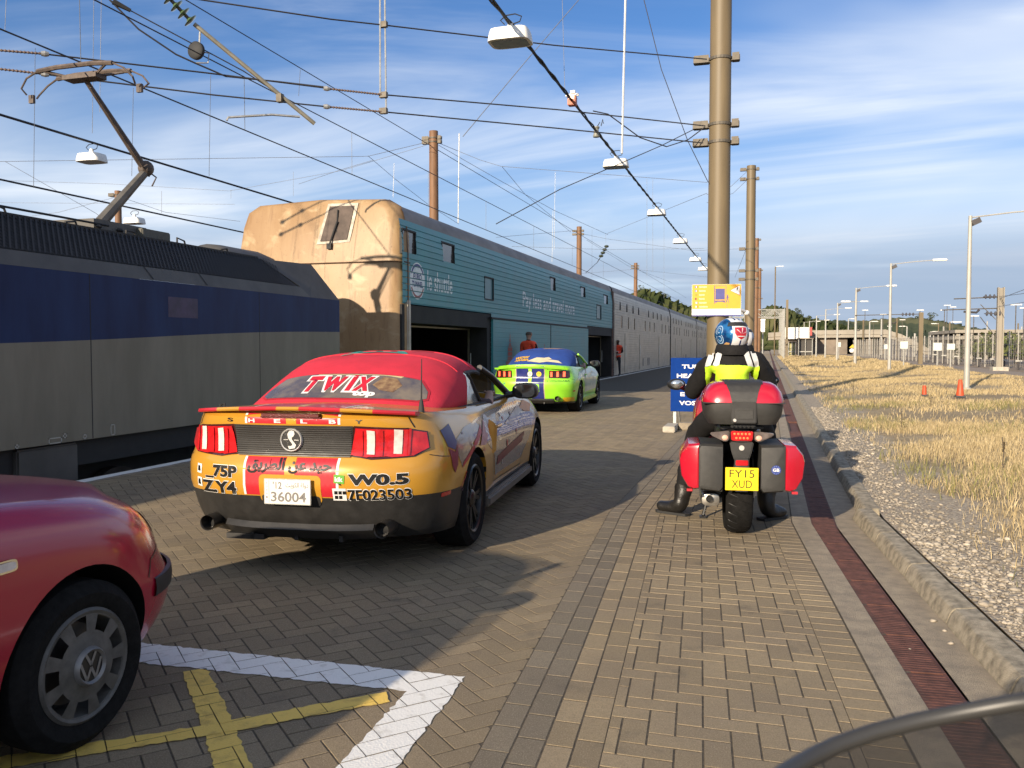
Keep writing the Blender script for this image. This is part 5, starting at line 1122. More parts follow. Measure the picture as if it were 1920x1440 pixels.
for px, py in top[3:]: x, z = fx(px), fz(py); rows.append([(x, .4, z-1), (x, .4, .1)])
mb.grid(rows); mb.build('ramp_wall', mat('dark ramp wall', (.07,.07,.085), .8), fly)
mb = MB(); mb.box(fx(1470), fx(1512), -8, -2, fz(636), fz(615)); hut = thing('white_hut', 'long white flat building with a red end above the flyover', 'building', (0, FY, 0)); mb.build('wall', mat('white cladding', (.68,.66,.60), .6), hut); mb = MB(); mb.box(fx(1512.2), fx(1518), -8, -2, fz(630), fz(615)); mb.build('red_end', mat('red cladding', (.42,.05,.04), .5), hut); mb = MB(); mb.box(fx(1470), fx(1514), -7, -3, .1, fz(636)); mb.build('base', M_flyd, hut)
# dark low sheds under the flyover
for k, (a, b, t_, y, lab) in enumerate(((1497, 1524, 634, 120, 'small dark open shed below the white building'), (1478, 1492, 640, 126, 'pale yellow hut left of the dark shed'))):
    x0, x1 = unproj(a, 640, 'y', y).x, unproj(b, 640, 'y', y).x; z = unproj(a, t_, 'y', y).z; t = thing('shed', lab, 'shed', (x0, y, .19)); w = x1-x0; z -= .19
    mb = MB(); mb.box(-.1, w+.1, -.1, 4, z-.12, z); mb.build('roof', M_flyd, t); mb = MB(); mb.box(0, w, .3, 3.9, 0, z-.12); mb.build('wall', mat('shed wall', (.06,.055,.05) if not k else (.36,.33,.16), .8), t)
    for x in (.05, w*.5, w-.05): mb = MB(); mb.tube([(x, 0, 0), (x, 0, z-.12)], .06, 6); mb.build('post', M_post, t)
    mb = MB(); mb.box(0, w, .0, .08, .5, .62); mb.build('rail', M_post, t)
# open concrete frame building at the right edge
y = 92.; bx = lambda px: unproj(px, 640, 'y', y).x; bz = lambda py: unproj(1860, py, 'y', y).z
t = thing('frame_building', 'grey open framed building at the right edge behind the fence', 'building', (bx(1795), y, .19)); w = bx(1990)-bx(1795)
mb = MB(); mb.box(-.3, w, -.4, 14, bz(636)-.2, bz(633)); mb.build('floor_slab', M_fly, t); mb = MB(); mb.box(-.3, w, -.4, 14, bz(622)-.3, bz(620)-.1); mb.build('roof', M_fly, t)
mb = MB(); mb.box(0, w, 5, 14, 0, bz(624)); mb.build('wall', mat('dim back wall', (.17,.16,.14), .9, var=.3, scale=.6), t)
for k in range(15):
    mb = MB(); x = k*w/14; mb.box(x-.12, x+.12, -.1, .2, 0, bz(621)-.25); mb.build('column', M_flyd if k % 2 else M_fly, t)
# catenary mast on the right with insulators
b = unproj(1873, 696, 'z', .19); t = thing('catenary_mast', 'grey lattice catenary mast at the right with insulators on its arms', 'mast', (b.x, b.y, .19)); zt = unproj(1875, 546, 'y', b.y).z
mb = MB()
for s in (-.12, .12): mb.box(s-.03, s+.03, -.13, .13, -.2, zt)
mb.box(-.09, .09, -.025, .025, -.2, zt-.03)
mb.build('shaft', M_fly, t); mb = MB(); mb.box(-.35, .35, -.35, .35, -.1, .22); mb.build('footing', M_cblk, t)
M_ins = mat('grey insulator', (.09,.09,.10), .4)
for (za, x1) in ((557, 1790), (578, 1768)):
    z = unproj(1870, za, 'y', b.y).z-.19; xe = unproj(x1, za, 'y', b.y).x-b.x; mb = MB(); mb.tube([(-.1, 0, z), (xe, .2, z-.05)], .03, 6); mb.build('arm', M_brk, t)
for (px, py) in ((1860, 556), (1862, 588)):
    z = unproj(px, py, 'y', b.y).z-.19; x = unproj(px, py, 'y', b.y).x-b.x; 
    mb = MB()
    for k in range(4): mb.ball((x-.28+k*.19, 0, z), (.06, .12, .12), 8, 6)
    mb.tube([(x-.4, 0, z), (x+.5, 0, z)], .025, 5); mb.build('insulator', M_ins, t)
mb = MB(); mb.tube([(-.9, 0, unproj(1862, 590, 'y', b.y).z-.3), (-.15, 0, .4+zt*.3)], .02, 5); mb.tube([(-.2, 0, zt*.62), (-.9, 0, zt*.8)], .02, 5); mb.build('stay', M_brk, t)
for k, (p, q_) in enumerate((((1875, 560), (1960, 528)), ((1872, 575), (1960, 560)), ((1876, 556), (1960, 545)))):
    wire([unproj(*p, 'y', b.y), unproj(*q_, 'y', b.y-14)], .012, 'thin line wire leaving the right hand catenary mast towards the viewer', M_wireg)
# slim poles with cross arm further back
for k, (px, pb, pt_, y) in enumerate(((1726, 682, 586, 64), (1475, 660, 562, 105))):
    b = unproj(px, 650, 'y', y); h = unproj(px, pt_, 'y', y).z-.19; t = thing('catenary_mast', ['brown slim mast with a long arm in the middle of the yard', 'slim grey mast right of the portal frames'][k], 'mast', (b.x, y, .19)); mb = MB(); mb.box(-.13, .13, -.13, .13, -.2, h); mb.build('shaft', M_mast, t)
    if k == 0: mb = MB(); mb.tube([(0, 0, h-.1), (-4.2, 0, h-.15)], .03, 6); mb.build('arm', M_brk, t); mb = MB(); [mb.ball((-.5-.22*j, 0, h-.11), (.07, .12, .12), 8, 6) for j in range(4)]; mb.build('insulator', M_ins, t)
# white boxes on posts
for k, (px, py, w, h, pb, y, lab) in enumerate(((1695, 647, 12, 12, 668, 58, 'pale square sign plate by the end of the flyover ramp'), (1758, 650, 13, 13, 672, 56, 'pale square sign plate left of the pair by the fence'), (1783, 650, 12, 10, 690, 50, 'pale square sign plate on a tall slim post, right of the pair'), (1573, 646, 6, 8, 670, 90, 'small pale sign before the concrete abutment'), (1660, 650, 7, 8, 668, 75, 'small pale sign right of the second lamp post'))):
    q = unproj(px, py, 'y', y); s = (y*1.02)/1600; t = thing('sign_plate', lab, 'sign', (q.x, y, .19), group='pale sign plates in the yard'); mb = MB(); mb.box(-w*s/2, w*s/2, -.03, .0, q.z-.19-h*s/2, q.z-.19+h*s/2); mb.build('plate', mat('pale plate', (.55,.57,.52), .6), t); mb = MB(); mb.tube([(0, .03, -.1), (0, .03, q.z-.19)], .04, 6); mb.build('post', M_post, t)
q = unproj(1604, 650, 'y', 66); t = thing('signal_unit', 'small yellow and white signal unit on the third lamp post', 'signal', (q.x, 68.9, q.z-.3), group=None); mb = MB(); mb.ball((0, -.15, .0), (.17, .10, .17), 12, 8); mb.build('lens_hood', M_lampw, t); mb = MB(); mb.add([(-.2, -.2, .22), (.2, -.2, .22), (.06, -.2, .48)], [(0, 1, 2)]); mb.add([(-.2, -.23, .22), (.2, -.23, .22), (.06, -.23, .48)], [(2, 1, 0)]); mb.build('yellow_plate', mat('yellow plate', (.6,.42,.02), .5), t)
# mesh fence along the far yard
fence = thing('yard_fence', 'low grey mesh fence of slim posts along the far yard', 'fence', (0, 0, 0)); pm = MB(); pm.tube([(0, 0, -.2), (0, 0, 2.1)], .045, 6); pme = pm.mesh('fence_post', mat('fence post', (.33,.31,.27), .6))
A, B = unproj(1600, 650, 'y', 118), unproj(1990, 650, 'y', 46); n = 46; mb = MB()
for k in range(n+1):
    p = A.lerp(B, k/n); link('fence_post', pme, fence, (p.x, p.y, .19))
    if k < n:
        q = A.lerp(B, (k+1)/n)
        for z in (.35, .85, 1.35, 1.95): mb.tube([(p.x, p.y, .19+z), (q.x, q.y, .19+z)], .014, 4)
        for j in range(4): m_ = p.lerp(q, j/4); mb.tube([(m_.x, m_.y, .3), (m_.x, m_.y, 2.1)], .012, 4)
o = mb.build('fence_mesh', mat('fence wire', (.20,.19,.17), .7), fence, weld=False); o['kind'] = 'stuff'
# little white bollard heads behind the fence
for k in range(9):
    px = 1730+k*22+rr.uniform(-5, 5); y = 70-k*2.5; q = unproj(px, 662+k*1.6, 'y', y); t = thing('ground_lamp', 'small white ground lamp beyond the mesh fence', 'lamp', (q.x, y, .19), group='ground lamps by the fence'); mb = MB(); mb.box(-.15, .15, -.1, .1, q.z-.28, q.z-.2); mb.build('lamp_head', M_post, t); mb = MB(); mb.tube([(0, 0, -.1), (0, 0, q.z-.2)], .05, 6); mb.build('post', M_cam, t)
# cones and weed stalk
M_cone = mat('orange cone plastic', (.55,.075,.02), .5, var=.12, scale=6)
for px, pb, pt_, lab in ((1733, 742, 722, 'small orange traffic cone in the dry grass, left one'), (1800, 744, 711, 'taller orange traffic cone beside the nearest lamp post')):
    g = unproj(px, pb, 'z', .16); h = unproj(px, pt_, 'y', g.y).z-.16; t = thing('traffic_cone', lab, 'cone', (g.x, g.y, .15), group='orange traffic cones'); mb = MB(); mb.lathe([(.0, h), (.035, h), (.045, h-.01), (h*.21, .06), (h*.21, .03)], 'z', n=20); mb.build('cone', M_cone, t, smooth=40); mb = MB(); mb.box(-h*.27, h*.27, -h*.27, h*.27, .0, .045); mb.build('base', M_cam, t, bev=.012)
g = unproj(1880, 868, 'z', .15); t = thing('weed', 'dark seeding weed stalk standing alone in the dry grass', 'weed', (g.x, g.y, .12)); h = unproj(1880, 823, 'y', g.y).z-.1; mb = MB(); mb.tube([(0, 0, 0), (.01, 0, h*.5), (-.01, 0, h)], .006, 5); mb.build('stem', M_trunk, t); V, F_ = leaf_cloud(60, (0, 0, h*.72), (.012, .012, h*.24), .012); link('seed_head', np_mesh('seed_head', V, F_, mat('seed brown', (.07,.05,.025), .9)), t)
for k, (px, py) in enumerate(((1745, 760), (1600, 735), (1690, 800))):
    g = unproj(px, py, 'z', .15); t = thing('weed', ['dry weed clump below the small cone', 'low dry weed clump near the kerb', 'dry weed clump in the middle of the grass'][k], 'weed', (g.x, g.y, .1)); V, F_ = leaf_cloud(40, (0, 0, .2), (.06, .06, .16), .014); link('leaves', np_mesh('leaves', V, F_, mat('weed olive', (.16,.13,.05), .9)), t); mb = MB(); mb.tube([(0, 0, 0), (0, .01, .3)], .006, 5); mb.build('stem', M_trunk, t)
# ------------------------------------------------------------------ cars
M_tyre = mat('tyre rubber', (.011,.0105,.010), .92, spec=.15, var=.3, scale=25, bump=.3); M_blackp = mat('black plastic', (.022,.021,.020), .48, var=.2, scale=12, rvar=.12); M_satin = mat('satin black', (.015,.015,.015), .35, var=.2, scale=8); M_rimb = mat('black rim', (.02,.019,.018), .3, metal=.3); M_seat = mat('dark upholstery', (.025,.022,.02), .8)
M_dullb = mat('dull badge', (.22,.21,.20), .4, metal=.4)
M_badge = mat('bright badge metal', (.60,.58,.54), .32, metal=.25)
M_chrome = mat('chrome', (.62,.61,.58), .16, metal=1., var=.05); M_redlens = mat('red lens', (.50,.012,.015), .16, var=.25, scale=14, coat=.5); M_clearl = mat('pale lens', (.66,.58,.52), .22, var=.15, scale=25, coat=.5); M_lampdark = mat('dark lamp surround', (.05,.012,.012), .2, coat=.5)
M_glassd = mat('tinted glass', (.03,.035,.035), .05, alpha=.55, coat=.3); M_black = mat('black vinyl print', (.010,.010,.010), .35); M_whitev = mat('white vinyl print', (.70,.69,.66), .4, var=.05)
def superq(a, n): return math.copysign(abs(a)**(2/n), a)
def body_shell(name, P, mats, mat_of):
    """closed car shell: wrapped sides from bumper to bumper, crowned top, flat floor. Half outline i, height level j."""
    NV = len(P['levels']); half = []
    nr, ns, nf = P.get('nr', 22), P.get('ns', 34), P.get('nf', 18)
    def ring(v):
        yr, yf, wk, Lr, Lf, er, ef = P['plan'](v); pts = []
        for i in range(nr):
            a = (math.pi/2)*(i/nr)**.8; x = superq(math.sin(a), er); y = yr+Lr*(1-superq(math.cos(a), er)); pts.append((x, y))
        for i in range(ns): pts.append((1, lerp(yr+Lr, yf-Lf, i/ns)))
        for i in range(nf+1):
            a = (math.pi/2)*(1-i/nf); pts.append((superq(math.sin(a), ef), yf-Lf*(1-superq(math.cos(a), ef))))
        return [(x*P['width'](y, v)*wk, y) for x, y in pts]
    rows = []
    for v in P['levels']:
        r = ring(v); rows.append([(x, y, P['z'](x, y, v)) for x, y in r])
    n = len(rows[0]); bm = bmesh.new(); G = {}
    def V(key, p):
        if key not in G: G[key] = bm.verts.new(p)
        return G[key]
    def face(ids):
        u = []
        for q in ids:
            if q not in u: u.append(q)
        if len(u) >= 3:
            try: return bm.faces.new(u)
            except ValueError: return None
    for s in (1, -1):
        def vid(j, i):
            p = rows[j][i]; ce = i in (0, n-1); return V((0 if ce else s, j, i), (0 if ce else s*p[0], p[1], p[2]))
        for j in range(NV-1):
            for i in range(n-1):
                q = [vid(j, i), vid(j, i+1), vid(j+1, i+1), vid(j+1, i)]; face(q if s > 0 else q[::-1])
        K = P.get('nk', 9)
        for (j, tag_, zf) in ((NV-1, 't', P['top']), (0, 'b', lambda x, y, e: e)):
            def tv(i, k):
                if k == 0: return vid(j, i)
                p = rows[j][i]; x = p[0]*(1-k/K); ce = (k == K) or i in (0, n-1)
                if i in (0, n-1): return vid(j, i)
                return V((0 if k == K else s, tag_, i, k), (0 if k == K else s*x, p[1], zf(x, p[1], p[2])))
            for i in range(n-1):
                for k in range(K):
                    q = [tv(i, k), tv(i+1, k), tv(i+1, k+1), tv(i, k+1)]; face(q if (s > 0) == (tag_ == 't') else q[::-1])
    bmesh.ops.remove_doubles(bm, verts=bm.verts, dist=1e-4); bmesh.ops.recalc_face_normals(bm, faces=bm.faces)
    me = bpy.data.meshes.new(name); bm.to_mesh(me); bm.free()
    for c in P['cuts']: me = boolean_cut(me, [c])
    me.materials.clear(); [me.materials.append(m_) for m_ in mats]
    for p in me.polygons: p.material_index = mat_of(p.center, p.normal)
    me.polygons.foreach_set('use_smooth', [True]*len(me.polygons)); me.set_sharp_from_angle(angle=R(P.get('sharp', 32))); me.name = name
    return me
def cyl_mesh(x0, x1, y, z, r, n=48):
    mb = MB(); mb.lathe([(r, x0), (r, x1)], 'x', (0, y, z), n, caps=True); return mb.mesh('cut', [])
def box_mesh(*a): mb = MB(); mb.box(*a); return mb.mesh('cut', [])
def wheel(parent, x, y, r, w, side, style, steer=0.):
    """a road wheel; x = outer face, side +1 right -1 left"""
    t = bpy.data.objects.new('wheel', None); COL.objects.link(t); t.parent = parent; t.location = (x, y, r); t.rotation_euler = (0, 0, (0 if side > 0 else math.pi)+steer)
    rr = style['rim']; mb = MB(); mb.lathe([(rr*.97, -w+.02), (rr+.02, -w), (r-.03, -w+.01), (r-.004, -w+.035), (r, -w*.5), (r-.004, -.035), (r-.03, -.008), (lerp(rr, r, .55), .004), (rr+.025, -.002), (rr+.004, -.014), (rr-.01, -.03)], 'x', n=56)
    k = 0
    mb.build('tyre', M_tyre, t, smooth=40)
    mb = MB(); mb.lathe([(rr+.004, -.012), (rr-.006, -.004), (rr-.022, -.012), (rr-.03, -.05), (rr-.04, -w+.03)], 'x', n=48); mb.lathe([(0, -.13), (rr-.035, -.13)], 'x', n=32, mi=1); mb.lathe([(.0, -.085), (rr*.72, -.085), (rr*.72, -.10), (0, -.10)], 'x', n=36, mi=2)
    mb.build('rim', [style['m'], M_rubber, mat('brake disc', (.12,.11,.10), .4, metal=.7)], t, smooth=40)
    if style['kind'] == 'spokes':
        for k in range(style['n']):
            a = 2*math.pi*k/style['n']; mb = MB()
            for da in (-.13, .13):
                c0, s0, c1, s1 = math.cos(a+da*.3), math.sin(a+da*.3), math.cos(a+da), math.sin(a+da)
                p0 = Vector((-.035, .045*c0, .045*s0)); p1 = Vector((-.022, (rr-.015)*c1, (rr-.015)*s1)); tn = Vector((0, -math.sin(a), math.cos(a)))
                vs = [p0-tn*.016, p0+tn*.016, p1+tn*.013, p1-tn*.013]; bk = [q+Vector((-.035, 0, 0)) for q in vs]; mb.add([*vs, *bk], [(0, 1, 2, 3), (4, 7, 6, 5), (0, 4, 5, 1), (1, 5, 6, 2), (2, 6, 7, 3), (3, 7, 4, 0)])
            mb.build('spoke', style['m'], t, weld=False)
        mb = MB(); mb.lathe([(0, -.012), (.045, -.014), (.065, -.03), (.065, -.07)], 'x', n=20); mb.build('hub', style['m'], t, smooth=40)
    else:
        mc = style['m']; n = 9; mb = MB(); seg = 9
        for k in range(n):
            for q in range(seg):
                a0 = 2*math.pi*(k+q/seg)/n; a1 = 2*math.pi*(k+(q+1)/seg)/n
                hole = .27 < (q+.5)/seg < .82
                def P_(a, r_): return (.010-.028*(r_/rr)**2+.006*math.cos(r_*30), r_*math.cos(a), r_*math.sin(a))
                for ra, rb in ((.05, .10), (.10, rr*.55), (rr*.55, rr*.62), (rr*.62, rr*.90), (rr*.90, rr*.94), (rr*.94, rr+.004)):
                    if hole and ra >= rr*.61 and rb <= rr*.905: continue
                    mb.add([P_(a0, ra), P_(a0, rb), P_(a1, rb), P_(a1, ra)], [(0, 1, 2, 3)])
        mb.build('hub_cap', mc, t, smooth=40)
        mb = MB(); mb.lathe([(.052, .012), (.060, .022), (.066, .014), (.07, .0)], 'x', n=28); mb.lathe([(0, .010), (.054, .010)], 'x', n=28, mi=1); mb.build('badge_ring', [M_dullb, M_black], t, smooth=40)
        def vw(p): return flat('badge_letter', poly_mesh(p), M_dullb, t, (.0125, 0, 0), (0, 1, 0), (0, 0, 1))
        def bar(a, b, w_=.0052): v = Vector(b)-Vector(a); q = Vector((-v.y, v.x)).normalized()*w_; return [tuple(Vector(a)-q), tuple(Vector(b)-q), tuple(Vector(b)+q), tuple(Vector(a)+q)]
        vw([bar((-.022, .046), (0, .006)), bar((.022, .046), (0, .006)), bar((-.046, .02), (-.020, -.046)), bar((-.020, -.046), (0, -.004)), bar((0, -.004), (.020, -.046)), bar((.020, -.046), (.046, .02))])
    return t
def paint_mat(name, col, flake=.0, rough=.28, dirt=.35):
    m, nt, b = new_mat(name); N = nt.nodes; L = nt.links; tc = N.new('ShaderNodeTexCoord')
    n = N.new('ShaderNodeTexNoise'); n.inputs['Scale'].default_value = 3.5; n.inputs['Detail'].default_value = 7; L.new(tc.outputs['Object'], n.inputs['Vector'])
    r = N.new('ShaderNodeMapRange'); r.inputs['From Min'].default_value = .4; r.inputs['From Max'].default_value = .8; r.inputs['To Max'].default_value = dirt; L.new(n.outputs['Fac'], r.inputs['Value'])
    x = N.new('ShaderNodeMix'); x.data_type = 'RGBA'; x.inputs['A'].default_value = col+(1,); x.inputs['B'].default_value = tuple(c*.72+.02 for c in col)+(1,); L.new(r.outputs[0], x.inputs['Factor']); L.new(x.outputs['Result'], b.inputs['Base Color'])
    b.inputs['Roughness'].default_value = rough; b.inputs['Metallic'].default_value = flake; b.inputs['Coat Weight'].default_value = .7; b.inputs['Coat Roughness'].default_value = .06
    r2 = N.new('ShaderNodeMapRange'); r2.inputs['To Min'].default_value = .02; r2.inputs['To Max'].default_value = .16; L.new(n.outputs['Fac'], r2.inputs['Value']); L.new(r2.outputs[0], b.inputs['Coat Roughness'])
    return m
# ---- the two convertibles share one shape
def must_plan(v):
    yr = curve([(0, -.92), (.10, -.985), (.22, -1.03), (.34, -1.065), (.42, -1.085), (.55, -1.085), (.62, -1.065), (.68, -1.03), (.80, -1.03), (.92, -1.05), (.97, -1.055), (1.0, -1.035)], v)
    yf = curve([(0, 3.50), (.2, 3.62), (.45, 3.66), (.7, 3.60), (.9, 3.50), (1, 3.40)], v)
    wk = curve([(0, .93), (.12, .965), (.30, .985), (.48, 1.0), (.66, .995), (.80, .965), (.90, .93), (.96, .905), (1.0, .875)], v)
    return yr, yf, wk, .62, .85, 2.85, 2.7
def must_w(y, v):
    w = curve([(-1.1, .90), (-.6, .915), (0, .935), (.5, .925), (1.1, .905), (2.0, .91), (2.7, .93), (3.3, .90), (3.7, .86)], y)
    return w
def must_zt(y): return curve([(-1.1, 1.02), (-.8, 1.022), (-.4, 1.008), (.2, .985), (1.2, .965), (2.0, .965), (2.5, .93), (3.1, .86), (3.5, .76), (3.7, .70)], y)
def must_z(x, y, v):
    z0 = curve([(-1.1, .245), (-.5, .22), (0, .20), (2.6, .19), (3.6, .22)], y); return lerp(z0, must_zt(y), v)
def must_top(x, y, e): return e+.055*(1-(x/.80)**2)*(1 if y > -.4 else .75)
SOFT_Z = [(-.46, 1.022), (-.42, 1.035), (-.34, 1.075), (-.20, 1.155), (-.06, 1.235), (.06, 1.292), (.2, 1.338), (.4, 1.378), (.7, 1.402), (1.0, 1.400), (1.25, 1.375), (1.40, 1.345)]
def soft_point(y, phi):
    """point on the soft top: y station, phi 0 (right belt) .. pi (left belt)"""
    zt = curve(SOFT_Z, y); w = curve([(-.46, .70), (-.2, .735), (.2, .745), (.7, .725), (1.1, .69), (1.40, .655)], y); zb = curve([(-.46, .985), (0, .975), (1.4, .96)], y)
    n = curve([(-.46, 3.4), (0, 3.0), (.4, 3.2), (1.4, 3.6)], y); c = math.cos(phi); x = w*superq(c, n); z = zb+(zt-zb)*superq(math.sin(phi), n)
    return (x, y+.16*abs(x/w)**3*(1 if y < .1 else max(0, 1-(y-.1)/.4)), z)
MUST = {}
def must_meshes():
    P = dict(levels=[0, .05, .10, .16, .22, .28, .34, .355, .42, .49, .56, .62, .66, .70, .75, .80, .85, .90, .94, .97, .99, 1.0], plan=must_plan, width=must_w, z=must_z, top=must_top, nr=26, nk=10,
             cuts=[cyl_mesh(.58, 1.2, 0, .345, .372), cyl_mesh(-1.2, -.58, 0, .345, .372), cyl_mesh(.58, 1.2, 2.72, .345, .372), cyl_mesh(-1.2, -.58, 2.72, .345, .372), box_mesh(-.66, .66, .25, 1.98, .42, 1.3)])
    def mo(c, n):
        if abs(c.x) < .661 and .249 < c.y < 1.981 and c.z < .93 and c.z > .41: return 2
        if (abs(c.x) < .82 and min(math.hypot(c.y, c.z-.345), math.hypot(c.y-2.72, c.z-.345)) < .373): return 2
        if c.z < .26: return 2
        if c.y < -.36 and c.z < .512+.0: return 1
        if c.z < .30+.03*max(0, 1-abs(c.y-1.3)): return 1
        return 0
    MUST['body'] = body_shell('body', P, [], mo); MUST['bvh'] = bvh_of(MUST['body'])
    # soft top grid with a hole where the windows are
    mb = MB(); ysr = [p[0] for p in SOFT_Z]; ysr = sorted(set(list(np.linspace(-.46, 1.40, 40)))); rows = []
    for y in ysr:
        n = 40
        a0 = 0 if y < .22 else (math.pi/2)*min(1, .0+ (curve([(.22, .0), (.40, .40), (.55, .50), (1.4, .50)], y)))
        # phi where the roof edge begins: above the side windows beyond y = .22
        lim = lerp(0, .50, min(1, max(0, (y-.47)/.17)))
        rows.append([soft_point(y, lim+(math.pi-2*lim)*k/n) for k in range(n+1)])
    mb.grid(rows); me = mb.mesh('soft_top', [], smooth=60)
    bm = bmesh.new(); bm.from_mesh(me); g = bmesh.ops.solidify(bm, geom=bm.faces[:], thickness=.018); bm.to_mesh(me); bm.free(); MUST['soft'] = me
    me2 = mb.mesh('x', []); MUST['sbvh'] = bvh_of(me2)
must_meshes()
def recolor(me, mats):
    m = me.copy(); ix = [p.material_index for p in me.polygons]; m.materials.clear(); [m.materials.append(q) for q in mats]; m.polygons.foreach_set('material_index', ix); return m
def person_seated(parent_thing_loc, rz, label, shirt, arm_out, group=None, sc=1., skin=(.36,.20,.13)):
    """driver seen through the side window: continuous torso, head and arms"""
    t = thing('person', label, 'person', parent_thing_loc, rz, group, sc)
    nd = {'pel': ((0, 0, .50), (.16, .13)), 'sp': ((0, -.06, .70), (.155, .12)), 'ch': ((0, -.08, .90), (.17, .12)), 'nk': ((0, -.07, 1.06), .06), 'hd0': ((0, -.05, 1.14), .075), 'hd': ((0, -.03, 1.22), .095), 'hd2': ((0, -.03, 1.28), .07),
          'sr': ((.17, -.07, .99), .075), 'er': ((.34, .12, .88), .055), 'wr': ((.30, .40, .90), .035), 'hr': ((.28, .46, .91), .036), 'sl': ((-.17, -.07, .99), .075), 'el': ((-.28, .14, .80), .055), 'wl': ((-.18, .42, .88), .035), 'hl': ((-.15, .48, .89), .036),
          'hpr': ((.10, .05, .48), .10), 'kr': ((.14, .5, .58), .08), 'hpl': ((-.10, .05, .48), .10), 'kl': ((-.14, .5, .58), .08)}
    if arm_out: nd['er'] = ((.40, .16, .93), .055); nd['wr'] = ((.36, .40, 1.0), .036); nd['hr'] = ((.35, .46, 1.02), .038)
    ed = [('pel', 'sp'), ('sp', 'ch'), ('ch', 'nk'), ('nk', 'hd0'), ('hd0', 'hd'), ('hd', 'hd2'), ('ch', 'sr'), ('sr', 'er'), ('er', 'wr'), ('wr', 'hr'), ('ch', 'sl'), ('sl', 'el'), ('el', 'wl'), ('wl', 'hl'), ('pel', 'hpr'), ('hpr', 'kr'), ('pel', 'hpl'), ('hpl', 'kl')]
    me = skin_body(nd, ed, 'pel'); me.materials.append(mat('skin', skin, .55)); me.materials.append(mat('shirt cloth', shirt, .85, bump=.3)); me.materials.append(mat('dark trousers', (.03,.03,.035), .85))
    for p in me.polygons: c = p.center; p.material_index = 2 if c.z < .62 and c.y > -.2 and abs(c.x) < .22 and c.z < .60 else (0 if c.z > 1.06 or (c.y > .17) else 1)
    link('body', me, t); mb = MB(); mb.ball((0, -.05, 1.245), (.10, .115, .115), 14, 10); hm = mb.mesh('hair', mat('dark hair', (.015,.012,.010), .7), smooth=60)
    bm = bmesh.new(); bm.from_mesh(hm); bmesh.ops.delete(bm, geom=[v for v in bm.verts if v.co.y > .005 and v.co.z < 1.29], context='VERTS'); bm.to_mesh(hm); bm.free(); link('hair', hm, t)
    for s in (-1, 1):
        hx, hy, hz = nd['hr' if s > 0 else 'hl'][0]
        for f in range(4):
            mb = MB(); x = hx+(f-1.5)*.017; mb.tube([(x, hy, hz), (x*1.0, hy+.045, hz+.008), (x, hy+.07, hz-.012)], [.009, .008, .007], 6); mb.build('finger', me.materials[0], t, smooth=60)
        mb = MB(); mb.tube([(hx-s*.02, hy-.02, hz), (hx-s*.05, hy+.02, hz+.01), (hx-s*.06, hy+.045, hz)], [.011, .009, .008], 6); mb.build('thumb', me.materials[0], t, smooth=60)
    mb = MB(); mb.ball((0, .068, 1.21), (.014, .022, .022), 8, 6); mb.build('nose', me.materials[0], t, smooth=60)
    for s in (-1, 1): mb = MB(); mb.ball((s*.092, -.03, 1.21), (.014, .025, .035), 8, 6); mb.build('ear', me.materials[0], t, smooth=60)
    return t
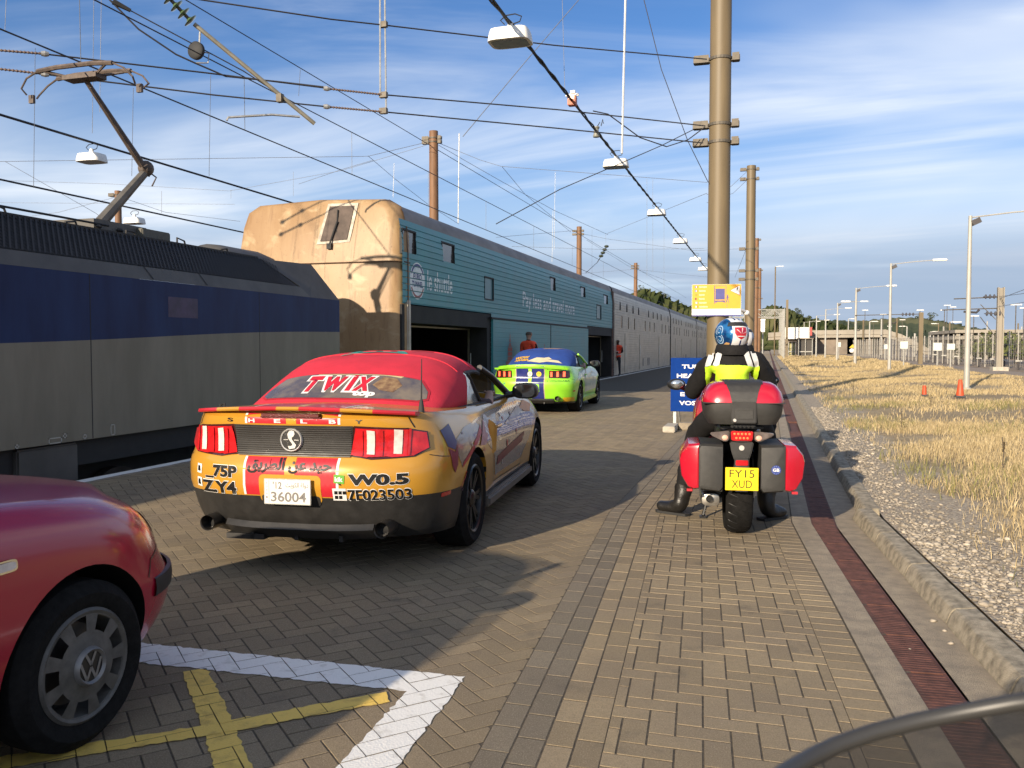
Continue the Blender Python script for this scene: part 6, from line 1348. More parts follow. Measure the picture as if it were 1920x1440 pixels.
def mustang(label, loc, rz, sc, col, soft_col, style):
    t = thing('convertible_car', label, 'car', loc, rz, 'convertibles queueing for the train', sc); bvh = MUST['bvh']; sb = MUST['sbvh']
    Mp = paint_mat(style['paint'], col, flake=style.get('flake', 0), rough=.32)
    body = link('body', recolor(MUST['body'], [Mp, style.get('low', M_blackp), M_satin]), t)
    Ms = mat(style['softname'], soft_col, .85, var=.10, scale=5, bump=.5, bscale=160)
    soft = link('soft_top', recolor(MUST['soft'], [Ms]), t)
    mb = MB()
    for y in (.42, .95): mb.tube([tuple(Vector(soft_point(y, a))+Vector((0, 0, .002))) for a in np.linspace(.55, math.pi-.55, 24)], .006, 5)
    mb.build('soft_top_seam', Ms, soft)
    back = lambda nm, me, m, off=.0025, cut=.035, par=body: decal(nm, me, m, par, bvh, (0, -2.2, 0), (1, 0, 0), (0, 0, 1), off, cut)
    def rnd(x0, x1, y0, y1, r, n=5):
        p = []
        for cx, cy, a0 in ((x1-r, y1-r, 0), (x0+r, y1-r, 90), (x0+r, y0+r, 180), (x1-r, y0+r, 270)): p += [(cx+r*math.cos(R(a0+90*i/n)), cy+r*math.sin(R(a0+90*i/n))) for i in range(n+1)]
        return p
    P_ = poly_mesh
    # racing stripes over bumper and deck
    sc1, sc2 = style['stripe'], style['pin']
    for x0, x1, m, off in ((-.30, -.035, sc1, .002), (.035, .30, sc1, .002), (-.318, -.302, sc2, .0022), (.302, .318, sc2, .0022), (-.033, .033, style['mid'], .0018)):
        zb_ = .515 if style['kind'] == 'a' else .32
        if style['kind'] == 'b': back('racing_stripe', P_([[(x0, .74), (x1, .74), (x1, 1.0), (x0, 1.0)]]), m, off)
        back('racing_stripe', P_([[(x0, zb_), (x1, zb_), (x1, .752), (x0, .752)]]), m, off); back('racing_stripe', P_([[(x0, .962), (x1, .962), (x1, 1.0), (x0, 1.0)]]), m, off)
        decal('racing_stripe', P_([[(x0, -1.03), (x1, -1.03), (x1, -.50), (x0, -.50)]]), m, body, bvh, (0, 0, 3), (1, 0, 0), (0, 1, 0), off, .04)
        decal('racing_stripe', P_([[(x0, 2.05), (x1, 2.05), (x1, 3.5), (x0, 3.5)]]), m, body, bvh, (0, 0, 3), (1, 0, 0), (0, 1, 0), off, .06)
    # tail lamps: dark surround, red lens, pale bars
    lampL = style['lamps']
    for s in (-1, 1):
        sh = [(.365, .765), (.40, .955), (.70, .935), (.795, .905), (.815, .80), (.74, .752), (.50, .742)] if style['kind'] == 'a' else [(.40, .775), (.41, .935), (.80, .925), (.815, .79), (.78, .765)]
        sh = [(s*a, b) for a, b in sh][::s]; cx = sum(p[0] for p in sh)/len(sh); cz = sum(p[1] for p in sh)/len(sh)
        lamp_ = back('tail_lamp', P_([sh]), M_lampdark, .006); inn = [(cx+(a-cx)*.95, cz+(b-cz)*.90) for a, b in sh]
        if style['kind'] == 'a':
            back('lens', P_([inn]), M_redlens, .016, .03, lamp_)
            for u in (.475, .625): back('reverse_bar', P_([[(s*u, .775), (s*(u+.045), .772), (s*(u+.045), .925), (s*u, .932)][::s]]), M_clearl, .022, .03, lamp_)
            for u in (.44, .555, .70): back('lens_rib', P_([[(s*u, .765), (s*(u+.012), .765), (s*(u+.012), .93), (s*u, .93)][::s]]), M_redlens, .024, .03, lamp_)
        else:
            for u in (.455, .58, .705): back('lens', P_([[(s*(u-.045), .785), (s*(u+.045), .785), (s*(u+.045), .925), (s*(u-.045), .925)][::s]]), M_lampdark, .015, .03, lamp_); back('lit_bar', P_([[(s*(u-.025), .80), (s*(u+.018), .80), (s*(u+.018), .91), (s*(u-.025), .91)][::s]]), M_lit, .019, .03, lamp_)
    # finned panel between the lamps
    if style['kind'] == 'a':
        pan_ = back('tail_panel', P_([[(-.375, .758), (.375, .758), (.395, .955), (-.395, .955)]]), M_blackp, .010)
        for k in range(13):
            z = .772+k*.0138; pts = [(x, z) for x in np.linspace(-.385, .385, 25)]; mb = MB(); q = []
            for x, zz in pts: h = bvh.ray_cast(Vector((x, -2.5, zz)), Vector((0, 1, 0)), 3); q.append(h[0]+Vector((0, -.014, 0)))
            mb.tube(q, .0036, 4); mb.build('fin', mat('grey fin', (.05,.048,.045), .35) if k == 0 else bpy.data.materials['grey fin'], pan_)
    # round badge
    h = bvh.ray_cast(Vector((0, -2.5, .862)), Vector((0, 1, 0)), 3)[0]; bo = h+Vector((0, -.014, 0)); Rb = .074 if style['kind'] == 'a' else .058
    mb = MB(); mb.lathe([(Rb*.86, -.014), (Rb*.93, -.018), (Rb, -.010), (Rb, .014)], 'y', tuple(bo), 36); bd = mb.build('badge', M_badge, t, smooth=40); mb = MB(); mb.lathe([(0, -.010), (Rb*.88, -.010)], 'y', tuple(bo), 36); mb.build('badge_face', M_black if style['kind'] == 'a' else M_whitev, bd)
    if style['kind'] == 'a':
        sn = [(-.012, -.052), (.022, -.046), (.030, -.028), (.018, -.012), (.006, .002), (.004, .014), (.014, .020), (.022, .034), (.018, .050), (.004, .056), (-.012, .050), (-.022, .034), (-.018, .012), (-.006, -.006), (.004, -.018), (.008, -.028), (-.002, -.034), (-.020, -.034)]
        k = 1.1; flat('snake_emblem', P_([[(a*k, b*k) for a, b in sn]]), M_badge, bd, bo+Vector((0, -.013, 0)), (1, 0, 0), (0, 0, 1)); [flat('emblem_bar', P_([q]), M_badge, bd, bo+Vector((0, -.012, 0)), (1, 0, 0), (0, 0, 1)) for q in ([(-.05, .0), (-.02, .0), (-.02, .004), (-.05, .004)], [(.02, -.002), (.05, -.002), (.05, .002), (.02, .002)])]; flat('emblem_text', fit_mesh(text_mesh('SVT'), -.018, .018, .057, .065), M_chrome, bd, bo+Vector((0, -.013, 0)), (1, 0, 0), (0, 0, 1))
    else: flat('emblem', fit_mesh(text_mesh('73', bold=.03), -.028, .028, -.03, .03), mat('emblem green', (.1,.25,.06), .5), bd, bo+Vector((0, -.012, 0)), (1, 0, 0), (0, 0, 1))
    # decklid spoiler with red tips
    if style['kind'] == 'a':
        secs = []
        for x in np.linspace(-.745, .745, 41):
            u = abs(x)/.745; h = bvh.ray_cast(Vector((x*.985, -1.02+.26*u**3, 2)), Vector((0, 0, -1)), 2)[0]; yb = -1.055+.24*u**3; zb = lerp(1.062, 1.024, u**2.2)
            secs.append((x, yb, zb, h.z if h else .98))
        mb = MB(); mi = []
        rows = [[(x, y-.055, z-.002), (x, y-.045, z+.010), (x, y+.02, z+.008), (x, y+.13, z-.020), (x, y+.13, z-.032), (x, y+.01, z-.020), (x, y-.05, z-.012)] for x, y, z, zz in secs]
        nr_ = len(rows); vs = [p for r_ in rows for p in r_]; fs = []; ms = []
        for i in range(nr_-1):
            for j in range(7): fs.append((i*7+j, i*7+(j+1) % 7, (i+1)*7+(j+1) % 7, (i+1)*7+j)); xm = abs((secs[i][0]+secs[i+1][0])/2); ms.append(1 if xm > .54 or .06 < xm < .33 else (0 if xm > .33 else 0))
        fs += [tuple(range(7)), tuple((nr_-1)*7+j for j in range(7))[::-1]]; ms += [1, 1]
        mb.add(vs, fs, ms); sp_ = mb.build('spoiler', [Mp, style['stripe']], t, smooth=40)
        for x in (-.15, .15): mb = MB(); y = -1.0+.08*abs(x); mb.box(x-.05, x+.05, y, y+.08, .97, 1.045); mb.build('spoiler_foot', Mp, sp_)
        mb = MB(); mb.box(-.19, .19, -1.075, -1.035, 1.008, 1.026); mb.box(-.20, .20, -1.065, -1.02, .999, 1.008); mb.build('brake_light_slot', mat('dark red slot', (.10,.01,.01), .3), t)
        for ch, x, m in zip('SHELBY', (-.43, -.27, -.092, .085, .27, .43), (M_chrome, M_whitev, M_whitev, M_whitev, M_whitev, M_chrome)): back('letter', fit_mesh(text_mesh(ch, bold=.03), x-.022, x+.022, .968, .992), m, .004)
    else:
        mb = MB(); mb.grid([[(x, -1.07+.11*(abs(x)/.8)**3+dy, 1.0+dz-.03*(abs(x)/.8)**2) for dy, dz in ((0, -.02), (-.02, .015), (.12, .012))] for x in np.linspace(-.8, .8, 25)]); mb.build('spoiler', Mp, t, smooth=40)
    # number plate in its recess
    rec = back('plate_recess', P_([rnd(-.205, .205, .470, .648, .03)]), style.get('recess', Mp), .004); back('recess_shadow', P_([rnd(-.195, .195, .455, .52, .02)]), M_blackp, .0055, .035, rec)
    pl = MB(); pl.box(-.155, .155, -1.118, -1.112, .468, .628); plate = pl.build('number_plate', mat('plate white', (.66,.66,.62), .4, var=.05), t, bev=.004)
    pf = lambda nm, me, m: flat(nm, me, m, plate, (0, -1.1185, 0), (1, 0, 0), (0, 0, 1))
    fr_ = .004; pf('plate_border', P_([[(-.152, .471), (.152, .471), (.152, .471+fr_), (-.152, .471+fr_)], [(-.152, .621), (.152, .621), (.152, .621+fr_), (-.152, .621+fr_)], [(-.152, .475), (-.152+fr_, .475), (-.152+fr_, .621), (-.152, .621)], [(.152-fr_, .475), (.152, .475), (.152, .621), (.152-fr_, .621)]]), M_galv)
    Mpk = mat('plate ink', (.16,.15,.14), .5); a, b = style['plate']
    pf('plate_text', fit_mesh(text_mesh(a, bold=.02), -.095, -.035, .565, .610), Mpk); pf('plate_text', fit_mesh(text_mesh(b, bold=.022), -.108, .125, .485, .548), Mpk)
    pf('plate_text', fit_mesh(text_mesh(arabic('دولة الكويت'), bold=.012), -.01, .14, .568, .608), Mpk)
    for k, ch in enumerate('KUWAIT'): pf('plate_text', fit_mesh(text_mesh(ch), -.140, -.130, .594-k*.022, .606-k*.022), Mpk)
    pf('plate_rule', P_([[(-.122, .478), (-.119, .478), (-.119, .618), (-.122, .618)]]), Mpk)
    # exhausts, diffuser fins
    for s in (-1, 1):
        if style['kind'] == 'b' and s < 0 and 0: continue
        mb = MB(); mb.lathe([(.043, .0), (.047, -.01), (.050, -.014), (.050, .16), (.040, .16), (.040, .0)], 'y', (s*.585, -1.035, .318 if style['kind'] == 'a' else .345), 24); mb.lathe([(0, .06), (.041, .06)], 'y', (s*.585, -1.035, .318 if style['kind'] == 'a' else .345), 24, mi=1); mb.build('exhaust_tip', [mat('sooty steel', (.10,.09,.08), .3, metal=.8) if s < 0 else bpy.data.materials.get('sooty steel'), M_black], t, smooth=40)
    mb = MB(); rows = [[(x, -1.03+.16*(abs(x)/.62)**3, .335), (x, -1.055+.16*(abs(x)/.62)**3, .30), (x, -.98+.16*(abs(x)/.62)**3, .232), (x, -.7, .225)] for x in np.linspace(-.50, .50, 21)]; mb.grid(rows); 
    for k in (-.3, 0, .3): mb.box(k-.012, k+.012, -1.0, -.8, .222, .26)
    mb.box(-.48, -.22, -1.0, -.85, .215, .25); mb.build('diffuser', M_blackp, t, smooth=40)
    # glass, pillars, mirrors, seats
    gl = M_glassd; mb = MB(); rows = []
    for k in range(9):
        u = k/8; rows.append([(lerp(.60, .70, u)*c_, lerp(1.39, 2.06, u)+.10*(1-c_*c_)*u+.05*(1-c_*c_), lerp(1.265, .985, u)+.065*(1-u*.5)*(1-c_*c_)) for c_ in np.linspace(-1, 1, 13)])
    mb.grid(rows); mb.build('windscreen', gl, t, smooth=60)
    for s in (-1, 1):
        mb = MB(); mb.tube([(s*.625, 1.37, 1.255), (s*.67, 1.62, 1.175), (s*.74, 2.08, .985)], [.028, .03, .032], 8); mb.build('pillar', Mp if style['kind'] == 'b' else M_satin, t, smooth=50)
        mb = MB(); q = [(s*.735, .46, .992), (s*.745, .84, .988), (s*.71, .70, 1.19), (s*.685, .58, 1.235)]; q2 = [(a-s*.012, b, c) for a, b, c in q]; mb.add([*q, *q2], [(0, 1, 2, 3), (4, 7, 6, 5), (0, 4, 5, 1), (1, 5, 6, 2), (2, 6, 7, 3), (3, 7, 4, 0)]); mb.build('quarter_window', mat('sky reflecting glass', (.42,.44,.45), .06, metal=.85) if s < 0 else bpy.data.materials['sky reflecting glass'], t)
        mb = MB(); mb.tube([(s*.745, .16, .985), (s*.76, 1.0, .972), (s*.765, 2.0, .985)], .011, 6); mb.tube([(s*.75, .86, 1.0), (s*.70, .66, 1.22)], .014, 6); mb.tube([(s*q[0], q[1], q[2]-.012) for q in [soft_point(y_, .49) for y_ in (.62, .8, 1.0, 1.2, 1.39)]], .018, 6); mb.build('window_seal', M_rubber, t)
        mb = MB(); rows = []
        for k, (yy, f) in enumerate(((1.72, .75), (1.735, .95), (1.80, 1.0), (1.87, .8), (1.90, .45))): rows.append([(s*(.965+.12*f*superq(math.cos(a), 2.8)), yy+.02*math.cos(a), 1.035+.075*f*superq(math.sin(a), 2.8)) for a in np.linspace(0, 2*math.pi, 20, endpoint=False)])
        mb.grid(rows, closev=True); mb.add(rows[0], [tuple(range(20))]); mb.add(rows[-1], [tuple(range(20))]); mr = mb.build('wing_mirror', M_satin if style['kind'] == 'a' else M_blackp, t, smooth=45); mb = MB(); mb.tube([(s*.78, 1.80, .99), (s*.88, 1.80, 1.01)], .03, 8); mb.build('mirror_stalk', M_satin, mr)
        flat('mirror_glass', P_([[(s*(.965+.095*superq(math.cos(a), 2.8)), 1.035+.058*superq(math.sin(a), 2.8)) for a in np.linspace(0, 2*math.pi, 20, endpoint=False)]]), mat('mirror', (.1,.1,.1), .05, metal=.9) if s < 0 else bpy.data.materials['mirror'], mr, (0, 1.716, 0), (1, 0, 0), (0, 0, 1))
        mb = MB(); x = s*.36; mb.box(x-.24, x+.24, .75, 1.30, .43, .62); mb.box(x-.24, x+.24, .58, .80, .55, 1.10, M=Matrix.Translation((0, 0, 0))); mb.box(x-.13, x+.13, .60, .72, 1.12, 1.26); mb.build('seat', M_seat, t, bev=.04)
    for s in (-1, 1):
        wheel(t, s*.925, 0, .345, .27, s, dict(rim=.245, kind='spokes', n=7, m=M_rimb)); wheel(t, s*.915, 2.72, .345, .25, s, dict(rim=.245, kind='spokes', n=7, m=M_rimb), 0.0)
    # door outline, seams, side marker, sill
    side = lambda nm, me, m, off=.0025, cut=.05: decal(nm, me, m, body, bvh, (2.5, 0, 0), (0, 1, 0), (0, 0, 1), off, cut)
    def seam(pts, w=.004): 
        ps = []
        for a, b in zip(pts[:-1], pts[1:]): v = Vector(b)-Vector(a); q = Vector((-v.y, v.x)).normalized()*w; ps.append([tuple(Vector(a)-q), tuple(Vector(b)-q), tuple(Vector(b)+q), tuple(Vector(a)+q)])
        return P_(ps)
    side('door_seam', seam([(.62, .96), (.60, .55), (.70, .36), (1.9, .34), (2.0, .50), (1.98, .95)]), M_black)
    for s_ in (-1, 1): back('deck_seam', seam([(s_*.70, 1.0), (s_*.735, .935)], .003), M_black)
    back('bumper_seam', seam([(-.86, .70), (-.80, .742)], .002), M_black); back('bumper_seam', seam([(.815, .76), (.90, .73)], .002), M_black)
    side('side_marker', P_([rnd(-.72, -.60, .478, .505, .01)]), M_redlens, .004)
    hd = MB(); hd.tube([(.915, .70, .80), (.925, .72, .80), (.925, .86, .80), (.915, .88, .80)], .014, 6); hd.build('door_handle', Mp, t)
    return t, body, soft, back, side, sb, Mp
M_lit = mat('lit red bar', (.9,.10,.04), .3, emit=1.6)
M_redst = mat('red stripe vinyl', (.46,.018,.028), .38, var=.10, scale=6, coat=.3); M_goldst = mat('gold paint strip', (.50,.255,.022), .35, coat=.4)
CA = R(5.5)
t, body, soft, back, side, sb, Mp = mustang('gold convertible with red soft top, lettered tail and red racing stripes', (-2.89, 5.63, 0), CA, .985, (.53,.265,.025), (.54,.018,.040),
    dict(paint='gold car paint', flake=.12, softname='red soft top cloth', stripe=M_redst, pin=M_whitev, mid=M_goldst, kind='a', lamps=None, plate=("'12", '36004')))
gold = t
P_ = poly_mesh
def T_(s, x0, x1, z0, z1, m, off=.004, **k): return back('lettering', fit_mesh(text_mesh(s, **k), x0, x1, z0, z1), m, off)
def outlined(s, x0, x1, z0, z1, m, mo, grow=.004, bold=.05, **k):
    T_(s, x0-grow, x1+grow, z0-grow, z1+grow, mo, .0035, bold=bold+.018, **k); T_(s, x0, x1, z0, z1, m, .0055, bold=bold, **k)
outlined('_75P', -.615, -.362, .606, .690, M_black, M_whitev, bold=.045); outlined('Z.Y4', -.650, -.370, .512, .592, M_black, M_whitev, bold=.045)
outlined('W0.5', .375, .725, .592, .662, M_black, M_whitev, bold=.05); outlined('7F023503', .372, .735, .497, .567, M_black, M_whitev, bold=.022)
outlined(arabic('حيد عن الطريق'), -.285, .27, .655, .745, M_black, mat('dark red edge', (.16,.01,.015), .5), grow=.003, bold=.03)
back('messenger_badge', P_([[(.288, .606), (.352, .600), (.356, .654), (.290, .658)]]), mat('badge green', (.10,.33,.03), .4), .004); T_('kik', .296, .346, .614, .644, M_whitev, .006, bold=.04)
back('badge_tail', P_([[(.31, .602), (.33, .602), (.335, .588)]]), M_black, .004)
for a in range(3):
    for b in range(2): back('app_mark', P_([[(.288+a*.026, .505+b*.03), (.309+a*.026, .505+b*.03), (.311+a*.026, .527+b*.03), (.290+a*.026, .527+b*.03)]]), M_black if a < 2 or b else M_whitev, .0045)
back('app_mark_ground', P_([[(.278, .495), (.362, .495), (.362, .572), (.278, .572)]]), M_whitev, .0035)
for z in (.63, .545): back('ghost_sticker', P_([[(-.700, z), (-.655, z-.004), (-.652, z+.055), (-.696, z+.058)]]), M_whitev, .004); back('ghost_mark', P_([[(-.690, z+.012), (-.664, z+.010), (-.667, z+.045), (-.685, z+.047)]]), M_black, .006)
# rear window with the sticker across it
Mwin = mat('rear window film', (.19,.155,.115), .22, col2=(.085,.075,.085), scale=4, lo=.40, hi=.60, coat=.5)
sdec = lambda nm, me, m, off, par=None, cut=.03: decal(nm, me, m, par or soft, sb, (0, -1.4, 1.9), (1, 0, 0), Vector((0, .62, .785)), off, cut, 5)
# window outline in x and in distance along the tilted plane
def to_plane(p): d = Vector(p)-Vector((0, -1.4, 1.9)); return (d.x, d.dot(Vector((0, .62, .785))))
def win_pt(x, y): 
    h = sb.ray_cast(Vector((x, y, 3)), Vector((0, 0, -1)), 4); return to_plane(h[0])
ol = []
for u in np.linspace(-1, 1, 21): ol.append(win_pt(.565*u, -.335+.075*abs(u)**3))
ol += [win_pt(.615, -.20), win_pt(.60, -.12)]
for u in np.linspace(1, -1, 21): ol.append(win_pt(.52*u, -.055+.03*abs(u)**4))
ol += [win_pt(-.60, -.12), win_pt(-.615, -.20)]
rim_ = [(a*1.025, b+(.012 if b > sum(p[1] for p in ol)/len(ol) else -.012)) for a, b in ol]
rw = sdec('rear_window', P_([ol]), Mwin, .006); sdec('window_border', P_([rim_]), mat('red border cloth', (.36,.012,.025), .8), .0035)
wz0, wz1 = win_pt(0, -.335)[1], win_pt(0, -.055)[1]
M_twred = mat('sticker red', (.50,.015,.03), .35); wv = lambda f: lerp(wz0, wz1, f)
def stick(s, x0, x1, f0, f1, m, off, **k): return sdec('lettering', fit_mesh(text_mesh(s, **k), x0, x1, wv(f0), wv(f1)), m, off, rw)
stick('T', -.315, -.165, .17, .93, M_whitev, .008, bold=.10, shear=.2); stick('T', -.295, -.185, .23, .88, M_twred, .011, bold=.07, shear=.2)
for ch, a, b, f0, f1 in (('W', -.17, .01, .27, .86), ('I', .015, .085, .27, .86), ('X', .07, .215, .27, .86)):
    stick(ch, a-.012, b+.012, f0-.06, f1+.06, M_whitev, .008, bold=.10, shear=.1); stick(ch, a+.01, b-.01, f0, f1, M_twred, .011, bold=.07, shear=.1)
sdec('dot', P_([[(.035, wv(.90)), (.06, wv(.93)), (.085, wv(.90)), (.06, wv(.86))]]), M_twred, .011, rw)
stick('top', .095, .265, .02, .30, M_whitev, .009, bold=.06)
sdec('caramel_splash', P_([[(.21, wv(.55)), (.26, wv(.88)), (.36, wv(.86)), (.42, wv(.6)), (.38, wv(.3)), (.28, wv(.35))]]), mat('chocolate print', (.14,.075,.04), .4, col2=(.30,.20,.10), scale=20), .0075, rw)
sdec('cream_edge', P_([[(-.25, wv(.97)), (.40, wv(.97)), (.385, wv(.90)), (.28, wv(.945)), (-.25, wv(.945))]]), mat('cream print', (.50,.42,.22), .4), .0075, rw)
# green five pointed star on the roof
st = []
for k in range(10): a = R(90+36*k+10); r_ = .46 if k % 2 == 0 else .19; st.append((-.05+r_*math.cos(a), .75+r_*1.0*math.sin(a)))
sti = [(-.05+(a+.05)*.62, .75+(b-.75)*.62) for a, b in st]; n = len(st)
decal('star', P_([[st[i], st[(i+1) % n], sti[(i+1) % n], sti[i]] for i in range(n)]), mat('green star', (.02,.26,.20), .6), soft, sb, (0, 0, 3), (1, 0, 0), (0, 1, 0), .004, .06)
# side graphics: shield, cobra fan, red streaks and spatter
M_gr = mat('dusty violet vinyl', (.17,.10,.13), .4); M_side_red = mat('side red vinyl', (.40,.03,.04), .4); M_pale = mat('pale side vinyl', (.42,.36,.33), .35, col2=(.25,.19,.17), scale=6, coat=.4)
side('flank_sky_reflection', P_([[(-.55, .80), (-.2, .88), (.6, .92), (1.9, .93), (2.6, .86), (3.0, .72), (2.4, .70), (2.35, .62), (1.9, .40), (.75, .40), (.62, .60), (.2, .78), (-.1, .76), (-.38, .62)]]), mat('brown grey flank reflection', (.23,.17,.13), .25, col2=(.33,.25,.19), scale=2.2, coat=.6, detail=7), .0022)  # grey-brown sky reflection painted as colour over the gold flank
side('shield_blue', P_([[(-.66, .90), (-.50, .93), (-.46, .80), (-.53, .76), (-.62, .79)]]), mat('shield blue', (.045,.045,.14), .4), .004); side('shield_red', P_([[(-.62, .78), (-.53, .745), (-.46, .79), (-.49, .66), (-.55, .61), (-.60, .66)]]), mat('shield crimson', (.20,.02,.04), .4), .0042)
for k, q in enumerate([[(-.40, .62), (-.36, .66), (.28, .86), (.24, .80)], [(-.42, .48), (-.38, .50), (.02, .78), (-.06, .76)], [(.75, .48), (1.9, .56), (2.0, .64), (.8, .55)], [(1.2, .78), (1.9, .88), (2.2, .86), (1.5, .74)], [(.1, .72), (.40, .88), (.55, .84), (.3, .70)]]): side('streak', P_([q]), (M_side_red, M_side_red, mat('maroon vinyl', (.16,.02,.025), .4), M_pale, mat('pinkish vinyl', (.42,.20,.20), .4))[k], .0048+k*.0006)
for k in range(26): y, z = random.uniform(-.5, 2.4), random.uniform(.42, .9); r_ = random.uniform(.008, .028); side('spatter', P_([[(y+r_*random.uniform(.6, 1.3)*math.cos(a), z+r_*random.uniform(.6, 1.3)*math.sin(a)) for a in np.linspace(0, 6.28, 7)[:-1]]]), random.choice((M_side_red, M_gr, M_pale)), .0058+k*.0001)
for k in range(9): a = R(25+k*16); side('fan_scale', P_([[(.52+.05*math.cos(a), .74+.07*math.sin(a)), (.52+.05*math.cos(a+.2), .74+.07*math.sin(a+.2)), (.52+.15*math.cos(a+.2), .74+.17*math.sin(a+.2)), (.52+.15*math.cos(a), .74+.17*math.sin(a))]]), M_whitev, .0075)
side('orange_flame', P_([[(2.0, .86), (2.3, .92), (2.6, .86), (2.4, .80), (2.15, .82)]]), mat('flame orange', (.55,.2,.04), .4), .0075)
ss = MB(); ss.box(.86, .935, .42, 2.32, .20, .285); ss.build('side_skirt', mat('grey skirt', (.12,.105,.09), .35), t, bev=.02)
# rear quarter scoop
sc_ = MB(); sc_.add([(.905, .50, .88), (.93, .60, .84), (.93, .56, .60), (.90, .46, .66), (.94, .66, .80), (.94, .62, .62)], [(0, 3, 2, 1), (1, 2, 5, 4)]); sc_.build('side_scoop', Mp, t)
# antenna on the right rear wing
h = MUST['bvh'].ray_cast(Vector((.74, -.72, 2)), Vector((0, 0, -1)), 2)[0]; mb = MB(); mb.lathe([(.022, -.01), (.020, .01), (.012, .07), (.005, .085)], 'z', tuple(h), 12); mb.tube([tuple(h+Vector((0, 0, .07))), tuple(h+Vector((.0, .01, .34)))], [.0055, .003], 6); mb.build('antenna', M_rubber, t)
mb = MB(); mb.tube([(-.74, -.62, .985), (-.74, -.60, 1.04), (-.71, -.60, 1.05), (-.70, -.62, .985)], .008, 6); mb.build('lead_loop', M_rubber, t)
dv = gold.matrix_world if 0 else Matrix.Translation(gold.location) @ Matrix.Rotation(CA, 4, 'Z'); p = dv @ Vector((.36*.985, .92*.985, 0)); person_seated(tuple(p), CA, 'person in dark shirt sitting in the gold convertible with an arm on the door', (.05,.03,.03), True)
# the green convertible ahead
M_navyst = mat('navy stripe vinyl', (.022,.030,.16), .22, coat=.6); M_pinst = mat('lime pin stripe', (.36,.72,.05), .35); M_pinkpin = mat('pink pin stripe', (.45,.25,.25), .4)
t, body, soft, back, side, sb, Mp = mustang('bright green convertible with blue soft top and navy racing stripes ahead', (-4.83, 18.28, 0), R(2.7), .985, (.30,.74,.030), (.015,.055,.26),
    dict(paint='lime green car paint', softname='blue soft top cloth', stripe=M_navyst, pin=M_pinkpin, mid=M_pinst, kind='b', lamps=None, plate=('12', '5065'), low=paint_mat('lime lower', (.30,.74,.03))))
Mdk = mat('dark green script', (.02,.07,.03), .4)
T2 = lambda s, x0, x1, z0, z1, m, off=.004, **k: back('lettering', fit_mesh(text_mesh(s, **k), x0, x1, z0, z1), m, off)
T2(arabic('تكفى'.replace('ى', 'ي')), -.70, -.40, .955, .985, Mdk, bold=.02); T2(arabic('سلوم'), .36, .72, .955, .985, Mdk, bold=.02)
T2('WOODABA', .42, .82, .700, .725, Mdk, .005, bold=.02); T2(arabic('طب'), -.70, -.55, .60, .70, mat('blue script', (.02,.08,.2), .4), bold=.03)
back('dot', P_([[(.38+.012*math.cos(a), .712+.012*math.sin(a)) for a in np.linspace(0, 6.28, 9)[:-1]]]), Mdk, .005)
sm = [(.19+.055*math.cos(a), .86+.055*math.sin(a)) for a in np.linspace(0, 6.28, 21)[:-1]]; back('smiley', P_([sm]), mat('smiley yellow', (.72,.55,.03), .4), .005)
back('smiley_face', P_([[(.165, .868), (.178, .868), (.178, .882), (.165, .882)], [(.20, .868), (.213, .868), (.213, .882), (.20, .882)], [(.16, .845), (.19, .832), (.22, .845), (.19, .840)]]), M_black, .007)
back('lower_yellow', P_([[(.68, .27), (.90, .27), (.90, .36), (.68, .36)]]), mat('amber strip', (.62,.36,.02), .4), .004)
M_wave = mat('cream print vinyl', (.62,.53,.34), .5)
sdec = lambda nm, me, m, off, par=None, cut=.03: decal(nm, me, m, par or soft, sb, (0, -1.4, 1.9), (1, 0, 0), Vector((0, .62, .785)), off, cut, 5)
sdec('splash', P_([[(-.25, wv(.25)), (-.05, wv(.75)), (.12, wv(.70)), (.22, wv(.80)), (.30, wv(.55)), (.20, wv(.5)), (.45, wv(.42)), (.55, wv(.12)), (.2, wv(.18)), (.05, wv(.05))]]), M_wave, .006)
for s_, f0, f1 in (('WOW', .62, .95), ('ARABIA', .30, .58)): sdec('lettering', fit_mesh(text_mesh(s_, bold=.06, shear=.2), -.55, -.22, wv(f0), wv(f1)), mat('amber lettering', (.62,.36,.04), .5), .008)
decal('roof_print', P_([[(-.05, .45), (.3, .5), (.42, .8), (.25, 1.0), (-.02, .85)]]), mat('tan roof print', (.40,.24,.12), .6), soft, sb, (0, 0, 3), (1, 0, 0), (0, 1, 0), .004, .06)
side('mint_wrap', P_([[(-.45, .70), (-.1, .88), (.6, .92), (2.2, .93), (2.9, .80), (2.4, .70), (2.3, .42), (.7, .40), (.6, .6), (.2, .78), (-.2, .72)]]), mat('pale mint wrap', (.36,.52,.40), .28, col2=(.52,.60,.55), scale=4, coat=.5, detail=7), .0022)
for k in range(14): y, z = random.uniform(-.3, 1.9), random.uniform(.5, .86); l = random.uniform(.1, .3); side('brush_mark', P_([[(y, z), (y+.03, z+.01), (y+l, z+random.uniform(-.12, .12)), (y+l*.5, z-.02)]]), random.choice((M_wave, mat('mint mark', (.22,.45,.28), .4), M_whitev)), .004+k*.0002)
ss = MB(); ss.box(.86, .935, .42, 2.32, .20, .285); ss.build('side_skirt', mat('yellow green skirt', (.45,.5,.04), .35), t, bev=.02)
p = Matrix.Translation((-4.83, 18.28, 0)) @ Matrix.Rotation(R(2.7), 4, 'Z') @ Vector((.40, .95, 0)); person_seated(tuple(p), R(2.7), 'person driving the green convertible with a forearm out of the window', (.20,.14,.12), True)
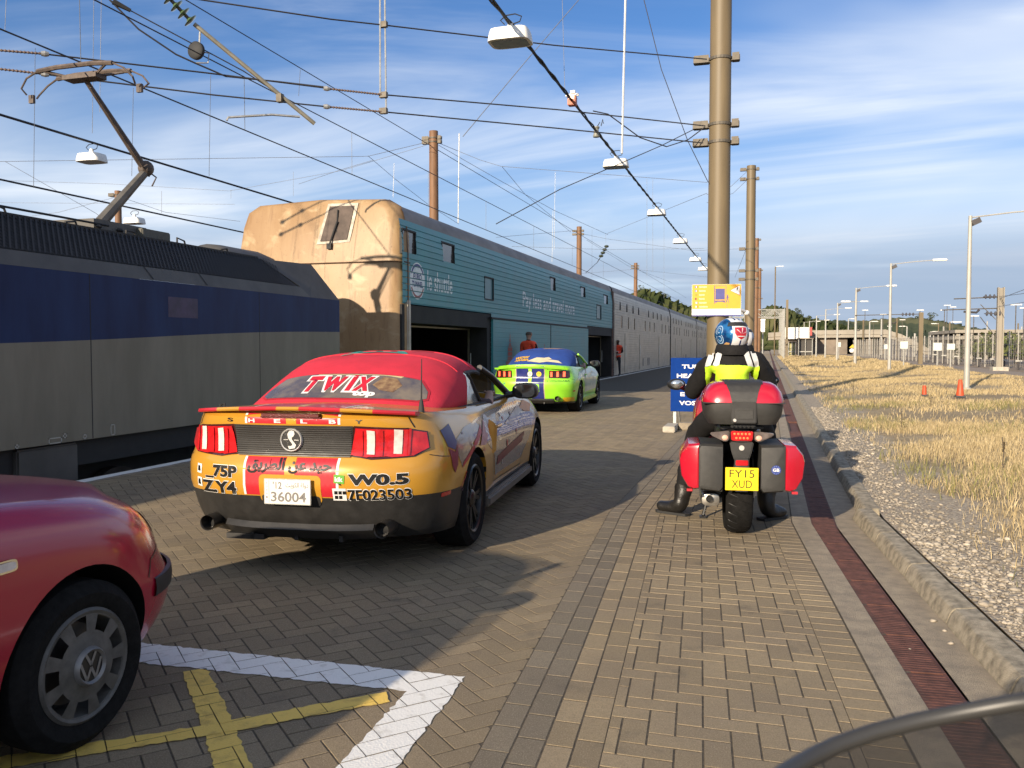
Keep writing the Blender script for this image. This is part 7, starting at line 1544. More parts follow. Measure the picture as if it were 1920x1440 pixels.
# ---- red hatchback, its nose at the left edge
def golf_plan(v):
    yr = curve([(0, -.72), (.3, -.80), (.55, -.80), (.8, -.74), (1, -.70)], v); yf = curve([(0, 3.24), (.15, 3.33), (.30, 3.37), (.46, 3.375), (.52, 3.34), (.62, 3.30), (.8, 3.25), (.93, 3.17), (1, 3.08)], v)
    wk = curve([(0, .93), (.2, .97), (.5, 1.0), (.75, .99), (.90, .965), (.97, .93), (1, .895)], v); return yr, yf, wk, .5, .80, 3.0, 2.75
def golf_w(y, v): return curve([(-.8, .82), (0, .855), (1.2, .867), (2.4, .862), (2.9, .845), (3.4, .80)], y)
def golf_zt(y): return curve([(-.8, .98), (.5, .955), (1.5, .925), (1.9, .925), (2.27, .895), (2.6, .86), (2.96, .815), (3.2, .765), (3.4, .73)], y)
def golf_z(x, y, v): return lerp(curve([(-.8, .24), (1, .20), (3.3, .21)], y), golf_zt(y), v)
PG = dict(levels=[0, .06, .12, .20, .28, .36, .44, .46, .50, .54, .56, .62, .70, .78, .84, .89, .93, .96, .98, 1.], plan=golf_plan, width=golf_w, z=golf_z, top=lambda x, y, e: e+.055*(1-(x/.76)**2), nf=26, sharp=30,
          cuts=[cyl_mesh(.56, 1.2, 0, .31, .335), cyl_mesh(-1.2, -.56, 0, .31, .335), cyl_mesh(.56, 1.2, 2.515, .312, .338), cyl_mesh(-1.2, -.56, 2.515, .312, .338), box_mesh(-.70, .70, -.2, 1.72, .45, 1.3)])
def gmo(c, n):
    if min(math.hypot(c.y, c.z-.31), math.hypot(c.y-2.515, c.z-.312)) < .339 and abs(c.x) < .80: return 1
    if c.z < .235 or (abs(c.x) < .701 and -.201 < c.y < 1.721 and .44 < c.z < .90): return 1
    return 0
M_golf = paint_mat('deep red car paint', (.37,.005,.028), rough=.25, dirt=.25)
gm_ = body_shell('body', PG, [M_golf, M_satin], gmo); gb = bvh_of(gm_)
GX, GY, GA = -2.325-.855, 2.42-2.515, R(-1.0)
golf = thing('hatchback_car', 'dark red hatchback whose front wing and wheel fill the left edge', 'car', (GX, GY, 0), GA); gbody = link('body', gm_, golf)
gs = lambda nm, me, m, off=.003, cut=.05, par=None: decal(nm, me, m, par or gbody, gb, (2.5, 0, 0), (0, 1, 0), (0, 0, 1), off, cut)
def gseam(pts, w=.003): 
    ps = []
    for a, b in zip(pts[:-1], pts[1:]): v = Vector(b)-Vector(a); q = Vector((-v.y, v.x)).normalized()*w; ps.append([tuple(Vector(a)-q), tuple(Vector(b)-q), tuple(Vector(b)+q), tuple(Vector(a)+q)])
    return poly_mesh(ps)
gs('bumper_seam', gseam([(2.855, .52), (2.90, .58), (3.02, .60), (3.28, .60)]), M_black); gs('door_seam', gseam([(1.60, .92), (1.58, .5), (1.66, .26)]), M_black)
def rub(side_):
    mb = MB(); rows = []
    for k in range(27):
        a = (k/26); pt = None
        # follow the bumper round the corner
        if a < .45: y = lerp(2.90, 3.14, a/.45); h = gb.ray_cast(Vector((side_*2, y, .47)), Vector((-side_, 0, 0)), 3)
        else: x = side_*lerp(.72, .0, (a-.45)/.55); h = gb.ray_cast(Vector((x, 5, .47)), Vector((0, -1, 0)), 4)
        if h[0] is None: continue
        nn = h[1]; nn = nn if nn.dot(h[0]-Vector((0, 2.0, h[0].z))) > 0 else -nn; nn.z = 0; nn.normalize(); c = h[0]
        rows.append([tuple(c+Vector((0, 0, dz))+nn*d) for dz, d in ((-.040, -.01), (-.036, .006), (0, .010), (.034, .006), (.038, -.01))])
    mb.grid(rows); return mb.build('bumper_strip', M_blackp, golf, smooth=50)
rub(1); rub(-1)
ind = gs('side_indicator', poly_mesh([[(2.19+.045*superq(math.cos(a), 4), .728+.020*superq(math.sin(a), 4)) for a in np.linspace(0, 6.28, 24)[:-1]]]), M_chrome, .006, .02); gs('lens', poly_mesh([[(2.19+.036*superq(math.cos(a), 4), .728+.013*superq(math.sin(a), 4)) for a in np.linspace(0, 6.28, 24)[:-1]]]), M_clearl, .010, .02, ind)
for s in (1, -1):
    dec = lambda nm, me, m, off, par=None: decal(nm, me, m, par or gbody, gb, (0, 6, 0), (-1, 0, 0), (0, 0, 1), off, .03, 6)
    hl = dec('headlamp', poly_mesh([[(s*.34, .59), (s*.63, .60), (s*.66, .66), (s*.62, .725), (s*.36, .735)][::s]]), mat('headlamp glass', (.45,.46,.47), .1, coat=.8) if s > 0 else bpy.data.materials['headlamp glass'], .006)
dec('grille', poly_mesh([[(-.32, .59), (.32, .59), (.33, .70), (-.33, .70)]]), M_blackp, .006); dec('air_intake', poly_mesh([[(-.6, .30), (.6, .30), (.6, .40), (-.6, .40)]]), M_black, .004)
for s in (1, -1):
    wheel(golf, s*.845, 0, .310, .195, s, dict(rim=.197, kind='cap', m=mat('dull silver hub cap', (.10,.094,.085), .55, metal=.3, var=.25, scale=18))); wheel(golf, s*.858, 2.515, .298, .195, s, dict(rim=.197, kind='cap', m=bpy.data.materials['dull silver hub cap']))
# glasshouse
def gh(y, zt, w, n=3.2, zb=.95): return [(w*superq(math.cos(a), n), y, zb+(zt-zb)*superq(math.sin(a), n)) for a in np.linspace(0, math.pi, 25)]
mb = MB(); mb.grid([gh(y, z, w) for y, z, w in ((-.66, 1.06, .70), (-.50, 1.24, .70), (-.30, 1.38, .70), (0, 1.425, .70), (.6, 1.445, .70), (1.1, 1.435, .70), (1.38, 1.415, .69))]); rf = mb.build('roof', M_golf, golf, smooth=50)
mb = MB(); mb.grid([[(lerp(.64, .70, u)*c_, lerp(1.36, 1.90, u)+.12*(1-c_*c_), lerp(1.385, .955, u)+.03*(1-c_*c_)) for c_ in np.linspace(-1, 1, 11)] for u in np.linspace(0, 1, 8)]); mb.build('windscreen', M_glassd, golf, smooth=60)
for s in (1, -1):
    mb = MB(); mb.tube([(s*.67, 1.34, 1.37), (s*.71, 1.6, 1.17), (s*.745, 1.90, .945)], .032, 8); mb.build('pillar', M_golf, golf, smooth=50)
    mb = MB(); mb.add([(s*.735, -.1, .96), (s*.745, 1.75, .96), (s*.66, 1.2, 1.36), (s*.665, 0, 1.38)], [(0, 1, 2, 3)]); mb.build('side_window', M_glassd, golf)
    mb = MB(); mb.ball((s*.93, 1.62, 1.0), (.10, .06, .07), 14, 10); mb.build('wing_mirror', M_blackp, golf, smooth=60)
# ------------------------------------------------------------------ touring motorcycle and people
M_jet = mat('black textile', (.009,.0085,.0085), .85, var=.35, scale=7, bump=.5, bscale=70, spec=.3); M_leather = mat('black leather', (.012,.011,.010), .42, var=.2, scale=14, bump=.3); M_hivis = mat('hi vis yellow cloth', (.52,.80,.03), .7, var=.06, scale=9, bump=.3, bscale=60); M_silver = mat('reflective silver tape', (.55,.55,.53), .45, var=.12, scale=20)
M_bikered = paint_mat('bright red case paint', (.42,.006,.022), rough=.25, dirt=.15); M_case = mat('textured black case', (.028,.027,.025), .55, var=.15, scale=20, bump=.25, bscale=240); M_plateY = mat('yellow number plate', (.78,.56,.01), .4, var=.04); M_led = mat('lit red diode', (1,.07,.02), .3, emit=2.6); M_smoke = mat('smoked clear lens', (.12,.10,.095), .15, var=.3, scale=18, coat=.6); M_alu = mat('brushed aluminium', (.42,.40,.36), .35, metal=.85, var=.15, scale=15); M_bluestk = mat('blue sticker', (.02,.05,.26), .4); M_redst2 = mat('red sticker', (.45,.02,.03), .4)
def garment(me, pred, off, m, name, parent, thick=0):
    """a layer of cloth over part of a body mesh"""
    bm = bmesh.new(); bm.from_mesh(me); bm.normal_update()
    for v in bm.verts: v.co += v.normal*off
    bmesh.ops.delete(bm, geom=[f for f in bm.faces if not pred(f.calc_center_median())], context='FACES')
    if thick: bmesh.ops.solidify(bm, geom=bm.faces[:], thickness=thick)
    m2 = bpy.data.meshes.new(name); bm.to_mesh(m2); bm.free(); m2.materials.clear(); m2.materials.append(m); m2.polygons.foreach_set('material_index', [0]*len(m2.polygons)); m2.polygons.foreach_set('use_smooth', [True]*len(m2.polygons)); return link(name, m2, parent)
def fingers(parent, h, d, s, m, curl=.4, sc=1.):
    """four unequal bent fingers and a thumb from the hand at h pointing along d"""
    h, d = Vector(h), Vector(d).normalized(); side_ = d.cross(Vector((0, 0, 1))).normalized(); dn = d.cross(side_)*(1 if d.cross(side_).z < 0 else -1)
    for f, l in enumerate((.9, 1.05, 1.0, .78)):
        o = h+side_*(f-1.5)*.019*sc; a = o+d*.05*l*sc+dn*.012*curl; b = a+d*.028*l*sc*(1-curl*.4)+dn*.028*curl; c = b+d*.012*sc*(1-curl)+dn*.022*curl
        mb = MB(); mb.tube([o-d*.02, o, a, b, c], [.010*sc, .0105*sc, .0095*sc, .0085*sc, .007*sc], 7); mb.build('finger', m, parent, smooth=60)
    mb = MB(); o = h-side_*s*.03*sc-d*.03*sc; mb.tube([o, o-side_*s*.022*sc+d*.02*sc, o-side_*s*.026*sc+d*.05*sc+dn*.01], [.013*sc, .011*sc, .008*sc], 7); mb.build('thumb', m, parent, smooth=60)
def motorcycle(label, loc, rz):
    t = thing('motorcycle', label, 'motorcycle', loc, rz, 'loaded touring motorcycles in the lane')
    def tyre(y, r, w, nm):
        e = bpy.data.objects.new(nm, None); COL.objects.link(e); e.parent = t; e.location = (0, y, r)
        mb = MB(); pr = []
        for k in range(17): a = -math.pi/2+math.pi*k/16; pr.append((r-.055+.055*math.cos(a)**.8 if abs(a) < 1.56 else r-.055, w/2*math.sin(a)))
        mb.lathe([(r-.10, -w*.42)]+pr+[(r-.10, w*.42)], 'x', n=60); mb.build('tyre', M_tyre, e, smooth=40)
        mb = MB()
        for k in range(26):
            a = 2*math.pi*k/26
            for s in (-1, 1): 
                q = []
                for u in np.linspace(.15, .80, 6): aa = a+.12*u*s+ (.05 if s > 0 else 0); ph = math.asin(min(.99, u)); rr_ = r-.055+.055*math.cos(ph)**.8+.0006; q.append((s*w/2*u, rr_*math.cos(aa), rr_*math.sin(aa)))
                mb.tube(q, .0022, 3)
        g = mb.build('tread_groove', M_black, e, weld=False); g['kind'] = 'stuff'
        mb = MB(); mb.lathe([(r-.10, -w*.40), (r-.13, -w*.2), (r-.13, w*.2), (r-.10, w*.40)], 'x', n=40); mb.lathe([(.0, -.06), (.05, -.06), (.05, .06), (0, .06)], 'x', n=20)
        for k in range(5): a = 2*math.pi*k/5; mb.tube([(0, .04*math.cos(a), .04*math.sin(a)), (0, (r-.12)*math.cos(a), (r-.12)*math.sin(a))], .016, 6)
        mb.build('rim', M_rimb, e, smooth=40); return e
    tyre(0, .315, .198, 'rear_wheel'); tyre(1.52, .30, .125, 'front_wheel')
    # swing arm, engine, frame, exhaust, stand
    mb = MB(); mb.box(.10, .145, -.03, .62, .27, .37); mb.box(-.145, -.11, -.02, .62, .29, .36); mb.build('swing_arm', M_alu, t, bev=.015)
    mb = MB(); mb.box(-.21, .21, .55, 1.12, .22, .62); mb.box(-.16, .16, .20, .9, .50, .76); mb.lathe([(0, -.25), (.09, -.25), (.10, -.22), (.10, .22), (.09, .25), (0, .25)], 'x', (0, .78, .42), 20); mb.build('engine', M_satin, t, bev=.03)
    mb = MB(); rows = []
    for y, s in ((-.20, .3), (-.19, .85), (-.12, 1.0), (.25, 1.0), (.36, .7), (.55, .5)): rows.append([(-.205+.075*s*superq(math.cos(a), 3), y, .275+.055*s*superq(math.sin(a), 3)) for a in np.linspace(0, 6.283, 20, endpoint=False)])
    mb.grid(rows, closev=True); mb.add(rows[0], [tuple(range(20))]); ex = mb.build('silencer', M_alu, t, smooth=45); mb = MB(); mb.lathe([(.0, 0), (.022, 0), (.026, -.02), (.026, .02)], 'y', (-.215, -.205, .285), 14); mb.build('exhaust_outlet', M_black, ex)
    mb = MB(); mb.box(-.275, -.14, -.10, .15, .318, .334); mb.build('heat_shield', M_galv, ex, bev=.004)
    mb = MB(); mb.tube([(-.12, .62, .30), (-.20, .55, .15), (-.235, .50, .02)], .014, 7); mb.box(-.265, -.21, .47, .54, .0, .018); mb.tube([(-.1, .60, .28), (-.29, .66, .30)], .012, 6); mb.build('side_stand', M_satin, t)
    for s in (-1, 1):
        mb = MB(); mb.tube([(s*.12, .18, .62), (s*.20, -.05, .45), (s*.30, -.18, .40), (s*.36, -.22, .39)], .011, 6); mb.tube([(s*.14, .45, .40), (s*.26, .40, .36), (s*.30, .42, .37)], .013, 6); mb.build('rack_tube', M_satin, t)
        mb = MB(); mb.box(s*.365-.02, s*.365+.02, -.435, -.40, .375, .392); mb.build('strap_end', M_redst2, t)
    # tail unit
    mb = MB(); rows = []
    for y, w, z0, z1 in ((-.40, .075, .735, .825), (-.36, .11, .72, .845), (-.20, .15, .70, .86), (.05, .17, .68, .86), (.35, .16, .62, .83)): rows.append([(w*superq(math.cos(a), 3), y, (z0+z1)/2+(z1-z0)/2*superq(math.sin(a), 3)) for a in np.linspace(0, 6.283, 24, endpoint=False)])
    mb.grid(rows, closev=True); mb.add(rows[0], [tuple(range(24))]); tl_ = mb.build('tail_unit', M_satin, t, smooth=45)
    mb = MB(); mb.prism([(-.073, .745), (.073, .745), (.078, .815), (-.078, .815)], 'y', -.412, -.385); lm = mb.build('tail_lamp', M_redlens, t, bev=.006)
    for k in range(9): 
        x, z = (-.052+.026*(k % 5), .795) if k < 5 else (-.039+.026*(k-5), .765); mb = MB(); mb.ball((x, -.414, z), (.0085, .004, .0085), 10, 6); mb.build('diode', M_led, lm)
    for s in (-1, 1):
        mb = MB(); mb.prism([(s*.085, .815), (s*.225, .800), (s*.215, .780), (s*.12, .735), (s*.09, .745)], 'y', -.40, -.37); iw = mb.build('indicator', M_smoke, t, bev=.006); mb = MB(); mb.ball((s*.118, -.40, .765), (.022, .01, .02), 10, 8); mb.build('bulb', mat('peach bulb', (.7,.4,.3), .3) if s < 0 else bpy.data.materials['peach bulb'], iw)
    mb = MB(); mb.prism([(-.085, .735), (.085, .735), (.07, .66), (.05, .60), (-.05, .60), (-.07, .66)], 'y', -.395, -.33); mb.box(-.05, .05, -.43, -.36, .38, .62); mb.build('plate_holder', M_blackp, t, bev=.008)
    mb = MB(); mb.lathe([(0, -.004), (.018, -.004), (.02, 0), (.02, .01)], 'y', (0, -.397, .692), 18); mb.build('tail_badge', M_badge, t, smooth=40)
    mb = MB(); mb.box(-.043, .043, -.438, -.428, .570, .608); mb.build('reflector', M_redlens, t, bev=.004)
    pl = MB(); pl.box(-.1145, .1145, -.442, -.438, .392, .556); p_ = pl.build('number_plate', M_plateY, t, bev=.0018)
    for s, x0, x1, z0, z1 in (('FY15', -.086, .086, .485, .540), ('XUD', -.070, .070, .410, .465)): flat('plate_text', fit_mesh(text_mesh(s, bold=-.004), x0, x1, z0, z1), M_black, p_, (0, -.4428, 0), (1, 0, 0), (0, 0, 1))
    # panniers
    for s in (-1, 1):
        e = bpy.data.objects.new('pannier', None); COL.objects.link(e); e.parent = t
        inner = [(.130, .715), (.285, .722), (.300, .70), (.300, .40), (.280, .385), (.150, .372), (.130, .40)]; outer = [(.296, .722), (.375, .715), (.425, .655), (.440, .600), (.425, .48), (.375, .40), (.330, .385), (.296, .392)]
        for nm, poly, m, yo in (('case_shell', inner, M_case, 0), ('case_lid', outer, M_bikered, .0)):
            cx, cz = sum(p[0] for p in poly)/len(poly), sum(p[1] for p in poly)/len(poly); rows = []
            for y, k in ((-.440, .80), (-.435, .92), (-.41, 1.0), (.02, 1.0), (.12, .93), (.16, .75)): rows.append([(s*(lerp(.2, p[0], .25+.75*k) if False else (cx+(p[0]-cx)*(k if nm == 'case_lid' else min(1, k+.04)))), y+(.05*((p[0]-.3)/.14)**2 if p[0] > .3 and y < -.3 else 0), cz+(p[1]-cz)*k) for p in poly])
            mb = MB(); mb.grid(rows, closev=True); n = len(poly); mb.add(rows[0], [tuple(range(n))]); mb.add(rows[-1], [tuple(range(n))]); mb.build(nm, m, e, smooth=28, bev=0)
        mb = MB(); mb.box(*sorted((s*.286, s*.300)), -.43, .1, .39, .715); mb.build('seal', M_rubber, e)
        if s > 0:
            g = MB(); g.lathe([(0, 0), (.033, 0)], 'y', (.235, -.4425, .545), 28); st_ = g.build('country_sticker', M_bluestk, e); flat('sticker_text', fit_mesh(text_mesh('GB', bold=.03), .213, .257, .533, .557), M_whitev, st_, (0, -.4435, 0), (1, 0, 0), (0, 0, 1))
            flat('sticker_star', poly_mesh([[(.235+.026*math.cos(a)+.002*math.cos(b), .545+.026*math.sin(a)+.002*math.sin(b)) for b in (0, 1.57, 3.14, 4.71)] for a in np.linspace(0, 6.283, 13)[:-1]]), M_whitev, st_, (0, -.4434, 0), (1, 0, 0), (0, 0, 1))
    # top box
    tb = bpy.data.objects.new('top_box', None); COL.objects.link(tb); tb.parent = t
    def boxloft(nm, secs, m, x0=-1, x1=1):
        mb = MB(); rows = []
        for z, w, ya, yb in secs: rows.append([(max(x0, min(x1, w*superq(math.cos(a), 5))), (ya+yb)/2+(yb-ya)/2*superq(math.sin(a), 4), z) for a in np.linspace(0, 6.283, 48, endpoint=False)])
        mb.grid(rows, closev=True); mb.add(rows[0], [tuple(range(48))]); mb.add(rows[-1], [tuple(range(48))]); return mb.build(nm, m, tb, smooth=35)
    boxloft('box_base', [(.868, .20, -.46, -.10), (.872, .24, -.52, -.07), (.93, .272, -.545, -.06), (1.00, .282, -.552, -.06), (1.022, .283, -.552, -.06)], M_case)
    top = [(1.026, .284, -.555, -.06), (1.05, .283, -.552, -.06), (1.10, .268, -.535, -.06), (1.145, .235, -.505, -.07), (1.165, .20, -.47, -.09), (1.175, .13, -.42, -.13)]
    lid = boxloft('box_lid', top, M_bikered)
    lb = bvh_of(lid.data); decal('lid_panel', poly_mesh([[(-.082, 1.03), (.082, 1.03), (.098, 1.10), (.125, 1.165), (-.125, 1.165), (-.098, 1.10)]]), M_case, tb, lb, (0, -2, 0), (1, 0, 0), (0, 0, 1), .003, .02)
    decal('lid_panel', poly_mesh([[(-.13, -.49), (.13, -.49), (.15, -.10), (-.15, -.10)]]), M_case, tb, lb, (0, 0, 3), (1, 0, 0), (0, 1, 0), .0035, .03)
    mb = MB(); mb.box(-.085, .085, -.566, -.545, .885, 1.035); lt = mb.build('latch_panel', M_blackp, tb, bev=.006); mb = MB(); mb.box(-.062, .062, -.574, -.564, .915, .985); mb.box(-.05, .05, -.577, -.572, .975, .99); mb.build('latch', M_case, lt, bev=.004); mb = MB(); mb.lathe([(0, -.006), (.010, -.006), (.013, 0), (.013, .01)], 'y', (-.062, -.568, .905), 14); mb.build('lock', M_badge, lt, smooth=40)
    mb = MB(); mb.box(-.28, .28, -.553, -.06, 1.0215, 1.0265); mb.build('lid_seal', M_rubber, tb)
    mb = MB(); mb.box(-.085, .085, -.50, -.15, .845, .868); mb.box(-.15, .15, -.40, .1, .83, .848); 
    for k in range(6): mb.box(-.08+k*.028, -.064+k*.028, -.53, -.48, .852, .866)
    mb.build('luggage_rack', M_satin, t, bev=.005)
    # seat, tank, fairing, bars, mirrors
    mb = MB(); rows = []
    for y, w, z in ((-.05, .13, .86), (.0, .17, .89), (.2, .18, .87), (.40, .15, .83), (.62, .12, .84)): rows.append([(w*superq(math.cos(a), 3), y, z-.05+.05*superq(math.sin(a), 3)) for a in np.linspace(0, 6.283, 20, endpoint=False)])
    mb.grid(rows, closev=True); mb.add(rows[0], [tuple(range(20))]); mb.build('seat', M_leather, t, smooth=45)
    mb = MB(); rows = []
    for y, w, z0, z1 in ((.56, .10, .70, .86), (.66, .17, .66, .97), (.85, .20, .66, 1.03), (1.05, .17, .70, 1.0), (1.12, .10, .75, .95)): rows.append([(w*superq(math.cos(a), 2.6), y, (z0+z1)/2+(z1-z0)/2*superq(math.sin(a), 2.6)) for a in np.linspace(0, 6.283, 24, endpoint=False)])
    mb.grid(rows, closev=True); mb.build('fuel_tank', M_bikered, t, smooth=50)
    mb = MB(); rows = []
    for y, w, z0, z1 in ((.85, .24, .35, .80), (1.05, .30, .30, 1.0), (1.30, .31, .40, 1.08), (1.52, .22, .60, 1.05), (1.68, .08, .78, .95)): rows.append([(w*superq(math.cos(a), 3), y, (z0+z1)/2+(z1-z0)/2*superq(math.sin(a), 2.4)) for a in np.linspace(0, 6.283, 28, endpoint=False)])
    mb.grid(rows, closev=True); mb.add(rows[0], [tuple(range(28))]); mb.build('fairing', M_bikered, t, smooth=50)
    mb = MB(); mb.grid([[(.20*c, 1.45-.32*u+.0+.10*(1-c*c), 1.03+.30*u+.02*(1-c*c)) for c in np.linspace(-1, 1, 9)] for u in np.linspace(0, 1, 5)]); mb.build('windscreen', M_glassd, t, smooth=60)
    mb = MB(); mb.tube([(-.36, .93, 1.05), (-.24, 1.02, 1.06), (-.08, 1.12, 1.04), (.08, 1.12, 1.04), (.24, 1.02, 1.06), (.36, .93, 1.05)], .013, 8)
    for s in (-1, 1): mb.tube([(s*.28, .98, 1.055), (s*.37, .92, 1.05)], .019, 8)
    mb.build('handlebar', M_satin, t)
    for s in (-1, 1):
        mb = MB(); mb.ball((0, 0, 0), (.082, .045, .052), 18, 12, M=Matrix.Translation((s*.46 if s < 0 else .33, 1.02, 1.085 if s < 0 else 1.02))); mr = mb.build('mirror', M_satin, t, smooth=60); mb = MB(); mb.tube([(s*.25, 1.22, 1.0), (s*.36, 1.12, 1.03), (s*.43 if s < 0 else .32, 1.06, 1.06 if s < 0 else 1.01)], .02, 7); mb.build('mirror_arm', M_satin, mr, smooth=60); mb = MB(); mb.ball((s*.452 if s < 0 else .325, .985, 1.088 if s < 0 else 1.023), (.058, .016, .038), 16, 10); mb.build('mirror_glass', mat('mirror sky', (.6,.62,.62), .08, metal=.9) if s < 0 else bpy.data.materials['mirror sky'], mr, smooth=60)
        mb = MB(); mb.tube([(s*.09, 1.42, .34), (s*.11, 1.12, 1.02)], .027, 8); mb.build('fork_leg', M_alu, t)
    mb = MB(); mb.grid([[(.075*c, 1.52+.325*math.cos(a), .30+.325*math.sin(a)) for c in (-1, -.6, 0, .6, 1)] for a in np.linspace(R(20), R(150), 10)]); mb.build('front_mudguard', M_bikered, t, smooth=60)
    return t
BRZ = R(6); BL = (-.215, 6.72, 0)
bike = motorcycle('red touring motorcycle with panniers and top box, nearest in the lane', BL, BRZ)
def rider(label, loc, rz):
    t = thing('person', label, 'person', loc, rz, 'motorcyclists waiting in the lane')
    nd = {'pel': ((-.01, .30, .93), (.19, .15)), 'sp': ((-.02, .30, 1.06), (.185, .14)), 'ch': ((-.03, .30, 1.20), (.205, .145)), 'ub': ((-.03, .30, 1.335), (.165, .12)), 'nk': ((-.03, .305, 1.40), .075), 'hd': ((-.03, .31, 1.50), .085),
          'sl': ((-.21, .31, 1.30), .095), 'el': ((-.335, .46, 1.04), .075), 'wl': ((-.30, .80, 1.055), .048), 'hl': ((-.30, .90, 1.06), .042), 'sr': ((.15, .31, 1.30), .095), 'er': ((.29, .48, 1.06), .075), 'wr': ((.28, .82, 1.06), .048), 'hr': ((.28, .91, 1.06), .042),
          'hpl': ((-.13, .32, .88), .125), 'kl': ((-.30, .66, .68), .095), 'al': ((-.40, .60, .20), .068), 'fl0': ((-.41, .58, .085), .062), 'fl1': ((-.52, .64, .055), .052), 'fl2': ((-.60, .68, .045), .038),
          'hpr': ((.11, .32, .88), .125), 'kr': ((.28, .66, .68), .095), 'ar': ((.27, .52, .20), .068), 'fr0': ((.27, .50, .085), .062), 'fr1': ((.36, .57, .055), .052), 'fr2': ((.43, .62, .045), .038)}
    ed = [('pel', 'sp'), ('sp', 'ch'), ('ch', 'ub'), ('ub', 'nk'), ('nk', 'hd'), ('ub', 'sl'), ('sl', 'el'), ('el', 'wl'), ('wl', 'hl'), ('ub', 'sr'), ('sr', 'er'), ('er', 'wr'), ('wr', 'hr'), ('pel', 'hpl'), ('hpl', 'kl'), ('kl', 'al'), ('al', 'fl0'), ('fl0', 'fl1'), ('fl1', 'fl2'), ('pel', 'hpr'), ('hpr', 'kr'), ('kr', 'ar'), ('ar', 'fr0'), ('fr0', 'fr1'), ('fr1', 'fr2')]
    me = skin_body(nd, ed, 'pel'); me.materials.append(M_jet)
    from mathutils import noise as NZ
    for v in me.vertices: c = v.co; d = NZ.noise(Vector((c.x*9, c.y*9, c.z*22)))*.013+NZ.noise(Vector((c.x*16+5, c.y*14, c.z*40)))*.006+NZ.noise(c*60)*.002; v.co = c+v.normal*d
    body = link('body', me, t); bv = bvh_of(me)
    for s in (-1, 1): garment(me, lambda c: c.z < .27 and c.x*s > 0, .010, M_leather, 'boot', t, 0); fingers(t, nd['hl' if s < 0 else 'hr'][0], (0, 1, 0), s, M_leather, .9, 1.1); 
    for s, k in ((-1, 'fl'), (1, 'fr')):
        mb = MB(); a, b = Vector(nd[k+'0'][0]), Vector(nd[k+'2'][0]); d = (b-a).normalized(); q = Vector((-d.y, d.x, 0)); o = [a-d*.075, a-d*.06+q*.05, b+q*.035, b+d*.035, b-q*.035, a-d*.06-q*.05]; vs = [(p.x, p.y, .001) for p in o]+[(p.x, p.y, .022) for p in o]; mb.add(vs, [tuple(range(6))[::-1], tuple(range(6, 12))]+[(i, (i+1) % 6, 6+(i+1) % 6, 6+i) for i in range(6)]); mb.build('boot_sole', M_rubber, t)
    back = lambda nm, poly, m, off, cut=.025: decal(nm, poly_mesh(poly), m, t, bv, (0, -1, 0), (1, 0, 0), (0, 0, 1), off, cut, 3)
    back('hi_vis_band', [[(-.235, 1.265), (-.12, 1.270), (.06, 1.270), (.175, 1.268), (.175, 1.19), (.165, 1.10), (.05, 1.085), (-.11, 1.085), (-.215, 1.06), (-.235, 1.14)]], M_hivis, .016)
    for s in (-1, 1):
        cx = -.03
        for u in (.125, .180): back('reflective_strap', [[(cx+s*(u-.02), 1.268), (cx+s*(u+.022), 1.268), (cx+s*(u-.012), 1.385), (cx+s*(u-.055), 1.385)]], M_silver, .017)
        back('silver_patch', [[(cx+s*.185, 1.085), (cx+s*.155, 1.075), (cx+s*.150, 1.135), (cx+s*.190, 1.145)]], M_silver, .019)
    mb = MB(); mb.lathe([(.13, -.03), (.135, .0), (.122, .045), (.105, .06)], 'z', (-.03, .305, 1.385), 20); mb.build('collar', M_jet, t, smooth=50)
    # helmet, turned a little to the left
    hm = bpy.data.objects.new('helmet', None); COL.objects.link(hm); hm.parent = t; hm.location = (-.035, .31, 1.515); hm.rotation_euler = (R(-4), 0, R(24))
    rows = []; nv, nu = 20, 40
    for i in range(nv+1):
        th = math.pi*.86*i/nv; row = []
        for j in range(nu): a = 2*math.pi*j/nu; r = math.sin(th)**.92; row.append((.128*r*math.cos(a), .150*r*math.sin(a)*(1.06 if math.sin(a) < 0 else 1.0), .134*math.cos(th)))
        rows.append(row)
    mb = MB(); mb.grid(rows, closev=True); hs_ = mb.mesh('shell', [M_helb], smooth=60); sh = link('shell', hs_, hm); hb = bvh_of(hs_)
    hd = lambda nm, poly, m, off, cut=.012: decal(nm, poly_mesh(poly), m, hm, hb, (0, -1, 0), (1, 0, 0), (0, 0, 1), off, cut, 3); ht = lambda nm, poly, m, off: decal(nm, poly_mesh(poly), m, hm, hb, (0, 0, 1), (1, 0, 0), (0, 1, 0), off, .012, 3)
    hl = lambda nm, poly, m, off: decal(nm, poly_mesh(poly), m, hm, hb, (-1, 0, 0), (0, -1, 0), (0, 0, 1), off, .012, 3)
    hd('white_panel', [[(-.058, -.105), (.062, -.105), (.066, .075), (-.060, .075)]], M_helw, .0012); ht('white_panel', [[(-.055, -.125), (.055, -.125), (.048, .10), (-.048, .10)]], M_helw, .0012)
    for x in (-.018, .018): ht('navy_line', [[(x-.006, -.10), (x+.006, -.10), (x+.006, .10), (x-.006, .10)]], M_helb2, .0022)
    hd('navy_line', [[(-.006, -.10), (.010, -.10), (.008, -.055), (-.004, -.055)]], M_helb2, .0022); hd('navy_edge', [[(.066, -.09), (.098, -.06), (.10, .05), (.068, .07)]], M_helb2, .0020)
    hd('rear_spoiler', [[(-.085, .055), (.085, .055), (.07, .085), (-.07, .085)]], M_blackp, .007)
    hd('shield_emblem', [[(-.045, .045), (.050, .045), (.052, .0), (.035, -.03), (.003, -.050), (-.030, -.03), (-.047, .0)]], M_redst2, .0024)
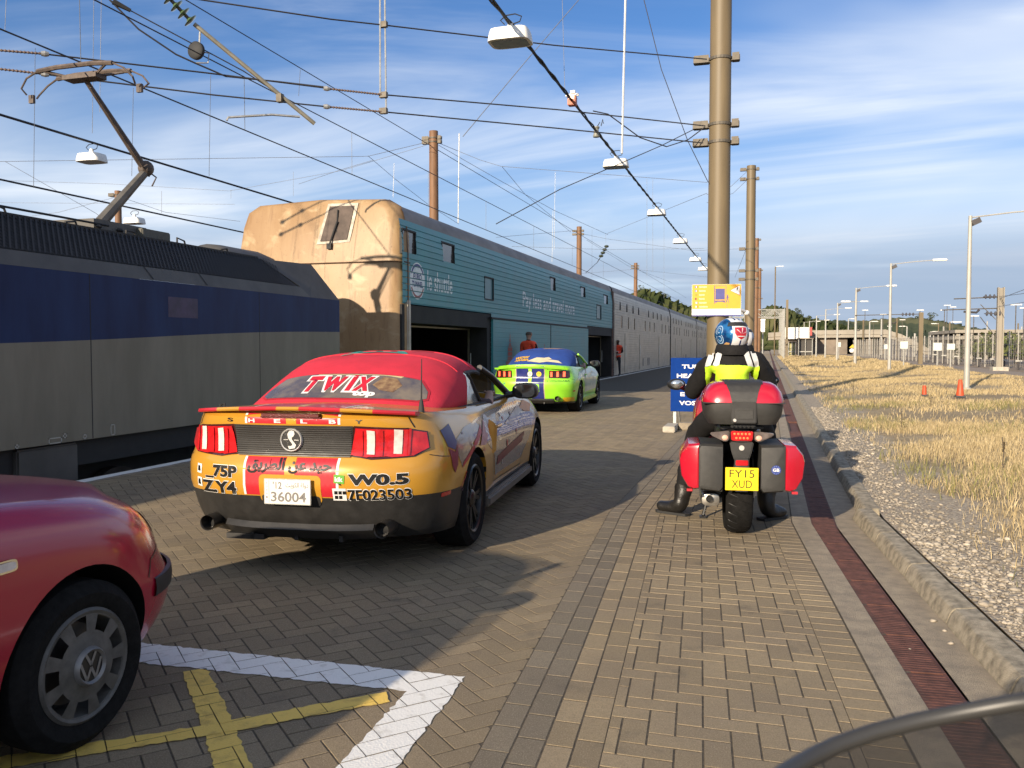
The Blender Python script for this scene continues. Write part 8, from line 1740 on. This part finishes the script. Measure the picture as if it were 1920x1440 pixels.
    for k, a in enumerate(np.linspace(R(20), R(160), 6)): hd('shield_ray', [[(.003, -.008), (.003+.05*math.cos(a)-.004, -.005+.045*math.sin(a)), (.003+.05*math.cos(a)+.004, -.005+.045*math.sin(a))]], M_helw if k % 2 == 0 else M_helb2, .0034)
    hd('shield_bar', [[(-.03, -.022), (.036, -.022), (.034, -.028), (-.028, -.028)]], M_helw, .0034)
    for r0, r1, cx_, cz_, a0, a1 in ((.040, .033, .035, .028, -40, 230), (.040, .033, .035, -.035, 140, 410), (.022, .016, .035, .03, 0, 300), (.022, .016, .038, -.035, 180, 480)):
        pts = [(cx_+r0*math.cos(R(a)), cz_+r0*1.0*math.sin(R(a))) for a in np.linspace(a0, a1, 16)]; pin = [(cx_+r1*math.cos(R(a)), cz_+r1*math.sin(R(a))) for a in np.linspace(a0, a1, 16)]
        hl('swirl', [[pts[i], pts[i+1], pin[i+1], pin[i]] for i in range(15)], mat('pale swirl', (.30,.45,.62), .3, coat=.5) if 'pale swirl' not in bpy.data.materials else bpy.data.materials['pale swirl'], .0022)
    hd('tan_mark', [[(-.098, -.085), (-.072, -.095), (-.068, -.075), (-.09, -.065)]], mat('tan mark', (.5,.3,.12), .4) if 'tan mark' not in bpy.data.materials else bpy.data.materials['tan mark'], .0022)
    mb = MB(); mb.grid([[(.118*math.cos(a), .146*math.sin(a)+.008, z) for a in np.linspace(R(15), R(165), 18)] for z in (-.035, .045)]); mb.build('visor', M_glassd, hm, smooth=60)
    mb = MB(); mb.lathe([(.11, -.115), (.118, -.10), (.112, -.09)], 'z', n=30); mb.build('neck_trim', M_rubber, hm, smooth=50)
    return t
M_helb = mat('blue metallic helmet', (.010,.14,.36), .22, metal=.35, col2=(.005,.045,.16), scale=16, lo=.42, hi=.58, coat=.9, detail=2); M_helw = mat('white helmet panel', (.66,.67,.68), .25, coat=.7, var=.06); M_helb2 = mat('navy helmet line', (.012,.02,.10), .25, coat=.6)
rid = rider('person in black riding gear with hi vis band and blue swirl helmet astride the motorcycle', BL, BRZ)
# a second rider waits just ahead, almost hidden
p = unproj(1406, 632, 'y', 9.9); B2 = (p.x-.045, 9.55, 0)
b2 = copy_tree(bike, None, 'second touring motorcycle hidden in front of the nearest one', B2, R(2))
r2 = rider('person in a white helmet on the motorcycle ahead, mostly hidden behind the nearest rider', B2, R(2))
for o in bpy.data.objects:
    if o.parent and o.parent.parent == r2 and o.name.startswith('shell'): o.material_slots[0].link = 'OBJECT'; o.material_slots[0].material = M_helw
for o in [q for p_ in children(b2) if p_.name.startswith('pannier') for q in children(p_)]: [bpy.data.objects.remove(c) for c in children(o)]; bpy.data.objects.remove(o)
for o in list(bpy.data.objects):
    if (o.parent == r2 and o.name.split('.')[0] in ('hi_vis_band', 'reflective_strap', 'silver_patch')) or (o.parent == b2 and o.name.split('.')[0] == 'pannier') or (o.parent and o.parent.parent == r2 and o.name.split('.')[0] in ('shield_emblem', 'shield_ray', 'shield_bar', 'swirl', 'tan_mark')): bpy.data.objects.remove(o)
# the viewer's own motorcycle: top edge of its clear screen
t = thing('motorcycle', 'clear curved motorcycle windscreen with grey rim at the bottom right corner', 'motorcycle', (.30, .55, 0))
edge_px = [(1440, 1470), (1480, 1444), (1520, 1420), (1570, 1396), (1640, 1372), (1720, 1352), (1810, 1334), (1900, 1318), (1990, 1306), (2080, 1300), (2200, 1306), (2340, 1330), (2460, 1372)]
o_ = Vector((.30, .55, 0)); E_ = []
for k, (a, b) in enumerate(edge_px): E_.append(unproj(a, b, 'y', .60+.10*math.sin(math.pi*k/12))-o_)
mb = MB(); ins_ = [[p+Vector((0, .34*u+.05*math.sin(u*2), -.36*u))-Vector(((p.x-.12)*.15*u, 0, 0)) for p in E_] for u in (0, .03, .1, .25, .5, .75, 1)]; mb.grid(ins_)
mes = mb.mesh('screen', [mat('clear screen plastic', (.07,.07,.068), .12, alpha=.45, coat=.2)], smooth=60); bm = bmesh.new(); bm.from_mesh(mes); bmesh.ops.solidify(bm, geom=bm.faces[:], thickness=.003); bm.to_mesh(mes); bm.free(); link('screen', mes, t)
mb = MB(); mb.tube(E_, .0065, 10); mb.build('screen_rim', mat('grey rim', (.04,.039,.037), .4, var=.1), t, smooth=60)
mb = MB(); rows = []
for y, w, z0, z1 in ((.10, .30, .45, .60), (.25, .34, .35, .66), (.55, .30, .40, .62), (.75, .15, .50, .58)): rows.append([(.12+w*superq(math.cos(a), 3), y, (z0+z1)/2+(z1-z0)/2*superq(math.sin(a), 2.4)) for a in np.linspace(0, 6.283, 24, endpoint=False)])
mb.grid(rows, closev=True); mb.build('fairing', M_satin, t, smooth=50); mb = MB(); mb.lathe([(.2, -.05), (.29, -.06), (.30, 0), (.29, .06), (.2, .05)], 'x', (.12, .45, .30), 40); mb.build('front_wheel', M_tyre, t, smooth=50)
mb = MB()
for x in (-.05, .28): mb.tube([(x, .42, .60), (x+.0, .46, .78)], .012, 6)
mb.build('screen_bracket', M_satin, t)
# staff in red vests
def stander(label, loc, rz, sc, pose, trousers, hair, beard, face_skin):
    t = thing('person', label, 'person', loc, rz, 'staff in red vests', sc)
    nd = {'pel': ((0, 0, .95), (.155, .11)), 'sp': ((0, .0, 1.12), (.145, .105)), 'ch': ((0, .0, 1.30), (.17, .115)), 'ub': ((0, -.01, 1.42), (.12, .085)), 'nk': ((0, 0, 1.52), .055), 'hd0': ((0, .015, 1.60), .072), 'hd': ((0, .02, 1.67), .092), 'hd2': ((0, .02, 1.73), .075),
          'sl': ((-.18, -.01, 1.42), .07), 'sr': ((.18, -.01, 1.42), .07), 'hpl': ((-.09, 0, .90), .095), 'kl': ((-.10, .02, .50), .065), 'al': ((-.11, -.02, .10), .045), 'tl': ((-.13, .13, .04), .036), 'hpr': ((.09, 0, .90), .095), 'kr': ((.11, .04, .50), .065), 'ar': ((.14, .0, .10), .045), 'tr': ((.17, .15, .04), .036)}
    nd.update(pose)
    ed = [('pel', 'sp'), ('sp', 'ch'), ('ch', 'ub'), ('ub', 'nk'), ('nk', 'hd0'), ('hd0', 'hd'), ('hd', 'hd2'), ('ub', 'sl'), ('sl', 'el'), ('el', 'wl'), ('wl', 'hl'), ('ub', 'sr'), ('sr', 'er'), ('er', 'wr'), ('wr', 'hr'), ('pel', 'hpl'), ('hpl', 'kl'), ('kl', 'al'), ('al', 'tl'), ('pel', 'hpr'), ('hpr', 'kr'), ('kr', 'ar'), ('ar', 'tr')]
    me = skin_body(nd, ed, 'pel'); sk = mat('skin tone', face_skin, .55); [me.materials.append(m_) for m_ in (sk, M_jet, mat('dark work trousers', trousers, .85))]
    hands = [Vector(nd['hl'][0]), Vector(nd['hr'][0])]
    for p in me.polygons: c = Vector(p.center); p.material_index = 0 if c.z > 1.53 or min((c-h).length for h in hands) < .10 else (2 if c.z < .98 else 1)
    link('body', me, t); el = [Vector(nd[k][0]) for k in ('el', 'er', 'wl', 'wr', 'hl', 'hr')]
    vest = garment(me, lambda c: .92 < c.z < 1.50 and abs(c.x) < .255 and min((c-e).length for e in el) > .085, .016, mat('red hi vis cloth', (1.0,.085,.03), .7, bump=.3), 'vest', t, .006)
    for za, zb in ((1.02, 1.07), (1.13, 1.17)): garment(me, lambda c: za-.012 < c.z < zb+.012 and abs(c.x) < .20 and min((c-e).length for e in el) > .10, .026, mat('pale tape', (.70,.60,.56), .5), 'reflective_tape', vest)
    garment(me, lambda c: c.z > 1.655 and not (c.y > .075 and c.z < 1.735), .012, mat('short dark hair', hair, .8), 'hair', t)
    if beard: garment(me, lambda c: 1.555 < c.z < 1.635 and c.y > .02, .010, bpy.data.materials['short dark hair'], 'beard', t)
    mb = MB(); mb.tube([(0, .115, 1.685), (0, .128, 1.655), (0, .11, 1.645)], [.008, .014, .010], 8); mb.build('nose', sk, t, smooth=60)
    for s in (-1, 1):
        mb = MB(); mb.ball((s*.034, .106, 1.685), (.012, .007, .007), 10, 6); mb.build('eye', M_black, t, smooth=60); mb = MB(); mb.ball((s*.094, .015, 1.665), (.013, .022, .032), 8, 6); mb.build('ear', sk, t, smooth=60)
    mb = MB(); mb.box(-.022, .022, .105, .112, 1.618, 1.624); mb.build('mouth', mat('lip', (.25,.10,.08), .5), t)
    for s, k in ((-1, 'l'), (1, 'r')):
        h, w = Vector(nd['h'+k][0]), Vector(nd['w'+k][0]); fingers(t, h, h-w, s, sk, .5); garment(me, lambda c: c.z < .115 and c.x*s > 0, .010, M_leather, 'shoe', t)
    return t
g = unproj(1158, 701, 'z', 0.004)
stander('bearded person in red vest and dark trousers standing by the farther loading door', (g.x+.55, g.y-3.2, .004), R(150), 1.0, {'el': ((-.27, -.02, 1.16), .055), 'wl': ((-.10, .22, 1.12), .036), 'hl': ((-.03, .26, 1.14), .04), 'er': ((.26, .0, 1.16), .055), 'wr': ((.12, .22, 1.16), .036), 'hr': ((.05, .25, 1.18), .04), 'tl': ((-.16, .12, .04), .036), 'kl': ((-.12, .02, .5), .065), 'kr': ((.15, .06, .5), .065), 'ar': ((.21, .08, .10), .045), 'tr': ((.26, .22, .04), .036)}, (.022,.022,.026), (.012,.010,.009), True, (.23,.13,.085))
q = unproj(991, 632, 'y', 23.5)
stander('grey haired person in red vest seen from behind beyond the green car', (q.x, 23.5, .004), R(-22), 1.06, {'el': ((-.25, .03, 1.16), .055), 'wl': ((-.20, .24, 1.10), .036), 'hl': ((-.17, .31, 1.12), .04), 'er': ((.25, .05, 1.18), .055), 'wr': ((.16, .26, 1.16), .036), 'hr': ((.12, .32, 1.18), .04)}, (.03,.03,.035), (.10,.075,.06), False, (.42,.24,.17))

number_labels()
